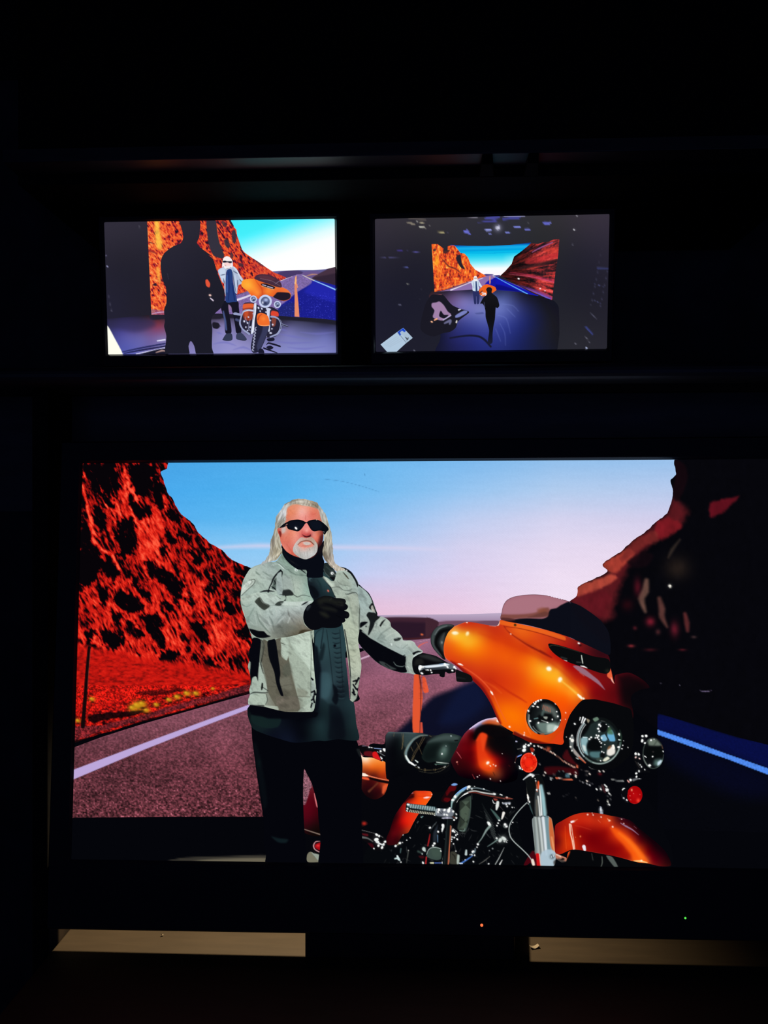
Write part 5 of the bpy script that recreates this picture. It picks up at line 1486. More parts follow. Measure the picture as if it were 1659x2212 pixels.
L.p('1170,305 1260,300 1270,340 1220,335', (150, 168, 156), f=1.5)
L.d('1080,340,32', (206, 218, 212), f=1.6)
L.d('1078,345,13', (90, 104, 98), f=1.4)
# chest slit and pocket
L.l('800,350 720,430 670,500 640,580 600,660 580,740', [34, 30, 28, 24, 20, 26], DK, f=1.5)
L.l('800,350 830,380 820,470', [26, 22, 6], DK, f=1.5)
L.p('680,520 730,480 720,600 730,690 640,680 660,600', (70, 84, 78), f=3, a=.9)
L.l('690,530 710,580 690,600', [16, 16, 10], DK, f=1.5)
L.l('640,640 690,670 720,710', [12, 22, 8], DK, f=1.5)
L.p('740,420 800,390 830,600 840,800 760,790 720,680', (148, 162, 158), f=3)
L.l('830,480 850,640 845,780', [8, 10, 8], (104, 116, 112), f=3, a=.8)
L.l('430,740 500,720 570,715 690,725', [8, 26, 30, 6], DK, f=2)
L.l('590,680 660,700 720,715', [6, 14, 6], (186, 198, 190), f=2, a=.8)
L.l('560,790 640,800 720,820 800,860', [6, 18, 16, 6], (40, 48, 46), f=2, a=.9)
L.p('570,750 700,745 760,790 800,850 720,820 640,795', (160, 176, 166), f=2, a=.8)
L.p('850,700 960,690 1030,760 1010,800 880,800 830,790', (36, 40, 40), f=2.5)
L.l('780,785 850,780 900,800 1020,780 1100,825 1200,790 1330,820', [5, 10, 16, 12, 10, 8, 6], (40, 46, 44), f=1.6)
L.l('890,800 900,850 870,900', [14, 18, 20], DK, f=1.5)
L.p('900,820 1060,810 1070,900 910,910', (156, 174, 160), f=3, a=.9)
L.l('1000,470 1030,600 1050,740', [5, 6, 6], (104, 118, 108), f=1.6, a=.8)
L.p('840,480 960,460 1010,600 1040,740 960,690 850,690', (140, 152, 148), f=5, a=.6)
L.l('1280,480 1310,650 1380,860', [10, 14, 10], (92, 122, 116), f=2, a=.8)
L.l('1300,560 1340,760 1385,880', [4, 5, 5], (60, 80, 76), f=1.5, a=.8)
# shoulder badge
L.p('100,720 130,620 230,530 310,508 345,530 310,600 200,700 100,800 88,780', (176, 188, 178), f=2)
L.l('100,800 200,705 310,605 345,540 320,508 230,530', [10, 9, 9, 9, 9, 6], (48, 54, 50), f=1.5)
L.l('110,730 140,640 230,560 290,540', [8, 14, 14, 10], (206, 214, 206), f=3)
L.l('130,720 210,610 280,560', [8, 12, 8], (206, 214, 206), f=3)
L.l('280,520 290,560 260,600', 7, (60, 66, 60), f=1.5)
# lower body of the left half
F('L4')
L.p('640,100 690,200 740,290 830,390 890,500 890,0 640,0', (178, 192, 178), f=2.2, a=.9)
L.p('615,110 640,170 690,290 770,370 850,460 900,560 895,860 740,870 690,650 650,480 615,380', (150, 162, 148), f=2.5, a=.9)
L.p('290,130 360,150 440,130 520,110 520,330 590,395 610,340 640,500 680,680 730,850 760,1000 740,1045 500,1035 430,940 350,790 330,640 290,480 270,400', (90, 88, 76), f=2)
L.p('500,640 620,600 660,760 540,760', (104, 104, 92), f=8, a=.7)
L.p('540,480 620,420 650,560 560,600', (78, 82, 72), f=8, a=.7)
L.l('330,720 480,730 640,700', [6, 10, 6], (66, 64, 56), f=3, a=.5)
L.l('560,850 650,860 720,850 890,860', [6, 8, 8, 8], (84, 86, 76), f=2, a=.7)
L.p('450,870 560,850 720,860 750,1000 520,1020', (100, 94, 84), f=5, a=.55)
L.d('490,940,36', (118, 108, 98), f=5, a=.5)
L.d('540,900,30', (120, 110, 100), f=5, a=.5)
L.p('520,120 600,110 612,330 585,392 540,330 518,290 530,240 515,170', (164, 178, 164), f=1.8)
L.l('520,170 570,190', [10, 4], (60, 64, 56), f=2)
L.p('350,140 440,120 470,260 490,400 510,560 500,660 550,845 515,840 460,700 430,540 370,380 350,260', DK, f=1.6)
L.p('150,110 260,130 250,300 240,430 225,560 225,665 200,600 150,620 135,730 120,560 130,420 105,390 105,290', (6, 7, 14), f=1.6)
L.p('240,420 270,500 310,620 340,760 320,800 200,800 130,760 140,700 170,610 200,600 225,660', (156, 170, 158), f=2)
L.l('265,130 300,200 270,380 260,440 290,560', [8, 16, 14, 10, 4], (24, 26, 26), f=2)
L.p('265,140 310,150 300,260 270,380 250,400', (84, 86, 76), f=3, a=.8)
L.l('280,690 275,740 270,770', [20, 26, 10], (16, 18, 18), f=1.6)
L.l('290,740 350,780', [8, 10], (30, 34, 34), f=2, a=.8)
L.l('120,825 180,800 300,808 350,800', [8, 16, 10, 8], (40, 46, 44), f=1.8, a=.9)
L.p('110,850 200,825 330,830 325,960 200,955 105,930', (160, 174, 160), f=2, a=.9)
L.l('330,830 345,900 320,955', [10, 10, 10], (60, 66, 60), f=2, a=.8)
L.l('130,965 300,975 310,990', [10, 14, 6], (26, 28, 30), f=2, a=.9)
L.p('310,970 470,980 480,1030 300,985', (166, 178, 164), f=2, a=.8)
L.l('900,0 905,300 900,600 900,850', [5, 6, 6, 6], (80, 92, 82), f=1.5, a=.9)
L.p('905,600 930,640 965,760 955,880 930,1030 900,1000 905,800', (150, 164, 156), f=1.8)
for s in ('905,620 925,640', '905,800 935,790', '950,800 930,880 910,900', '945,780 960,830', '915,940 900,990', '930,860 945,930'):
    L.l(s, [18, 22], DK, f=1.6)
L.l('940,100 945,400 960,640 970,760', [8, 6, 6, 8], (14, 18, 22), f=1.6, a=.9)
L.p('780,1010 870,940 895,930 880,1045 740,1045', (168, 180, 166), f=3, a=.7)
L.p('720,750 800,760 860,800 840,850 740,860', (112, 112, 98), f=5, a=.5)
# right half
F('L3')
L.l('465,360 540,470 600,560 660,700 690,750', [24, 34, 40, 44, 40], (7, 9, 15), f=2)
L.p('470,370 520,400 640,500 700,540 720,560 640,570 600,540 520,450', (186, 198, 184), f=2.5, a=.8)
L.l('640,575 720,560 780,570 850,620 960,625 1000,590', [8, 9, 9, 9, 9, 6], (70, 80, 74), f=1.6, a=.9)
L.l('730,440 780,510 850,530 950,535 990,560', [6, 8, 7, 7, 6], (90, 102, 94), f=1.6, a=.9)
L.p('830,545 960,545 985,580 950,605 850,600', (150, 164, 152), f=2)
L.l('860,560 890,590', 8, (184, 196, 186), f=2, a=.7)
L.l('900,550 950,580 930,600', 8, (190, 202, 192), f=2, a=.8)
L.p('740,320 850,310 920,420 1000,560 900,530 790,520 740,440', (150, 162, 150), f=4, a=.8)
L.l('840,300 900,370 940,420', [8, 22, 10], (34, 34, 28), f=1.6)
L.l('880,350 930,400', 7, (104, 84, 50), f=1.6)
L.l('880,690 940,690 1020,665 1070,665 1110,720 1140,850', [6, 16, 10, 9, 9, 10], (22, 26, 26), f=1.6)
L.l('1140,850 1135,1000 1130,1200 1140,1340', [12, 16, 20, 24], (40, 46, 42), f=3, a=.8)
L.p('930,720 1100,690 1130,900 1100,1300 1060,1300 1000,1000', (156, 164, 148), f=6, a=.6)
L.l('880,680 950,800 1000,1050 1050,1250', [6, 8, 10, 10], (112, 122, 110), f=4, a=.5)
L.l('730,215 850,225 920,265 990,320 1070,450 1110,550 1200,600 1300,690 1370,840 1390,930', [18, 34, 40, 36, 34, 36, 24, 20, 18, 12], (10, 12, 18), f=1.6)
L.l('740,260 850,270 900,280', [12, 16, 6], (196, 200, 190), f=2.5, a=.8)
L.d('905,270,14', (226, 228, 226), f=1.6)
L.l('1000,380 1060,480 1090,560', [10, 10, 10], (190, 202, 196), f=3, a=.5)
L.p('1100,580 1220,640 1320,780 1350,840 1250,900 1170,980 1140,850', (152, 170, 166), f=6, a=.7)
L.p('1170,980 1280,870 1330,850 1280,960 1190,1120', (166, 184, 178), f=7, a=.6)
L.l('1150,960 1170,1080', [26, 30], (52, 60, 58), f=4, a=.8)
L.p('890,960 960,990 1030,1300 1060,1659 940,1659 870,1350 850,1200 940,1120 960,1050', (164, 174, 156), f=4, a=.5)
F('L4')
for k in range(7):
    y = 100 + k * 75
    L.l('1400,%d 1440,%d 1480,%d' % (y, y + 18, y), [4, 8, 4], (124, 132, 116), f=2.4, a=.6)
L.l('1330,0 1380,300 1405,600 1400,880', [12, 14, 14, 12], (8, 10, 16), f=2, a=.9)
L.l('1408,600 1410,880', 6, (150, 160, 146), f=1.6, a=.7)
L.d('1380,597,14', (150, 160, 156), f=1.8)
for s in ('1440,660 1480,650', '1470,700 1510,620', '1440,700 1480,760 1500,760', '1430,800 1460,830', '1500,780 1525,720', '1440,760 1450,800'):
    L.l(s, [18, 28], DK, f=1.6)
L.p('1500,800 1540,560 1560,880 1510,915 1440,925 1480,880', (6, 7, 13), f=1.8)
L.fn(cloth(3)).fn(speckle(.045, 1.3, 77))

# far sleeve, reaching to the handlebar
L = Lay('sleeve', MAN, 'L3: 1115,520 1200,585 1300,670 1370,800 1420,940 1455,1040 L5: 370,600 430,610 500,640 550,690 570,760 660,830 720,900 740,950 840,950 900,980 920,1020 960,1060 1020,1110 960,1160 900,1200 880,1260 920,1430 820,1420 700,1410 560,1370 430,1310 '
        '330,1240 230,1140 150,1060 95,980 90,930 110,800 120,500 90,300', (150, 164, 158), h=1.25)
F('L5')
L.field([(200, 300, (150, 168, 164)), (200, 500, (150, 166, 162)), (480, 680, (160, 172, 162)), (420, 800, (158, 170, 162)), (560, 850, (160, 172, 164)), (400, 900, (140, 156, 150)), (650, 1000, (158, 170, 164)), (820, 1000, (168, 180, 172)),
         (850, 1080, (150, 164, 158)), (700, 1100, (150, 164, 160)), (200, 800, (150, 160, 152)), (560, 1000, (150, 162, 156))], e=5)
L.l('90,140 150,190 220,250 280,340 310,440 350,550 400,600', [30, 20, 18, 16, 14, 20, 30], (10, 12, 18), f=1.6)
L.p('90,830 130,790 240,900 340,960 480,1040 620,1110 740,1170 790,1190 770,1280 790,1400 700,1410 560,1370 430,1310 330,1240 230,1140 150,1060 95,980', (6, 7, 13), f=1.6)
L.p('210,590 240,545 290,550 340,560 400,620 340,680 310,760 250,870 230,880 250,760 260,690 240,640', (22, 26, 28), f=1.8)
L.p('120,700 180,680 230,690 170,740 120,770', DK, f=1.8)
L.p('245,480 280,420 300,420 320,500 290,520', (24, 26, 28), f=1.8)
L.p('275,470 300,450 330,540 290,530', (170, 170, 160), f=2)
L.l('410,740 440,690 480,650', [24, 26, 6], (20, 22, 24), f=2)
L.l('370,740 400,690 430,640', [10, 14, 8], (176, 186, 178), f=2.5)
L.l('330,700 360,720 340,760', [12, 18, 8], (120, 132, 126), f=3, a=.8)
L.d('205,750,16', (90, 100, 96), f=2)
L.d('205,750,9', (20, 24, 26), f=1.5)
L.l('150,820 220,870 250,880', [14, 16, 10], (130, 142, 136), f=2)
L.l('560,760 500,800 430,850 370,930', [8, 14, 14, 6], (108, 120, 114), f=5, a=.8)
L.l('640,830 540,870 480,920', [8, 12, 6], (186, 196, 186), f=5, a=.6)
L.p('600,930 640,910 710,910 720,890 690,945 620,960', (44, 50, 50), f=2)
L.l('600,920 650,915', [12, 14], (150, 160, 156), f=2, a=.9)
L.l('560,1000 575,1000 570,1020', 9, (210, 220, 216), f=2)
L.l('640,1040 720,1070 760,1040 800,1010', [8, 12, 10, 6], (110, 122, 118), f=4, a=.6)
L.l('700,1000 690,1060 740,1080', [8, 8, 6], (180, 190, 184), f=3, a=.6)
L.p('860,990 920,1010 960,1060 1010,1105 930,1110 870,1140', (160, 172, 164), f=3, a=.6)
L.l('760,1160 720,1180 770,1200', [10, 10, 10], DK, f=2)
L.p('600,1250 640,1310 720,1320 770,1290 770,1380 700,1380 620,1340', (6, 7, 13), f=2)
L.l('600,1260 640,1310 720,1325 760,1310', [8, 12, 10, 6], (92, 104, 102), f=2)
L.p('390,1250 460,1260 560,1320 640,1360 560,1365 450,1320', (58, 66, 66), f=3, a=.9)
L.l('480,1290 540,1340', [14, 10], (20, 24, 26), f=2)
L.p('780,1180 850,1140 890,1160 870,1250 880,1330 910,1430 830,1420 790,1380 770,1320 775,1240', (150, 162, 154), f=2)
L.l('770,1330 800,1325 820,1340', [8, 10, 6], (196, 206, 200), f=2, a=.8)
L.l('790,1200 780,1300 810,1400', [6, 8, 6], (96, 106, 102), f=2.5, a=.7)
L.p('870,1130 940,1100 1000,1110 930,1130 890,1160', DK, f=1.5)
L.l('890,1180 930,1145 1010,1130', [20, 18, 8], (190, 200, 196), f=2)
L.fn(cloth(5)).fn(speckle(.045, 1.3, 78))

# bent sleeve across the chest
L = Lay('sleeve', MAN, 'L2: 88,800 100,820 230,790 400,740 470,760 560,770 700,800 800,870 880,900 1100,910 1390,890 1340,930 1260,1010 1215,1110 1205,1230 1240,1330 1330,1400 1390,1420 1280,1445 1100,1500 900,1545 740,1560 600,1595 450,1570 330,1520 250,1430 180,1260 '
        '150,1100 100,1000', (158, 172, 164), h=1.25)
F('L2')
L.field([(150, 850, (166, 180, 168)), (250, 900, (160, 176, 166)), (500, 820, (170, 184, 174)), (650, 900, (168, 182, 174)), (900, 950, (176, 190, 182)), (1150, 930, (176, 188, 180)), (1250, 1000, (176, 188, 186)), (400, 1150, (150, 164, 156)), (600, 1120, (158, 172, 166)),
         (800, 1100, (160, 172, 168)), (1000, 1080, (156, 166, 162)), (1150, 1080, (158, 168, 164)), (250, 1150, (138, 154, 146)), (300, 1330, (136, 150, 142)), (500, 1300, (142, 154, 148)), (600, 1420, (150, 160, 152)), (800, 1380, (112, 118, 112)), (1000, 1400, (112, 112, 100)),
         (1150, 1300, (124, 122, 110)), (1130, 1180, (136, 140, 134)), (1250, 1400, (104, 98, 84)), (900, 1500, (100, 102, 92)), (1050, 1470, (92, 90, 76)), (700, 1530, (120, 126, 116)), (400, 1420, (130, 142, 132))], e=5, pw=1.7)
L.p('340,900 430,825 500,920 610,980 520,1060 440,1020 370,950', (58, 64, 58), f=2)
L.p('390,900 430,860 490,940 560,985 510,1030 430,980', (50, 54, 48), f=5, a=.7)
L.p('700,970 740,920 800,900 860,905 790,985', (52, 60, 56), f=2)
L.l('610,980 700,975 790,985 950,985 1100,990', [6, 8, 8, 6, 4], (104, 118, 112), f=2, a=.8)
L.l('430,830 480,920 600,980', [4, 6, 4], (196, 206, 198), f=2, a=.7)
L.p('1170,975 1220,930 1300,900 1240,950', DK, f=1.8)
L.p('800,930 1000,930 1160,945 1100,980 880,985', (184, 196, 188), f=4, a=.6)
for s, w, k, a in (('120,960 200,1000 280,950', [6, 14, 6], (112, 130, 122), .6), ('200,870 330,810 420,800', [6, 14, 8], (178, 190, 182), .6), ('240,1180 300,1060 330,1010', [10, 18, 6], (116, 132, 124), .7),
                   ('370,1080 420,1250 540,1400 620,1480', [6, 20, 24, 8], (100, 114, 106), .65), ('420,1200 500,1290 560,1390', [8, 18, 8], (172, 184, 176), .6), ('600,1180 650,1270 690,1440', [6, 24, 8], (102, 114, 110), .6),
                   ('580,1220 620,1330 680,1450', [6, 18, 6], (176, 186, 180), .55), ('720,1300 780,1210 860,1120', [6, 22, 8], (122, 134, 130), .6), ('720,1330 800,1240 880,1180', [4, 14, 6], (178, 188, 184), .5),
                   ('930,1060 950,1140 1000,1220 1070,1320', [6, 22, 20, 8], (104, 108, 104), .7), ('930,1290 960,1210 980,1180', [20, 24, 6], (172, 180, 174), .6), ('1010,1210 1040,1290', [14, 18], (110, 110, 104), .6),
                   ('240,1240 300,1310 360,1330', [6, 14, 6], (168, 180, 172), .5), ('330,1110 350,1200 380,1320', [6, 12, 6], (170, 182, 174), .5), ('540,1060 580,1040 640,1030', [6, 14, 8], (180, 192, 184), .5),
                   ('700,1020 740,1100 720,1180', [8, 16, 6], (176, 186, 180), .5), ('1060,1020 1150,1010 1200,1040', [6, 12, 8], (178, 188, 184), .5), ('380,1010 430,1080 460,1180', [6, 16, 8], (176, 188, 178), .45)):
    L.l(s, w, k, f=3.6, a=min(1, a * 1.4))
L.p('640,1370 760,1330 900,1290 1000,1330 1130,1390 1090,1420 900,1430 760,1500 660,1500', (92, 96, 88), f=14, a=.55)
L.p('1150,1430 1230,1410 1330,1420 1230,1450 1130,1490', (48, 40, 26), f=5, a=.8)
L.l('1390,1422 1280,1448 1100,1500 900,1548', [8, 10, 10, 8], (70, 64, 48), f=3, a=.8)
L.p('240,1400 290,1400 400,1430 500,1440 560,1500 620,1530 500,1560 380,1550 290,1500', (7, 9, 14), f=2)
L.l('300,1500 380,1560 500,1590 600,1590', [6, 12, 14, 8], (140, 150, 140), f=2.5, a=.8)
L.fn(cloth(7)).fn(speckle(.045, 1.3, 79))

# collar on the far side
L = Lay('collar', MAN, 'L1: 1215,1530 1230,1440 1330,1430 1420,1500 L3: 640,200 700,280 720,330 700,400 675,460 620,420 530,340 480,270 480,220', (34, 44, 44), h=1.25)
F('L3')
L.l('490,240 520,310 590,380 640,420', [8, 10, 10, 6], (92, 108, 106), f=2)
L.p('490,260 520,330 560,370 500,380 470,330', (8, 10, 16), f=2)
L.l('540,200 600,250 680,280', [10, 16, 8], (60, 76, 74), f=4, a=.7)
L.p('600,390 700,380 700,420 680,455 630,420', (12, 14, 18), f=2)
L.d('645,318,40', (14, 18, 20), f=2)
L.d('645,318,34', (226, 232, 230), f=1.6)
L.l('648,312 655,325', 8, (40, 46, 50), f=1.5)
L.l('690,330 715,370 700,400', [10, 16, 6], (170, 180, 170), f=2, a=.8)

# neck tube
L = Lay('neck_tube', MAN, 'L1: 370,1060 450,1170 540,1240 640,1290 870,1330 1000,1310 1080,1230 1100,1100 1180,1040 1250,950 1230,1150 1205,1300 1240,1400 1230,1500 1215,1659 L3: 480,300 470,390 200,390 195,290 L1: 860,1575 700,1565 540,1455 425,1325 370,1200', (8, 11, 20), h=1.3)
F('L1')
L.l('420,1230 540,1380 700,1480', [10, 22, 10], (22, 26, 32), f=6, a=.6)
L.l('560,1390 620,1430', [8, 8], (50, 46, 44), f=4, a=.5)
L.p('1110,1120 1180,1060 1230,1060 1210,1180 1130,1250', (30, 18, 20), f=10, a=.5)

# head: hair
L = Lay('hair', MAN, ['L1: 520,185 600,140 740,118 900,140 1020,165 1100,210 1150,280 1220,360 1280,450 1310,560 1350,680 1385,800 1395,930 1420,1050 1415,1150 1425,1300 1455,1420 1560,1510 1670,1570 L3: 760,270 L1: 1500,1610 1390,1520 1290,1420 1220,1330 1200,1200 1240,1000 1150,700 700,600 400,700 '
        '350,1000 385,1190 330,1290 250,1375 120,1410 0,1455 -60,1490 -40,1430 30,1370 110,1250 130,1130 150,980 200,820 235,660 250,510 340,360 430,240',
        ], (186, 184, 174), h=1.15, rough=(1.6, 5))
F('L1')
L.field([(600, 180, (150, 144, 130)), (760, 170, (190, 184, 172)), (900, 210, (186, 178, 162)), (1060, 240, (150, 136, 116)), (450, 300, (190, 192, 190)), (400, 420, (206, 208, 212)), (320, 520, (168, 168, 162)), (300, 620, (150, 148, 138)), (260, 720, (170, 166, 150)),
         (240, 900, (176, 170, 152)), (200, 1000, (150, 142, 128)), (270, 1050, (190, 186, 168)), (250, 1150, (150, 142, 122)), (200, 1300, (186, 180, 160)), (60, 1390, (176, 178, 176)), (1200, 400, (176, 176, 172)), (1260, 540, (190, 188, 178)), (1300, 680, (170, 166, 150)),
         (1340, 900, (190, 186, 168)), (1300, 1050, (176, 170, 152)), (1380, 1100, (170, 168, 158)), (1280, 1200, (150, 144, 128)), (1300, 1330, (120, 110, 96)), (1370, 1400, (170, 160, 150)), (1560, 1570, (196, 186, 170))], e=2.5)
for s, w, k, a in (('540,200 640,150 800,140', [8, 14, 8], (120, 112, 100), .7), ('600,200 700,170 860,180 1000,220', [6, 14, 14, 8], (212, 208, 198), .7), ('620,230 760,215 900,240', [6, 10, 6], (130, 116, 98), .6), ('950,200 1040,250 1110,300', [8, 22, 10], (120, 104, 84), .7),
                   ('1060,180 1120,230 1160,300', [6, 12, 8], (206, 200, 188), .6), ('470,260 380,420 300,560', [10, 20, 10], (222, 224, 228), .7), ('500,300 440,420 400,520', [8, 22, 8], (214, 212, 214), .7), ('360,380 290,500 260,600', [6, 12, 8], (132, 130, 124), .7),
                   ('450,480 380,560 280,640', [6, 14, 10], (120, 116, 106), .7), ('420,560 350,620 290,700', [6, 12, 8], (96, 86, 72), .7), ('330,700 260,760 230,860', [8, 16, 10], (204, 200, 182), .7), ('250,800 240,960 280,1100 350,1180', [8, 20, 22, 10], (208, 204, 186), .75),
                   ('210,840 190,960 200,1100', [6, 12, 8], (116, 104, 96), .7), ('300,900 290,1000 330,1120', [6, 12, 8], (110, 98, 80), .7), ('160,1000 150,1120 180,1220', [4, 10, 6], (196, 196, 196), .6), ('360,1180 290,1260 160,1350 40,1400', [8, 26, 24, 8], (210, 204, 184), .75),
                   ('370,1200 330,1270 240,1350', [8, 14, 6], (110, 96, 72), .8), ('240,1120 230,1220 160,1300', [6, 14, 6], (120, 108, 86), .6), ('1150,300 1220,420 1260,560', [10, 20, 12], (208, 210, 208), .7), ('1180,420 1210,520 1240,600', [6, 12, 8], (130, 130, 124), .7),
                   ('1270,480 1300,600 1320,720', [6, 12, 8], (130, 126, 114), .6), ('1340,740 1370,880 1380,1000', [6, 14, 10], (210, 206, 190), .6), ('1300,840 1290,960 1310,1080 1270,1180', [8, 18, 20, 10], (206, 202, 184), .7), ('1260,900 1260,1020 1230,1150', [6, 12, 8], (96, 88, 76), .8),
                   ('1390,940 1380,1040 1400,1120', [6, 12, 8], (126, 120, 108), .6), ('1340,1100 1300,1200 1330,1320', [6, 14, 8], (190, 184, 170), .7), ('1250,1180 1240,1300 1290,1400', [8, 22, 14], (104, 92, 78), .7), ('1380,1150 1390,1280 1430,1400', [4, 8, 5], (200, 200, 206), .6),
                   ('1310,1360 1400,1480 1540,1560', [8, 16, 8], (206, 196, 180), .7), ('1290,1380 1360,1470 1450,1560', [6, 12, 6], (120, 106, 90), .6), ('100,1280 60,1350 0,1420', [3, 6, 4], (196, 204, 212), .6)):
    L.l(s, w, k, f=2.6, a=a)
L.l('430,245 500,195 600,140', [6, 10, 6], (56, 60, 66), f=1.8, a=.8)
L.fn(lambda X, Y, c: c * (1 + .30 * (noise(X / 1.1 + Y / 9, Y / 7, 51) - .5) + .22 * (noise(X / 2.6 + Y / 11, Y / 13, 52) - .5))[:, None])

# face
L = Lay('face', MAN, 'L1: 470,340 500,275 580,235 680,225 800,250 920,268 1050,298 1130,340 1160,440 1180,540 1200,640 1215,760 1222,860 1215,960 1180,1060 1115,1130 1090,1240 1000,1320 870,1350 740,1325 640,1295 540,1248 450,1180 380,1080 345,990 330,900 290,800 282,735 340,700 440,600 452,480',
        (226, 132, 106), h=1.1)
L.field([(560, 300, (226, 140, 108)), (700, 290, (232, 150, 122)), (540, 420, (230, 134, 100)), (640, 400, (232, 142, 112)), (760, 370, (242, 176, 164)), (840, 400, (240, 166, 152)), (760, 470, (238, 158, 146)), (950, 340, (230, 140, 118)), (1050, 350, (224, 128, 104)), (1000, 430, (220, 112, 94)),
         (1100, 460, (220, 124, 104)), (930, 510, (228, 130, 116)), (600, 500, (226, 136, 112)), (500, 540, (214, 124, 100)), (1150, 530, (206, 116, 96)), (330, 780, (196, 92, 78)), (400, 760, (206, 166, 156)), (420, 900, (222, 124, 102)), (520, 800, (226, 128, 104)), (560, 860, (230, 134, 110)),
         (640, 830, (238, 150, 126)), (560, 1000, (222, 122, 104)), (620, 1020, (230, 140, 124)), (480, 1050, (214, 112, 96)), (430, 1130, (224, 128, 112)), (520, 1170, (216, 108, 92)), (560, 1220, (220, 104, 84)), (700, 900, (232, 142, 128)), (860, 680, (232, 134, 128)), (880, 760, (240, 150, 140)),
         (930, 800, (226, 116, 108)), (810, 840, (206, 88, 84)), (960, 850, (172, 62, 62)), (1010, 860, (222, 146, 136)), (1100, 850, (214, 112, 88)), (1120, 930, (204, 96, 78)), (1090, 1000, (204, 104, 84)), (1180, 900, (150, 64, 56)), (1170, 1000, (96, 42, 40)), (1130, 1100, (40, 18, 22)), (1200, 800, (120, 54, 48))], e=2.4, pw=1.7)
F('L1')
L.l('860,460 850,520 860,545', [6, 12, 8], (196, 88, 80), f=2.5, a=.7)
L.l('1000,440 1050,430 1080,410', [6, 12, 6], (196, 88, 72), f=2.5, a=.6)
L.l('540,350 600,420 660,440', [4, 8, 4], (206, 112, 84), f=3, a=.5)
L.p('310,780 350,790 365,840 350,900 330,890', (110, 28, 24), f=3, a=.85)
L.p('370,730 440,700 440,790 380,830', (204, 190, 184), f=4, a=.8)
L.l('390,1060 450,1150 540,1220', [10, 18, 10], (238, 150, 130), f=4, a=.6)
L.l('470,1040 530,1140 590,1230', [6, 12, 8], (186, 84, 70), f=3, a=.6)
L.l('440,930 480,900', [6, 8], (190, 92, 76), f=3, a=.5)
L.p('790,850 830,870 880,885 930,870 965,850 960,890 920,905 870,905 820,890', (62, 14, 20), f=2.2)
L.l('790,780 780,840 810,870', [6, 10, 8], (186, 70, 70), f=3, a=.7)
L.b(880, 770, 40, 50, (248, 178, 168), .6)
L.p('1150,900 1220,850 1215,980 1170,1060 1120,1120', (52, 20, 24), f=8, a=.7)
L.l('640,780 720,760 760,730', [8, 10, 4], (250, 176, 140), f=3, a=.6)

for s, k in (('480,420 470,340 500,280 560,240', (196, 192, 188)), ('500,300 560,250 640,235', (176, 166, 150)), ('640,236 720,232 800,256', (170, 156, 136)), ('780,250 860,262 940,274', (190, 182, 168)), ('930,268 1020,290 1100,325', (150, 130, 108)), ('1110,320 1150,400 1170,500', (200, 196, 190)),
             ('460,480 470,400', (206, 204, 204)), ('1140,380 1165,460 1185,560', (170, 164, 156)), ('455,560 450,500', (190, 186, 184))):
    L.l(s, [10, 22, 10], k, f=2.4, a=.75)
L.fn(speckle(.035, 1.4, 82))

L = Lay('beard', MAN, 'L1: 790,905 870,925 965,898 1020,935 1065,995 1102,1060 1097,1180 1050,1262 960,1322 870,1357 780,1342 680,1284 608,1210 600,1130 640,1040 690,975 740,925', (186, 182, 178), h=1.1)
F('L1')
L.field([(820, 930, (196, 164, 150)), (930, 930, (190, 150, 132)), (760, 960, (206, 176, 164)), (1010, 980, (184, 158, 142)), (680, 1060, (200, 184, 178)), (640, 1140, (196, 188, 184)), (1080, 1080, (186, 178, 170)), (1060, 1180, (190, 188, 186)), (960, 1240, (200, 198, 196)), (860, 1200, (196, 188, 184)),
         (760, 1220, (190, 184, 180)), (700, 1260, (176, 172, 166)), (860, 1310, (186, 184, 180)), (960, 1160, (196, 184, 176)), (820, 1130, (226, 168, 152))], e=2.5)
L.p('700,1060 760,1005 850,982 950,992 1020,1052 1010,1095 900,1118 780,1112 720,1090', (226, 144, 126), f=2)
L.p('800,1020 860,1000 940,1010 965,1045 920,1070 850,1065', (204, 192, 184), f=3)
L.l('700,1060 760,1002 850,978 950,988 1025,1055', [8, 14, 16, 18, 16], (112, 54, 40), f=2)
L.l('800,1080 860,1085 960,1062', [6, 12, 6], (176, 92, 82), f=2.2, a=.8)
for s, k in (('650,1130 700,1230', (220, 216, 212)), ('720,1150 760,1280', (160, 154, 148)), ('800,1180 830,1320', (216, 212, 208)), ('900,1150 890,1300', (164, 158, 152)), ('960,1140 990,1260', (218, 214, 210)), ('1030,1130 1040,1220', (160, 156, 150)), ('680,1000 640,1080', (220, 212, 206)), ('860,1220 870,1340', (222, 220, 218)),
             ('940,1140 950,1170', (110, 90, 80)), ('1060,1020 1080,1100', (210, 204, 196)), ('740,950 700,1000', (216, 200, 190))):
    L.l(s, [6, 14, 6], k, f=3, a=.6)
L.fn(speckle(.06, 1.2, 83))

L = Lay('sunglasses', MAN, 'L1: 320,715 345,690 400,640 470,600 560,558 700,543 800,565 870,598 930,565 1010,546 1100,546 1180,585 1240,630 1310,700 1330,750 1290,795 1250,855 1218,825 1200,780 1130,772 1040,787 980,762 930,690 890,622 850,630 810,690 760,750 700,788 600,768 500,738 470,680 440,690 400,705', (8, 11, 19), h=1.0)
F('L1')
L.p('520,600 640,570 760,590 820,640 740,730 620,740 530,710', (13, 18, 30), f=6, a=.8)
L.p('940,600 1040,570 1150,590 1200,680 1150,750 1030,760 970,700', (14, 20, 32), f=6, a=.8)
L.d('662,722,30', (255, 255, 255), f=1.2)
L.d('880,588,12', (250, 222, 196), f=1.5)
L.d('1085,546,12', (250, 226, 200), f=1.5)
L.l('450,665 480,640', [8, 18], (190, 130, 122), f=1.5)
L.l('360,705 420,690 440,670', [6, 10, 4], (60, 50, 46), f=2, a=.7)
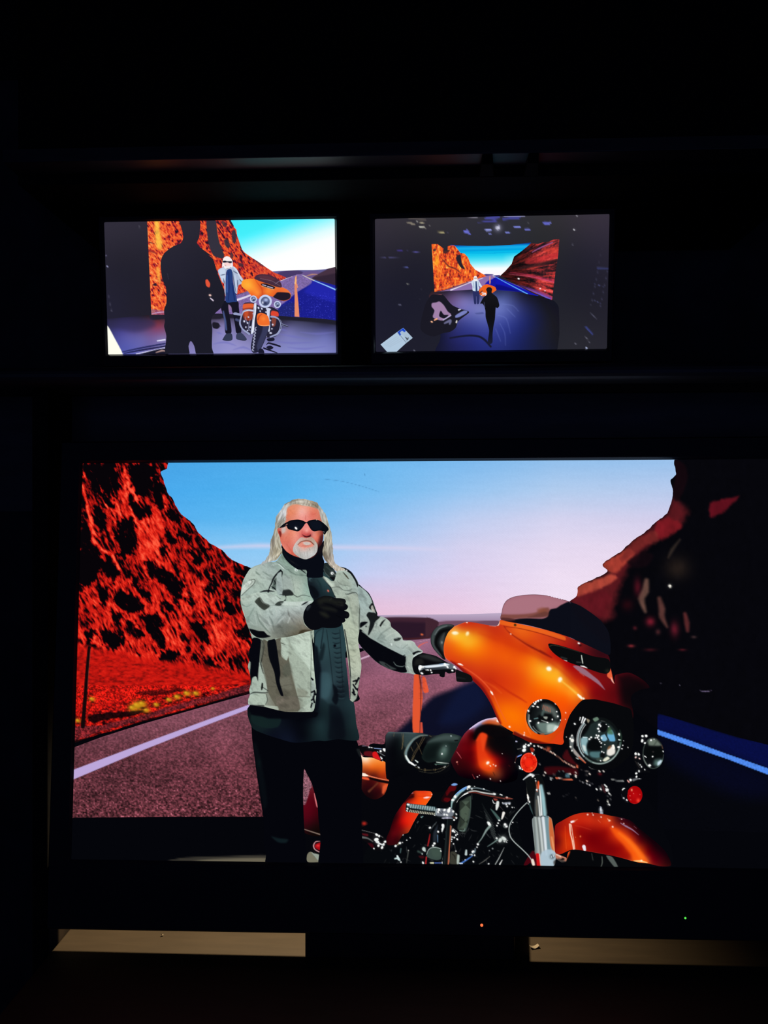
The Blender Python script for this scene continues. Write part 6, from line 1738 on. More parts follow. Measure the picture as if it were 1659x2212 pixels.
L.l('1215,790 1235,800', [10, 20], (176, 160, 154), f=1.5, a=.7)
L.l('510,740 590,765', [4, 6], (120, 80, 60), f=1.5, a=.7)

# gloves
L = Lay('glove', MAN, 'L3: 280,850 330,800 420,750 520,720 640,735 700,760 800,765 870,780 893,820 885,860 920,890 928,930 900,970 860,985 930,1010 955,1060 940,1110 900,1130 870,1125 885,1160 860,1195 820,1210 800,1260 700,1295 560,1300 470,1290 400,1320 320,1335 240,1310 160,1230 128,1130 140,1010 200,900', (9, 10, 16), h=1.25)
F('L3')
L.p('380,800 500,740 620,745 700,790 820,800 860,860 760,900 640,860 520,850 420,880', (30, 32, 28), f=14, a=.85)
L.p('440,920 560,920 700,960 720,1000 600,980 500,960', (34, 36, 30), f=12, a=.8)
L.p('430,1010 520,1020 590,1090 540,1110 450,1060', (38, 40, 32), f=10, a=.75)
L.p('180,940 250,880 260,920 200,990', (44, 50, 56), f=5, a=.85)
L.b(820, 880, 50, 40, (36, 36, 34), .8)
L.b(880, 810, 30, 24, (28, 28, 28), .8)
L.b(910, 1060, 34, 34, (24, 24, 24), .6)
L.l('600,800 620,780 640,770', [4, 6, 4], (60, 62, 58), f=2.5, a=.7)
L.l('500,850 620,890 760,960 850,985', [6, 14, 14, 8], (5, 6, 10), f=4, a=.9)
L.l('880,865 800,870 740,850', [6, 10, 6], (8, 9, 12), f=3, a=.8)
L.l('860,1130 780,1100 700,1060', [6, 12, 6], (5, 6, 10), f=4, a=.8)
# hand on the lever, in front of both
L = Lay('glove', MAN, 'L5: 880,1200 940,1160 1010,1130 1080,1140 1200,1170 1290,1220 1360,1260 1420,1290 1480,1340 1480,1400 1390,1425 1340,1400 1330,1470 1300,1480 1260,1460 1250,1430 1150,1435 1050,1450 960,1440 900,1420 870,1340 865,1260', (9, 10, 14), h=1.2)
F('L5')
L.p('960,1170 1080,1150 1200,1190 1300,1250 1200,1250 1050,1210', (44, 48, 48), f=8, a=.85)
L.p('920,1220 1000,1210 1030,1270 960,1300 900,1300', (34, 36, 34), f=8, a=.7)
L.l('1270,1185 1310,1225', [14, 20], (8, 9, 12), f=2)
L = Lay('brake_lever', BIKE, ['L5: 950,1330 970,1300 1030,1310 1100,1300 1250,1285 1340,1270 1420,1280 1490,1330 1500,1360 1450,1365 1380,1360 1250,1365 1100,1370 1010,1365 1030,1420 1000,1440 970,1400', 'L5: 1490,1370 1560,1390 1700,1450 1720,1540 1510,1540 1495,1500'], (90, 100, 108), h=1.1)
F('L5')
L.p('1020,1320 1250,1295 1360,1285 1400,1300 1300,1320 1100,1345', (226, 236, 244), f=2.5)
L.p('1020,1350 1250,1335 1400,1340 1380,1360 1100,1368', (40, 46, 52), f=3, a=.85)
L.l('1260,1285 1340,1280', [20, 20], (110, 150, 190), f=3, a=.8)
L.d('985,1330,30 970,1355,26 1020,1330,16 1005,1420,22 1335,1295,26 1370,1330,20 1470,1330,22 1490,1352,14', W, f=1.6)
L.p('1490,1365 1720,1440 1720,1545 1510,1542 1493,1500', (14, 16, 18), f=2)
L.l('1510,1480 1620,1500', [20, 10], (34, 38, 40), f=5, a=.7)
L = Lay('lever_bolts', BIKE, 'L5: 980,1380 1150,1360 1160,1410 1130,1425 1010,1440 985,1420', (7, 8, 11), h=1.0)
L.d('L5: 1005,1420,20 1090,1372,14 1130,1375,14 1145,1410,14 1065,1372,9', W, f=1.4)
L = Lay('switch_bolt', BIKE, 'L5: 1410,1360 1480,1360 1480,1410 1410,1410', (7, 8, 11), h=1.0)
L.d('L5: 1440,1380,17', W, f=1.4)
# ---------------------------------------------------------------- picture on the monitor with the dark figure
F('P')
L = Lay('screen', 'ml', '215,465 735,465 735,775 215,775', (34, 33, 46), h=3, sm=False, label='lit screen')
L.field([('H: 150', 250, (48, 45, 58)), (500, 250, (46, 43, 56)), (300, 700, (36, 34, 46)), (500, 1000, (33, 32, 45)), (250, 1300, (34, 33, 50)), (600, 1350, (34, 32, 44)), (1300, 900, (33, 32, 46)), (1200, 1700, (32, 32, 46))])
F('H')
L.l('560,230 552,290', [4, 5], (84, 82, 96), f=1.5, a=.8)
L.l('300,176 420,172', [5, 6], (90, 88, 100), f=1.2, a=.8)
L.d('138,768,14', (150, 150, 190), f=1.2)
L.l('182,1315 183,1365', [10, 12], (206, 206, 236), f=1.2)
L.l('150,1150 175,1290', [4, 6], (90, 88, 110), f=1.5, a=.6)
L.d('120,625,6', (110, 106, 140), f=1.2)

L = Lay('pictured_sky', 'ml', 'I: 240,100 1560,100 1560,780 700,790 560,640 420,540 300,200', (255, 255, 255), h=2, sm=False)
F('I')


def _sky2(X, Y, c):
    u, v = (X - 450) * 5.53, (Y - 450) * 5.53
    d = (v - (600 - .33 * (u - 400))) / 180
    k = ramp(d, [(-2.2, (60, 240, 252)), (-1.3, (84, 242, 255)), (-.6, (160, 248, 255)), (0, (222, 253, 255)), (.6, (252, 255, 255)), (1, (255, 255, 255))])
    s = np.clip((900 - u) / 500, 0, 1)
    return k * (1 - .0 * s[:, None])


L.fn(_sky2)
L.p('240,140 420,140 600,150 800,170 700,230 420,330 340,300', (64, 236, 248), f=14, a=.7)

L = Lay('pictured_hills', 'ml', 'I: 740,755 860,748 1100,738 1250,738 1400,728 1560,690 1560,960 1400,900 1200,880 900,860 700,820', (96, 92, 150), h=1.3, sm=False)
F('I')
L.p('820,790 850,765 950,745 1080,745 1140,770 1100,800 960,830 820,830', (72, 58, 104), f=1.5)
L.p('1140,760 1300,750 1340,780 1240,830 1120,800', (104, 84, 140), f=1.5)
L.p('1560,630 1500,668 1430,722 1330,775 1240,830 1260,850 1400,890 1560,940', (70, 50, 66), f=1.3)
L.p('1560,780 1400,800 1250,835 1400,885 1560,930', (46, 34, 50), f=5, a=.8)
L.l('1170,810 1240,790 1300,790', [6, 16, 8], (206, 150, 110), f=2, a=.8)
L.l('1140,815 1200,835 1240,850', [6, 12, 8], (196, 160, 120), f=2, a=.8)

L = Lay('pictured_canyon', 'ml', 'H: 660,100 I: 240,100 248,150 262,185 300,215 335,255 345,330 365,380 385,470 430,525 520,590 600,640 690,705 780,765 870,800 935,830 870,865 700,920 480,1000 350,1060 H: 1659,1250 1500,1410 720,1412', (226, 84, 44), h=1.0, sm=False)


def _rock2(X, Y, c):
    ca, sa = math.cos(1.0), math.sin(1.0)
    u, v = X * ca + Y * sa, -X * sa + Y * ca
    n = fbm(u / 11, v / 4.2, 5, 3)
    n2 = fbm(u / 4.6, v / 2.6, 15, 3)
    left = np.clip((395 - X) / 60, 0, 1)
    k = .5 * (1 - np.abs(2 * n - 1) * 1.6) + .55 * n2 + .16 * left - .06
    return ramp(k, [(.24, (40, 22, 40)), (.36, (104, 22, 44)), (.48, (190, 44, 42)), (.6, (226, 72, 40)), (.77, (244, 108, 50)), (.95, (255, 160, 90))])


L.fn(_rock2)
F('H')
L.l('790,180 800,320 820,460 830,520', [60, 70, 90, 60], (255, 214, 76), f=8, a=.75)
L.l('800,800 815,900 830,980', [40, 44, 30], (255, 190, 70), f=6, a=.7)
L.l('690,450 760,470', [14, 6], (60, 20, 40), f=2, a=.8)
L.l('690,560 790,600', [30, 10], (96, 24, 44), f=4, a=.6)
L.p('730,1020 780,990 790,1030', (50, 26, 44), f=1.5)
L.p('720,1340 800,1350 890,1360 890,1415 720,1415', (120, 84, 140), f=3, a=.6)
L.l('730,1400 800,1385 890,1375', [10, 14, 10], (206, 170, 220), f=1.6, a=.8)
F('I')
L.p('-20,120 85,140 110,300 140,430 190,560 170,600 60,560 0,400', (52, 49, 62), f=1.5)
L.p('160,150 220,180 210,230 170,200', (56, 40, 56), f=1.6, a=.8)
L.p('280,290 320,260 335,350 320,420 290,400', (56, 48, 62), f=1.8, a=.9)
L.p('190,380 230,370 260,440 240,480 200,440', (52, 46, 60), f=1.8, a=.9)
L.p('270,520 300,560 290,600 262,580', (60, 48, 62), f=1.6, a=.8)
L.p('360,650 420,670 410,700 370,690', (60, 44, 58), f=1.6, a=.8)
L.p('570,630 640,640 690,700 620,680', (60, 46, 62), f=1.8, a=.8)
L.p('520,600 700,710 860,800 930,830 860,860 600,810 560,760', (190, 60, 60), f=6, a=.35)

L = Lay('pictured_road', 'ml', 'I: -60,1130 340,1030 480,985 700,915 870,860 1000,812 1060,790 1130,788 1250,850 1560,930 1560,1345 1380,1320 850,1285 -60,1252', (126, 104, 164), h=1.0, sm=False)
L.fn(lambda X, Y, c: c * (.86 + .28 * noise(X / 1.5, Y / 1.3, 12))[:, None])
F('I')
L.p('1255,855 1560,935 1560,1350 1380,1322 840,1290 850,1180 960,1090 1050,1010 1130,960 1230,900', (26, 30, 140), f=3)
L.p('1255,855 1400,900 1560,960 1560,1130 1300,1060 1150,1000 1230,900', (36, 40, 176), f=9, a=.8)
L.p('840,1190 1000,1120 1100,1180 1050,1290 840,1290', (34, 40, 112), f=9, a=.8)
L.fn(lambda X, Y, c: c + (np.clip(noise(X / 1.2, Y / 1.2, 33) - .76, 0, 1) * 400)[:, None] * np.array([.5, .5, .9]) * np.clip((Y - 625) / 20, 0, 1)[:, None], (600, 600, 730, 700))
L.l('1125,800 1250,858 1400,920 1560,990', [4, 9, 12, 18], (150, 206, 255), f=1.3)
L.l('1130,800 1200,835 1260,862', [5, 7, 8], (230, 206, 170), f=1.3)
L.p('1038,815 1055,815 1058,950 1075,1120 1088,1298 1030,1292 1032,1100 1030,930', (232, 140, 104), f=1.2, sm=False)
L.l('1052,805 1045,830 1038,900', [6, 10, 16], (250, 190, 120), f=1.4)
L.l('1058,905 1066,945', [8, 12], (232, 150, 120), f=1.2)
L.l('1052,855 1052,870', 8, (232, 170, 120), f=1.2)
L.l('870,862 940,835 1000,812', [12, 8, 5], (220, 200, 206), f=1.3)
L.l('345,1095 420,1070 500,1040', [26, 24, 20], (220, 214, 236), f=1.3)
L.p('340,1000 480,955 480,985 350,1035', (90, 60, 84), f=2, a=.8)
L.l('350,990 400,1000 450,985 480,975', [14, 20, 16, 10], (220, 190, 130), f=2.5, a=.7)

L = Lay('pictured_stage_floor', 'ml', 'H: 100,1470 720,1415 900,1412 1640,1410 I: 80,1256 850,1288 1380,1322 1560,1348 1560,1780 0,1780 H: 100,1990', (150, 150, 222), h=1.3, sm=False)
L.field([('H: 200', 1500, (42, 40, 68)), (600, 1440, (40, 36, 52)), (850, 1430, (40, 34, 48)), (300, 1620, (76, 74, 160)), (500, 1560, (78, 62, 120)), (820, 1540, (150, 62, 84)), (820, 1640, (140, 88, 146)), (400, 1720, (104, 104, 196)), (600, 1740, (118, 116, 200)), (850, 1720, (144, 132, 200)), (400, 1850, (96, 104, 206)), (700, 1850, (120, 110, 190)),
         ('I: 150', 1290, (40, 37, 52)), (900, 1310, (36, 35, 50)), (1400, 1350, (34, 34, 48)), (150, 1340, (120, 110, 160)), (200, 1420, (150, 146, 216)), (120, 1550, (158, 158, 230)), (120, 1680, (160, 162, 236)), (400, 1650, (166, 166, 238)), (900, 1380, (70, 68, 112)), (1400, 1420, (64, 64, 116)), (950, 1450, (128, 130, 200)), (1400, 1500, (112, 120, 200)),
         (1000, 1560, (140, 146, 222)), (1400, 1620, (136, 144, 226)), (900, 1690, (150, 158, 234)), (1300, 1710, (150, 160, 240))])
L.fn(lambda X, Y, c: c * np.array([.86, .84, .82]) + 2)
F('I')
L.p('-20,1250 80,1254 850,1286 1380,1320 1580,1346 1580,1400 1380,1372 850,1330 80,1310 -20,1310', (32, 31, 44), f=4)
L.p('H: 700,1408 1640,1405 1640,1470 900,1470 720,1480', (36, 33, 46), f=4)
L.p('H: 140,1470 720,1470 760,1560 500,1640 150,1560', (50, 46, 86), f=16, a=.6)
F('I')
for s in ('60,1620 200,1600 330,1640', '300,1690 420,1660 520,1700', '850,1500 1000,1530 1200,1560', '800,1590 1000,1610 1250,1600', '950,1660 1150,1680 1400,1650', '1100,1480 1300,1500 1500,1480', '100,1480 160,1500', '850,1440 940,1460'):
    L.l(s, [6, 26, 6], (112, 112, 186), f=4, a=.6)
L.p('60,1360 120,1370 140,1410 110,1440 60,1430 45,1390', (30, 28, 40), f=1.6)
L.l('120,1400 150,1408', 5, (40, 38, 54), f=1.3)
L.p('H: 130,1560 160,1590 230,1720 340,1935 300,2000 120,2000', (255, 255, 240), f=2.2)
F('H')
L.l('340,1905 600,1850 900,1795', [14, 22, 20], (36, 40, 90), f=1.5, a=.9)
L.l('360,1925 600,1880 900,1830', [12, 20, 18], (20, 24, 60), f=1.5, a=.9)
L.l('520,1932 700,1895 910,1850', [10, 12, 8], (226, 226, 255), f=1.3)
L.p('560,1940 900,1860 920,1990 560,1990', (22, 22, 40), f=2)
L.l('780,1915 860,1890 920,1900', [10, 24, 10], (210, 170, 160), f=2, a=.8)
L.l('800,1760 900,1745', [14, 20], (226, 226, 250), f=1.6)

GH = group('pictured_person', 'ml', 'grey haired man in pale jacket, pictured small beside the motorcycle')
L = Lay('trousers', GH, 'I: 160,1110 350,1110 365,1180 380,1330 395,1480 335,1490 320,1400 290,1250 265,1190 250,1250 270,1380 275,1490 205,1490 190,1330 150,1190', (22, 22, 36), h=1.0)
F('I')
L.l('180,1230 200,1350 215,1450', [14, 30, 20], (84, 100, 160), f=2.5, a=.8)
L.l('335,1330 360,1340', [30, 30], (90, 100, 150), f=3, a=.7)
L.p('240,1150 275,1180 280,1240 250,1250', (150, 120, 160), f=1.5)
L = Lay('shoe', GH, 'I: 170,1575 180,1550 215,1500 280,1498 288,1570 240,1585', (50, 56, 80), h=1.0)
L.l('175,1578 240,1588', 6, (30, 30, 44), f=1.2)
L = Lay('shoe', GH, 'I: 335,1560 340,1500 400,1490 460,1560 450,1580 400,1580', (56, 62, 88), h=1.0)
L.l('350,1572 450,1582', 6, (30, 30, 44), f=1.2)
L = Lay('shirt', GH, 'I: 225,720 280,720 300,900 345,1108 300,1118 210,1116 205,900', (38, 62, 124), h=1.0)
L.l('245,760 250,950 240,1100', [8, 12, 10], (28, 44, 100), f=2)
L.l('285,900 300,1000 315,1100', [8, 12, 10], (24, 40, 96), f=2)
L.l('225,800 225,1000', [8, 12], (80, 120, 196), f=2, a=.7)
L = Lay('jacket', GH, 'I: 115,745 150,715 215,690 290,690 340,725 375,790 415,845 425,870 395,905 365,915 350,960 345,1022 320,1005 300,890 280,735 240,728 215,760 208,900 212,1052 195,1000 190,900 165,880 140,820', (176, 190, 216), h=1.0)
L.p('130,740 200,720 200,860 160,860', (214, 226, 246), f=4, a=.7)
L.l('300,700 350,760 400,860', [10, 16, 10], (226, 236, 250), f=2.5, a=.8)
L.l('320,800 330,900 335,990', [10, 16, 10], (206, 216, 240), f=2.5, a=.8)
for s in ('215,770 215,900 210,1040', '290,760 310,900 330,1000', '350,860 352,940', '150,800 200,790', '300,750 350,780', '180,840 195,900', '375,850 400,880'):
    L.l(s, [6, 11, 6], (60, 72, 104), f=1.6, a=.9)
L = Lay('head', GH, 'I: 170,640 180,600 210,575 250,580 285,620 295,680 285,710 265,700 255,720 215,725 190,710 180,690 165,710', (248, 240, 240), h=1.0)
L.p('195,650 270,650 265,690 220,700 195,680', (250, 214, 212), f=3)
L.p('172,632 200,626 225,634 280,634 282,652 255,656 230,645 200,650 175,648', (22, 22, 40), f=1.4)
L.l('200,680 215,690', 5, (150, 110, 120), f=1.4)
L.p('222,716 272,712 278,738 228,742', (26, 28, 50), f=2)
L.p('205,690 262,690 258,718 225,722', (244, 238, 242), f=2.5, a=.9)
L.l('285,650 290,700 300,720', [8, 10, 6], (226, 226, 246), f=2)

BH = group('pictured_motorcycle', 'ml', 'orange motorcycle seen head on, pictured small on the monitor')
L = Lay('frame', BH, 'I: 420,1140 540,1130 640,1180 760,1180 840,1230 840,1290 860,1380 820,1520 740,1545 690,1540 560,1480 480,1510 420,1460 380,1380 410,1300', (36, 34, 54), h=1.0)
F('I')
L.p('420,1145 540,1140 530,1190 420,1205', (226, 96, 50), f=1.6)
L.p('412,1205 535,1195 520,1330 440,1335 415,1280', (150, 58, 40), f=2)
L.p('430,1215 480,1210 470,1300 440,1300', (206, 84, 44), f=4, a=.8)
L.p('760,1225 830,1240 840,1290 750,1280', (220, 70, 50), f=1.6)
L.p('760,1310 810,1310 800,1400 765,1410', (130, 66, 56), f=2)
for x, y, r in ((600, 1190, 14), (640, 1200, 12), (560, 1200, 12), (700, 1200, 12), (735, 1210, 14), (620, 1230, 10), (690, 1240, 10), (540, 1260, 12), (430, 1350, 14), (470, 1370, 12), (500, 1420, 12), (450, 1420, 10), (740, 1340, 12), (770, 1390, 12), (720, 1450, 12), (745, 1490, 14), (760, 1440, 10), (480, 1300, 10), (690, 1530, 10), (540, 1380, 10), (470, 1460, 10)):
    L.d('%d,%d,%d' % (x, y, r), (226, 230, 255), f=1.4)
for s in ('500,1330 480,1440 540,1480', '440,1300 460,1360', '730,1300 740,1420', '620,1180 700,1170'):
    L.l(s, [6, 10, 6], (150, 156, 196), f=1.6, a=.8)
L = Lay('crash_bar', BH, ['I: 415,1225 480,1205 540,1215 540,1235 480,1228 425,1245 395,1320 390,1380 420,1440 500,1495 490,1515 410,1455 370,1385 380,1310', 'I: 745,1285 800,1290 850,1320 880,1370 870,1450 830,1510 740,1545 735,1530 815,1495 850,1440 858,1375 835,1330 790,1308 745,1305', 'I: 300,1250 330,1245 400,1265 400,1285 330,1275 300,1268', 'I: 865,1380 890,1380 960,1410 955,1420 880,1400'], (150, 158, 196), h=.8)
F('I')
L.l('420,1240 480,1218 540,1225', 5, (255, 255, 255), f=1.2)
L.l('845,1320 872,1370 862,1440', 8, (40, 38, 60), f=1.4, a=.8)
L.l('880,1390 955,1416', 12, (40, 40, 60), f=1.4)
L = Lay('fork', BH, ['I: 548,1140 575,1130 570,1250 555,1330 545,1480 510,1500 520,1400 535,1280', 'I: 700,1200 735,1200 730,1330 735,1470 715,1470 705,1330'], (206, 212, 236), h=.9)
L.l('I: 565,1150 550,1300 530,1480', [6, 8, 8], (255, 255, 255), f=1.4)
L.l('I: 550,1200 540,1330', [4, 5], (90, 96, 130), f=1.2)
L = Lay('wheel', BH, 'I: 590,1385 720,1395 712,1480 680,1570 640,1660 605,1715 540,1728 512,1690 510,1640 525,1560 545,1470 570,1400', (34, 34, 56), h=.9)
F('I')
L.p('660,1400 718,1400 705,1490 640,1650 600,1710 580,1640 640,1480', (64, 68, 104), f=4, a=.7)
for k in range(8):
    L.l('%d,%d %d,%d %d,%d' % (575 - k * 5, 1420 + k * 36, 555 - k * 4, 1440 + k * 36, 572 - k * 4, 1452 + k * 36), [8, 12, 8], (206, 210, 240), f=1.4, a=.85)
L = Lay('kickstand', BH, ['I: 690,1640 720,1600 860,1640 865,1660 720,1620', 'I: 690,1660 740,1640 780,1665 740,1690', 'I: 700,1560 780,1545 790,1580 720,1590', 'I: 610,1680 650,1680 670,1730 600,1730', 'I: 660,1660 830,1725 820,1732 660,1680'], (26, 26, 46), h=.9)
L = Lay('fender', BH, 'I: 580,1325 590,1265 640,1250 710,1285 730,1350 728,1400 660,1408 598,1392', (240, 110, 44), h=.9)
L.l('I: 595,1330 610,1290 640,1265', [16, 14, 8], (190, 70, 40), f=2)
L.l('I: 600,1395 660,1405 725,1398', [8, 8, 8], (250, 170, 110), f=1.4)
L.b(660, 1320, 40, 40, (255, 140, 60), .7)
L = Lay('fairing', BH, 'I: 396,905 405,870 440,850 550,842 640,880 760,915 840,940 900,950 960,985 990,1035 975,1085 900,1110 830,1090 790,1070 760,1055 700,1045 620,1060 605,1085 560,1060 510,1040 480,1000 430,960 400,935', (244, 120, 40), h=.9)
L.field([('I: 430', 880, (255, 160, 50)), (480, 920, (255, 180, 60)), (560, 880, (244, 120, 40)), (540, 960, (255, 150, 50)), (600, 1020, (255, 150, 60)), (520, 1020, (240, 104, 40)), (640, 960, (224, 84, 36)), (700, 1000, (250, 140, 50)), (780, 1000, (236, 104, 40)), (860, 960, (236, 110, 50)), (950, 990, (240, 120, 60)), (640, 1040, (206, 70, 36)), (760, 960, (240, 130, 60))])
F('I')
L.p('775,1062 800,1030 830,1003 960,1010 985,1040 972,1082 900,1105 830,1090', (34, 26, 40), f=2)
L.l('560,850 600,910 640,960 650,1040', [5, 9, 12, 8], (206, 72, 30), f=2.5, a=.8)
L.p('630,905 690,900 790,938 800,950 775,968 700,950 650,932', (24, 18, 30), f=1.4)
L.l('650,915 690,925', 10, (214, 206, 240), f=1.4)
L.l('710,935 770,952', 10, (214, 206, 240), f=1.4)
L.l('640,930 780,972', 5, (255, 200, 140), f=1.2)
L = Lay('windshield', BH, 'I: 552,842 580,800 640,788 720,795 790,822 845,860 876,910 872,948 800,935 720,905 640,880', (70, 44, 62), h=.9)
L.p('I: 600,810 700,805 800,850 720,870 640,850', (96, 52, 64), f=4, a=.7)
L.l('I: 620,840 760,870 860,930', [3, 5, 3], (150, 130, 150), f=1.3, a=.7)
L.l('I: 800,905 850,870', [3, 5], (190, 180, 210), f=1.3, a=.7)
for cx, cy, r in ((540, 1085, 42), (826, 1150, 42), (682, 1112, 78)):
    F('I')
    L = Lay('headlamp', BH, ' '.join('%.1f,%.1f' % (cx + r * math.cos(a), cy + r * math.sin(a)) for a in np.linspace(0, 6.283, 25)[:-1]), (200, 210, 240), h=.8)
    L.d('%d,%d,%d' % (cx, cy, r * .86), (74, 84, 120), f=1.4)
    L.b(cx + r * .1, cy - r * .2, r * .5, r * .4, (190, 206, 250), .9)
    L.b(cx, cy + r * .3, r * .35, r * .3, (40, 46, 80), .9)
    L.b(cx - r * .4, cy + r * .2, r * .2, r * .3, (236, 240, 255), .9)

GF = group('pictured_figure', 'ml', 'black silhouette of a person standing in front on the small monitor')
L = Lay('silhouette', GF, ['H: 1060,100 1085,170 1112,240 1145,380 1110,465 1015,505 900,590 852,680 845,780 868,950 915,1060 922,1250 890,1350 900,1500 890,1570 920,1700 915,2000 1215,2000 1215,1830 1245,1762 1290,1830 1345,2000 1560,2000 1525,1850 1530,1600 1515,1500 1540,1420 1640,1330 '
         'I: 160,1180 200,1090 190,980 150,870 100,740 60,610 0,560 H: 1530,640 1380,530 1325,460 1358,380 1350,100'], (33, 32, 46), h=1.2)
L.field([('H: 1200', 300, (42, 40, 52)), (1100, 800, (36, 35, 49)), (1000, 1300, (30, 30, 43)), (1300, 700, (34, 33, 46)), (1300, 1500, (28, 28, 40))])
F('H')
L.p('1440,960 1465,945 1500,1000 1490,1050 1450,1030', (226, 84, 56), f=1.4)
L.d('1500,1155,18', (230, 190, 180), f=1.3)
L.l('1505,1195 1540,1225', [14, 18], (220, 206, 226), f=1.3)
L.l('935,870 950,940', 4, (70, 68, 84), f=1.3, a=.7)

# ---------------------------------------------------------------- picture on the monitor with the wide stage view
F('P')
L = Lay('screen', 'mr', '800,455 1330,455 1330,770 800,770', (36, 35, 47), h=3, sm=False, label='lit screen')
L.field([('J: 200', 260, (52, 48, 58)), (900, 260, (50, 48, 54)), ('K: 300', 200, (46, 46, 56)), (1300, 220, (54, 48, 60)), (1200, 700, (34, 33, 46)), (1300, 1200, (32, 31, 42)), (1100, 1700, (40, 40, 48)), ('J: 300', 900, (32, 31, 44)), (300, 1300, (28, 28, 44)), (600, 1700, (30, 30, 44)), (700, 700, (33, 32, 44)), ('K: 700', 320, (44, 44, 46))])
F('J')
for s, w, k in (('400,605 470,600', [10, 14], (60, 50, 120)), ('530,605 720,628', [6, 8], (84, 80, 150)), ('120,680 250,688', [5, 8], (72, 70, 110)), ('290,688 510,700', [5, 7], (72, 70, 110)), ('440,805 530,808', [6, 14], (120, 130, 230)), ('530,1028 555,1022', 7, (110, 110, 110)),
                ('540,240 620,265', [20, 26], (130, 122, 110)), ('700,240 735,245', [18, 22], (160, 152, 130)), ('690,295 730,305', [16, 18], (190, 190, 180)), ('740,285 760,310', [10, 14], (190, 186, 170)), ('810,285 825,290', 10, (206, 206, 196)), ('660,230 662,240', 8, (206, 206, 200)), ('915,378 1000,368', [10, 14], (170, 160, 120)),
                ('920,350 1000,355', [20, 20], (64, 60, 56)), ('1265,355 1330,385', [30, 16], (104, 108, 206)), ('1300,345 1310,370', [26, 26], (104, 108, 200)), ('1378,320 1376,340', 8, (236, 236, 230)), ('1545,340 1595,338', [24, 26], (150, 156, 230)), ('1580,390 1605,390', 10, (110, 110, 180)), ('560,190 760,205', [22, 26], (80, 74, 74)),
                ('1300,180 1420,172', [8, 10], (130, 126, 140)), ('1440,240 1659,220', [10, 30], (70, 70, 150)), ('1050,365 1075,360', 8, (90, 90, 130)), ('430,1292 450,1290', 8, (120, 120, 150)), ('505,1287 520,1284', 8, (120, 120, 150)), ('690,1228 695,1232', 6, (130, 130, 150)), ('705,1075 708,1110', 4, (80, 80, 100)), ('615,1880 630,1875', 7, (150, 150, 170))):
    L.l(s, w, k, f=1.5)
F('K')
for s, w, k in (('0,180 150,165', [30, 40], (70, 72, 150)), ('215,190 400,170', [30, 40], (64, 66, 140)), ('0,155 150,150', 6, (150, 150, 190)), ('215,155 470,150', 6, (150, 150, 190)), ('0,325 55,325', 24, (150, 158, 230)), ('360,288 412,288', [26, 28], (130, 138, 226)), ('245,352 285,356', [18, 22], (120, 128, 206)), ('485,318 530,318', [22, 24], (104, 108, 190)),
                ('725,240 765,242', [38, 38], (96, 100, 190)), ('780,258 800,225', [12, 12], (110, 114, 190)), ('35,377 65,377', 8, (110, 116, 180)), ('165,268 170,280', 14, (160, 160, 200)), ('1075,480 1072,512', 4, (110, 110, 130)), ('1380,782 1505,780', 6, (84, 90, 150)), ('1380,800 1505,805', [14, 18], (50, 54, 96)), ('1385,815 1310,1200', 3, (60, 60, 84)),
                ('1500,830 1410,1280', 3, (60, 60, 84)), ('1345,995 1455,1025', 5, (76, 78, 120)), ('1310,1185 1415,1230', 5, (70, 72, 110)), ('1280,1345 1365,1420', 5, (84, 84, 104)), ('1310,1200 1280,1290', 3, (56, 56, 72)), ('1230,1520 1315,1615', [14, 22], (58, 66, 130)), ('1215,1625 1275,1710', [5, 7], (104, 104, 120)), ('1105,1732 1130,1718', 7, (120, 120, 140)), ('1232,1775 1242,1790', 14, (190, 200, 240)), ('1430,550 1385,780', 3, (52, 50, 66))):
    L.l(s, w, k, f=1.4)
L.d('145,300,28', (250, 250, 255), f=2)
L.b(145, 300, 70, 70, (150, 150, 190), .5)
L.d('1093,319,10 518,243,6 1120,145,6', (220, 220, 230), f=1.3)

L = Lay('pictured_stage_floor', 'mr', 'J: 840,1125 1360,1098 1659,1095 K: 100,1062 410,1085 650,1140 830,1195 900,1300 820,1900 0,1900 J: 900,1950 960,1700 850,1400', (60, 70, 150), h=1.2)
L.field([('J: 950', 1180, (92, 64, 84)), (1100, 1200, (120, 92, 140)), (1300, 1160, (104, 96, 150)), (1250, 1240, (150, 140, 206)), (1350, 1300, (140, 140, 216)), (1300, 1120, (40, 38, 60)), (1000, 1140, (40, 36, 50)), (1450, 1350, (150, 156, 226)), (1400, 1450, (110, 120, 200)), (1250, 1550, (70, 78, 160)), (1400, 1650, (60, 68, 156)), (1100, 1700, (44, 46, 110)), (1450, 1750, (50, 60, 150)),
         (1250, 1850, (40, 44, 112)), (1000, 1850, (32, 34, 72)), (950, 1600, (30, 32, 56)), ('K: 130', 1110, (60, 70, 120)), (250, 1150, (84, 96, 160)), (170, 1230, (130, 146, 220)), (240, 1330, (110, 124, 204)), (180, 1500, (70, 84, 176)), (200, 1700, (50, 62, 146)), (380, 1280, (70, 80, 150)), (400, 1500, (46, 58, 140)), (400, 1750, (34, 44, 110)), (560, 1250, (36, 40, 78)),
         (560, 1450, (34, 42, 100)), (700, 1250, (30, 31, 44)), (650, 1650, (34, 38, 66)), (800, 1500, (34, 34, 44)), (450, 1130, (36, 36, 60))])
F('K')
L.fn(lambda X, Y, c: c * np.array([.80, .80, .84]))
for s in ('200,1240 330,1260 400,1330', '150,1380 250,1420 300,1600', '170,1480 230,1600 240,1750', '120,1550 180,1700', '260,1300 360,1400'):
    L.l(s, [4, 8, 4], (140, 156, 230), f=4, a=.3)
F('J')
L.l('1080,1720 1200,1700 1330,1688 1450,1700 1530,1750 1600,1830', [22, 22, 24, 26, 28, 24], (24, 26, 50), f=2)
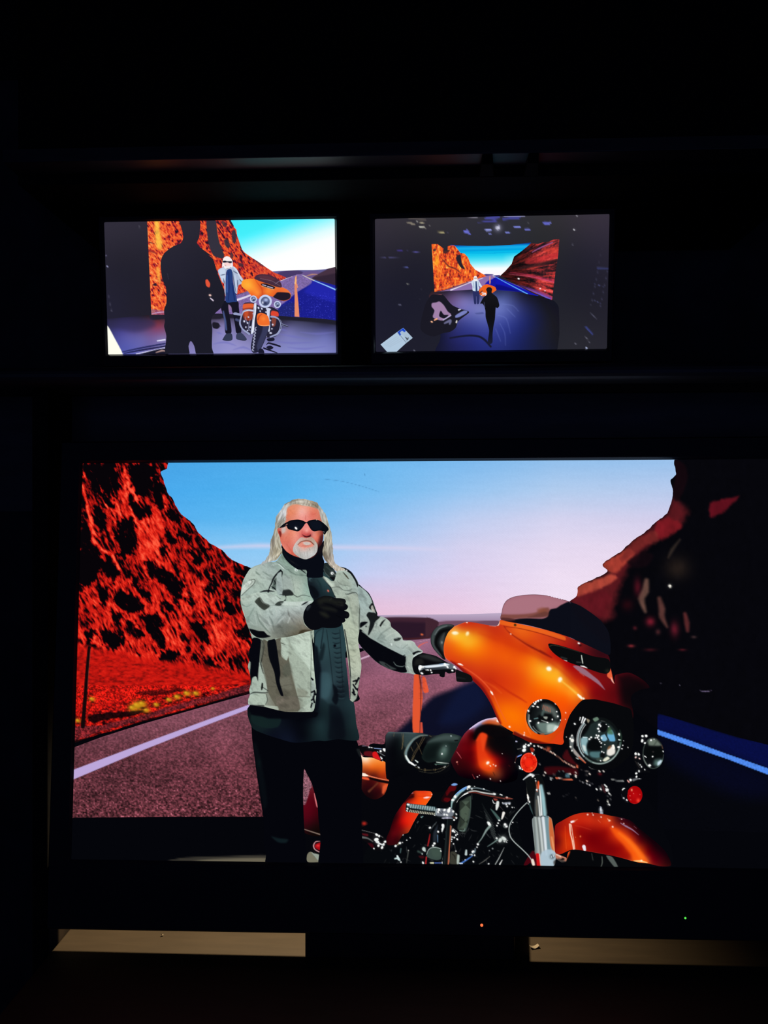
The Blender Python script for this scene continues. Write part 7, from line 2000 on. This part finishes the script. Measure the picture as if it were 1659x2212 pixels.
L.p('1400,1400 1500,1390 1510,1410 1420,1415', (70, 78, 140), f=2.5, a=.7)

L = Lay('pictured_sky', 'mr', 'J: 1080,525 1300,540 1659,545 K: 0,525 300,510 560,480 450,590 350,660 320,750 240,830 170,895 0,890 J: 1480,910 1340,830 1180,650', (0, 180, 230), h=1.2, sm=False)


def _sky3(X, Y, c):
    v = (Y - 530) + (X - 1060) * .03
    k = ramp(v, [(-2, (10, 60, 150)), (1.5, (10, 150, 220)), (5, (24, 176, 236)), (11, (0, 160, 222)), (13, (4, 186, 236)), (22, (30, 206, 240)), (32, (90, 226, 246)), (41, (170, 242, 252)), (50, (246, 254, 255)), (62, (255, 250, 252))])
    sh = np.clip((Y - 545) / 12, 0, 1) * np.clip((X - 1085) / 60, 0, 1)
    return k * (1 - .75 * sh[:, None]) + np.array([250, 254, 255]) * .75 * sh[:, None]


L.fn(_sky3)
L.l('J: 1210,628 1400,632 1659,634 K: 100,608 390,600', [3, 6, 8, 8, 4], (0, 150, 214), f=2.5, a=.6)
L = Lay('pictured_hills', 'mr', 'J: 1490,910 1540,900 1659,905 K: 20,890 180,880 150,910 0,915 J: 1540,930', (70, 60, 130), h=1.1, sm=False)

L = Lay('pictured_road', 'mr', 'J: 880,1128 1000,1110 1300,1000 1540,925 1659,905 K: 80,880 130,905 400,1015 560,1100 660,1142 560,1128 410,1092 100,1064 J: 1560,1092 1360,1100', (140, 112, 170), h=1.0, sm=False)
F('K')
L.p('110,905 140,905 660,1142 560,1130 410,1094 60,1062 -30,1060 -10,990 30,950 80,930', (20, 24, 176), f=2)
L.p('60,1000 200,1010 500,1110 300,1080 60,1062', (12, 14, 110), f=5, a=.8)
L.l('80,885 150,925 300,1005 510,1115', [4, 7, 9, 12], (104, 190, 255), f=1.3)
L.l('45,905 48,990', [7, 12], (240, 150, 110), f=1.2)
L.l('80,890 110,915', [5, 6], (230, 170, 140), f=1.2)
F('J')
L.l('1090,1106 1300,1022 1500,952', [16, 12, 6], (236, 226, 240), f=1.3)
L.l('1590,925 1592,1010', [6, 14], (240, 160, 110), f=1.2)
L.p('880,1130 1100,1070 1300,1005 1310,1015 1100,1090 900,1132', (120, 66, 80), f=2, a=.8)
L.p('1600,1000 1659,950 1659,1060 1600,1060', (20, 24, 160), f=2)

L = Lay('pictured_canyon', 'mr', 'J: 843,518 920,518 1000,578 1005,605 1048,600 1050,545 1110,532 1140,540 1190,600 1210,630 1265,640 1310,690 1340,770 1400,845 1500,900 1545,928 1300,1003 1000,1105 880,1130', (232, 92, 36), h=.9, sm=False)


def _rock3(X, Y, c):
    k = .06 + .6 * fbm(X / 3.6, Y / 8.5, 6, 3) + .42 * fbm(X / 2.0, Y / 3.4, 16, 2) + .12 * np.clip((960 - X) / 25, 0, 1) * np.clip((615 - Y) / 60, 0, 1)
    return ramp(k, [(.3, (50, 26, 34)), (.4, (130, 40, 36)), (.5, (214, 66, 38)), (.62, (244, 100, 38)), (.78, (255, 150, 56)), (.9, (255, 214, 110))])


L.fn(_rock3)
F('J')
L.l('905,680 910,760', [40, 60], (255, 176, 40), f=6, a=.7)
L.l('920,860 925,960', [30, 30], (255, 140, 40), f=5, a=.5)
L.p('1155,690 1210,650 1230,760 1270,840 1220,820 1180,760', (40, 34, 46), f=1.6)
L.p('1000,560 1040,590 1080,600 1020,640 990,620', (60, 34, 40), f=1.6, a=.9)
L.p('870,580 900,575 890,610 860,600', (60, 30, 40), f=1.6, a=.8)
L.l('990,720 1060,800 1140,830 1220,890', [14, 18, 16, 8], (90, 40, 40), f=2.5, a=.8)
L.l('890,1105 1000,1080 1150,1040 1300,1000 1450,950', [12, 10, 10, 8, 4], (250, 160, 90), f=2, a=.6)
L = Lay('pictured_canyon_shadow', 'mr', 'K: 905,440 890,640 850,900 815,1190 740,1165 600,1105 400,1010 180,892 240,830 315,745 345,655 440,585 545,500 560,490 610,495 640,500 700,480 780,470 830,445', (96, 44, 44), h=.9, sm=False)


def _rock4(X, Y, c):
    u, v = (X - 1080) / 125.0, (Y - 595)
    t = v / (18 + 74 * np.clip(u, 0, 1))
    n = fbm(X / 26 + 3, t * 12, 26, 3) * .85 + fbm(X / 3.2, t * 30, 36, 2) * .28
    k = ramp(n, [(.34, (34, 22, 28)), (.46, (84, 34, 38)), (.58, (150, 46, 48)), (.7, (206, 60, 56)), (.85, (236, 90, 84))])
    d = np.clip(u * 1.5 - .1, .35, 1)
    return k * d[:, None]


L.fn(_rock4)
F('K')
L.p('480,720 560,670 720,640 890,610 890,660 760,690 600,740 500,745', (200, 48, 52), f=4, a=.6)
L.p('700,560 800,545 890,540 890,600 740,610', (206, 60, 48), f=4, a=.5)
L.l('440,590 560,560 640,545 760,500 890,455', [20, 24, 26, 24, 20], (40, 24, 34), f=4, a=.7)
L.l('570,600 660,550 820,480', [10, 18, 14], (200, 110, 190), f=2, a=.6)
L.l('420,800 560,770 700,745 870,700', [20, 34, 40, 36], (40, 26, 30), f=4, a=.8)
L.l('300,850 500,880 700,930 850,960', [8, 24, 40, 40], (196, 50, 90), f=5, a=.55)
L.l('280,870 450,890 640,920 850,975', [4, 7, 8, 8], (214, 90, 130), f=2, a=.7)
L.l('360,1000 560,1060 700,1120 800,1165', [10, 30, 40, 36], (110, 60, 150), f=5, a=.7)
L.l('500,1050 620,1100 790,1180', [4, 12, 20], (90, 100, 230), f=2, a=.8)
L.d('402,928,13 668,1050,10 728,1076,8', (250, 246, 250), f=1.4)

L = Lay('pictured_camera_crane', 'mr', ['J: 840,1170 905,1165 990,1168 1060,1250 1110,1300 1160,1325 1220,1350 1300,1368 1322,1395 1250,1450 1180,1510 1150,1590 1080,1640 980,1660 850,1700 700,1600 760,1300'], (26, 25, 36), h=1.0, label='dark camera crane on the stage, pictured on the wide view')
F('J')
L.p('848,1275 900,1265 945,1252 1000,1300 1050,1380 1092,1420 1020,1480 960,1495 860,1455 880,1370 845,1320', (160, 128, 168), f=2)
L.p('940,1440 960,1370 1000,1420 1060,1425 1010,1470', (24, 22, 34), f=1.8)
L.l('990,1490 1090,1430', 12, (196, 186, 226), f=1.5)
L.p('1150,1430 1250,1370 1300,1370 1290,1400 1200,1450 1150,1460', (120, 128, 190), f=2)
L.l('1165,1500 1160,1520', [16, 20], (236, 230, 226), f=1.6)
L.l('1010,1530 1080,1500 1075,1540', [20, 40, 20], (104, 104, 140), f=2.5)
L.d('845,1512,14', (255, 190, 150), f=1.5)
L.l('880,1490 910,1475', [16, 20], (255, 176, 130), f=1.5)
L.l('1190,1360 1215,1350', [20, 14], (206, 206, 226), f=1.5)
L.l('905,1160 970,1162', [6, 8], (206, 120, 110), f=1.5)
L.l('1120,1300 1170,1325', [8, 6], (130, 130, 160), f=1.5)

L = Lay('pictured_card', 'mr', 'J: 190,1802 400,1645 480,1588 602,1718 500,1800 380,1910 285,1910', (168, 190, 210), h=1.0, sm=False, label='pale card with a blue tab lying on the lower edge of the wide view')
F('J')
L.p('190,1802 410,1640 520,1775 380,1910 285,1910', (180, 204, 226), f=2, a=.7)
L.p('405,1645 480,1590 515,1630 495,1645 465,1625 435,1650 455,1675 435,1690', (24, 70, 200), f=1.3, sm=False)
L.l('410,1650 470,1720 522,1782', 5, (84, 96, 110), f=1.3)
L.l('510,1710 535,1735 545,1715', [8, 12, 6], (24, 24, 30), f=1.3)
L.l('525,1745 540,1735', 7, (30, 30, 34), f=1.3)
for k in range(4):
    L.l('%d,%d %d,%d' % (240 + k * 22, 1810 - k * 4 + k * 12, 400 + k * 22, 1700 + k * 16), 3, (150, 168, 186), f=1.4, a=.7)

GS = group('pictured_person', 'mr', 'man in pale jacket, pictured tiny in the wide stage view')
L = Lay('trousers', GS, 'J: 1372,1110 1445,1110 1455,1190 1450,1275 1425,1285 1420,1190 1412,1180 1415,1280 1390,1285 1378,1200', (40, 46, 96), h=.9)
L = Lay('jacket', GS, 'J: 1350,1010 1375,975 1405,965 1440,980 1465,1020 1495,1070 1480,1082 1450,1050 1445,1115 1372,1115 1365,1055', (206, 222, 240), h=.9)
L.l('J: 1412,990 1415,1050 1418,1112', [14, 20, 24], (36, 60, 110), f=1.5)
L.l('J: 1380,1010 1385,1080', [4, 6], (110, 124, 150), f=1.5)
L.l('J: 1440,1000 1445,1060', [4, 5], (110, 124, 150), f=1.5)
L = Lay('head', GS, 'J: 1380,960 1385,935 1405,925 1425,940 1430,985 1415,992 1395,990 1380,985', (246, 240, 240), h=.8)
L.l('J: 1390,955 1420,955', 6, (60, 50, 70), f=1.2)
BS = group('pictured_motorcycle', 'mr', 'orange motorcycle, pictured tiny in the wide stage view')
L = Lay('body', BS, ['J: 1450,1110 1500,1050 1550,1032 1600,1045 1659,1070 1659,1110 1600,1160 1560,1170 1500,1185 1460,1165', 'K: -40,1020 20,1000 80,1020 125,1055 120,1075 60,1110 -20,1130'], (236, 100, 30), h=.9)
L.b('1560', 1050, 50, 18, (250, 190, 40), .9)
F('J')
L.l('1480,1130 1540,1170', [20, 24], (230, 206, 206), f=2, a=.9)
L.d('1530,1150,12 1500,1165,10 1620,1165,12 1480,1180,9', (240, 244, 255), f=1.4)
L.l('1450,1150 1490,1120', [16, 16], (120, 40, 34), f=2)
GO = group('pictured_operator', 'mr', 'black silhouette of a camera operator seen from behind in the wide stage view')
L = Lay('silhouette', GO, 'P: 1052,622 1055,620.5 1060,621 1063,625 1062,632 1066,636 1073,642 1077,652 1078.5,661 1074,666 1071,664 1070,676 1069,690 1066,705 1064,722 1063.5,740 1056,744 1054,735 1056.5,715 1053,700 1049,685 1048.5,672 1046,662 1042,656 1037,656 1040,650 1044,643 1051,637 1052,631 1050,626', (18, 18, 24), h=.8)
L.field([('J: 1600', 1150, (22, 22, 28)), (1600, 1400, (14, 14, 18)), (1600, 1650, (18, 20, 30)), (1600, 1820, (28, 32, 60))])
L.l('J: 1515,1260 1525,1330', [5, 6], (90, 100, 150), f=1.4, a=.8)

# ---------------------------------------------------------------- turn the pictures into flat meshes on the screens
M_PIC = picture_mat()
QUADS = {'tv': np.array(TVQ, float), 'ml': np.array(MLQ, float), 'mr': np.array(MRQ, float)}
STEP = 4.5e-5
DENS = 1.0


def root_of(k):
    while k in GROUPS:
        k = GROUPS[k][0]
    return k


def march(d, h, x0, y0):
    """marching squares: grid points inside, cut points on the outline, faces"""
    ny, nx = d.shape
    ins = d < 0
    vid = -np.ones((ny, nx), int)
    jj, ii = np.nonzero(ins)
    vid[jj, ii] = np.arange(len(jj))
    pts = [np.stack([x0 + ii * h, y0 + jj * h], 1)]
    nv = len(jj)
    # cut points on horizontal and vertical grid edges
    def cuts(a, b, dx, dy):
        nonlocal nv
        m = (a < 0) != (b < 0)
        J, I = np.nonzero(m)
        t = np.clip(a[J, I] / (a[J, I] - b[J, I]), .02, .98)
        ids = -np.ones(a.shape, int)
        ids[J, I] = nv + np.arange(len(J))
        nv += len(J)
        pts.append(np.stack([x0 + (I + t * dx) * h, y0 + (J + t * dy) * h], 1))
        return ids
    he = cuts(d[:, :-1], d[:, 1:], 1, 0)
    ve = cuts(d[:-1], d[1:], 0, 1)
    a, b, c, e = ins[:-1, :-1], ins[:-1, 1:], ins[1:, 1:], ins[1:, :-1]
    full = a & b & c & e
    J, I = np.nonzero(full)
    quads = np.stack([vid[J, I], vid[J + 1, I], vid[J + 1, I + 1], vid[J, I + 1]], 1)
    part = (a | b | c | e) & ~full
    polys = []
    for j, i in zip(*np.nonzero(part)):
        ring = []
        cs = ((j, i), (j + 1, i), (j + 1, i + 1), (j, i + 1))
        es = (ve[j, i], he[j + 1, i], ve[j, i + 1], he[j, i])
        for k in range(4):
            if ins[cs[k]]:
                ring.append(int(vid[cs[k]]))
            if es[k] >= 0:
                ring.append(int(es[k]))
        if len(ring) >= 3:
            polys.append(ring)
    return np.concatenate(pts), quads, polys


def to_linear(c):
    c = c / 255.0
    return np.where(c <= .04045, c / 12.92, ((c + .055) / 1.055)**2.4)


PARENTS = {}
ORDER = {'tv': 0, 'ml': 0, 'mr': 0}
PIECES = [(L, [q]) for L in LAYERS for q in L.polys]      # each separate piece of a picture is an object of its own
for L, own in PIECES:
    L.polys = own
    r = root_of(L.parent)
    D, disp = SCREENS[r]
    ORDER[r] += 1
    ydep = -.0002 - STEP * ORDER[r]
    h = L.h / DENS
    q = QUADS[r]
    b = L.bounds()
    x0, y0 = max(b[0], q[:, 0].min() - 2), max(b[1], q[:, 1].min() - 2)
    x1, y1 = min(b[2], q[:, 0].max() + 2), min(b[3], q[:, 1].max() + 2)
    nx, ny = int((x1 - x0) / h) + 2, int((y1 - y0) / h) + 2
    gx, gy = np.meshgrid(x0 + np.arange(nx) * h, y0 + np.arange(ny) * h)
    d = np.maximum(L.sdf(gx.ravel(), gy.ravel()), sdist(gx.ravel(), gy.ravel(), q)).reshape(ny, nx)
    pts, quads, polys = march(d, h, x0, y0)
    if not len(pts):
        continue
    col = to_linear(L.color(pts[:, 0].copy(), pts[:, 1].copy()))
    loc = D.from_photo(pts[:, 0], pts[:, 1], ydep)
    P3 = D.world(loc)
    # where it hangs in the tree
    is_group = L.parent in GROUPS
    if is_group and L.parent not in PARENTS:
        nm, par, lab = L.parent.split('|')[0], disp, GROUPS[L.parent][1]
    elif is_group:
        nm, par, lab = L.name, PARENTS[L.parent], L.label
    else:
        nm, par, lab = L.name, disp, L.label
    base = np.array(disp.location)
    me = bpy.data.meshes.new(nm)
    nq = len(quads)
    npoly = nq + len(polys)
    loops = np.concatenate([quads.ravel()] + [np.array(p) for p in polys]).astype(np.int32) if npoly else np.zeros(0, np.int32)
    sizes = np.concatenate([np.full(nq, 4), np.array([len(p) for p in polys], int)]).astype(np.int32)
    starts = np.concatenate([[0], np.cumsum(sizes)[:-1]]).astype(np.int32)
    me.vertices.add(len(P3))
    me.vertices.foreach_set('co', (P3 - base).astype(np.float32).ravel())
    me.loops.add(len(loops))
    me.loops.foreach_set('vertex_index', loops)
    me.polygons.add(npoly)
    me.polygons.foreach_set('loop_start', starts)
    me.polygons.foreach_set('loop_total', sizes)
    me.update(calc_edges=True)
    at = me.color_attributes.new('Col', 'FLOAT_COLOR', 'POINT')
    at.data.foreach_set('color', np.concatenate([col, np.ones((len(col), 1))], 1).astype(np.float32).ravel())
    me.materials.append(M_PIC)
    o = bpy.data.objects.new(nm, me)
    C.objects.link(o)
    o.parent = par
    if lab:
        o['label'] = lab
    if is_group and L.parent not in PARENTS:
        PARENTS[L.parent] = o

# ---------------------------------------------------------------- small things on the desk
def scrap(xi, yi, w, l, turn, label):
    """a curled scrap lying on the desk at the photo's spot"""
    k = (EYE - DZ) / ((yi - CY) / FPX)
    c = W3([(xi - CX) / FPX * k, k, 0])[0]
    v, f = [], []
    n = 7
    for i in range(n):
        t = i / (n - 1) - .5
        zz = DZ + .0012 + .004 * (t * 2)**2
        for s in (-1, 1):
            ww = w / 2 * (1 - .5 * abs(t))
            x, y = t * l, s * ww
            for up in (0, .0008):
                v.append((c[0] + x * math.cos(turn) - y * math.sin(turn), c[1] + x * math.sin(turn) + y * math.cos(turn), zz + up))
    for i in range(n - 1):
        a = i * 4
        f += [(a, a + 2, a + 6, a + 4), (a + 1, a + 5, a + 7, a + 3), (a, a + 4, a + 5, a + 1), (a + 2, a + 3, a + 7, a + 6)]
    f += [(0, 1, 3, 2), (4 * n - 4, 4 * n - 2, 4 * n - 1, 4 * n - 3)]
    o = link('paper_scrap', v, f, M_PAPER, loc=(c[0], c[1], DZ))
    return tag(o, label, 'scrap')


scrap(1154, 2048, .010, .019, .3, 'pale curled scrap lying on the lit desk beside the display pedestal')
scrap(351, 2022, .004, .006, .9, 'tiny pale crumb lying on the lit desk strip near the desk end')
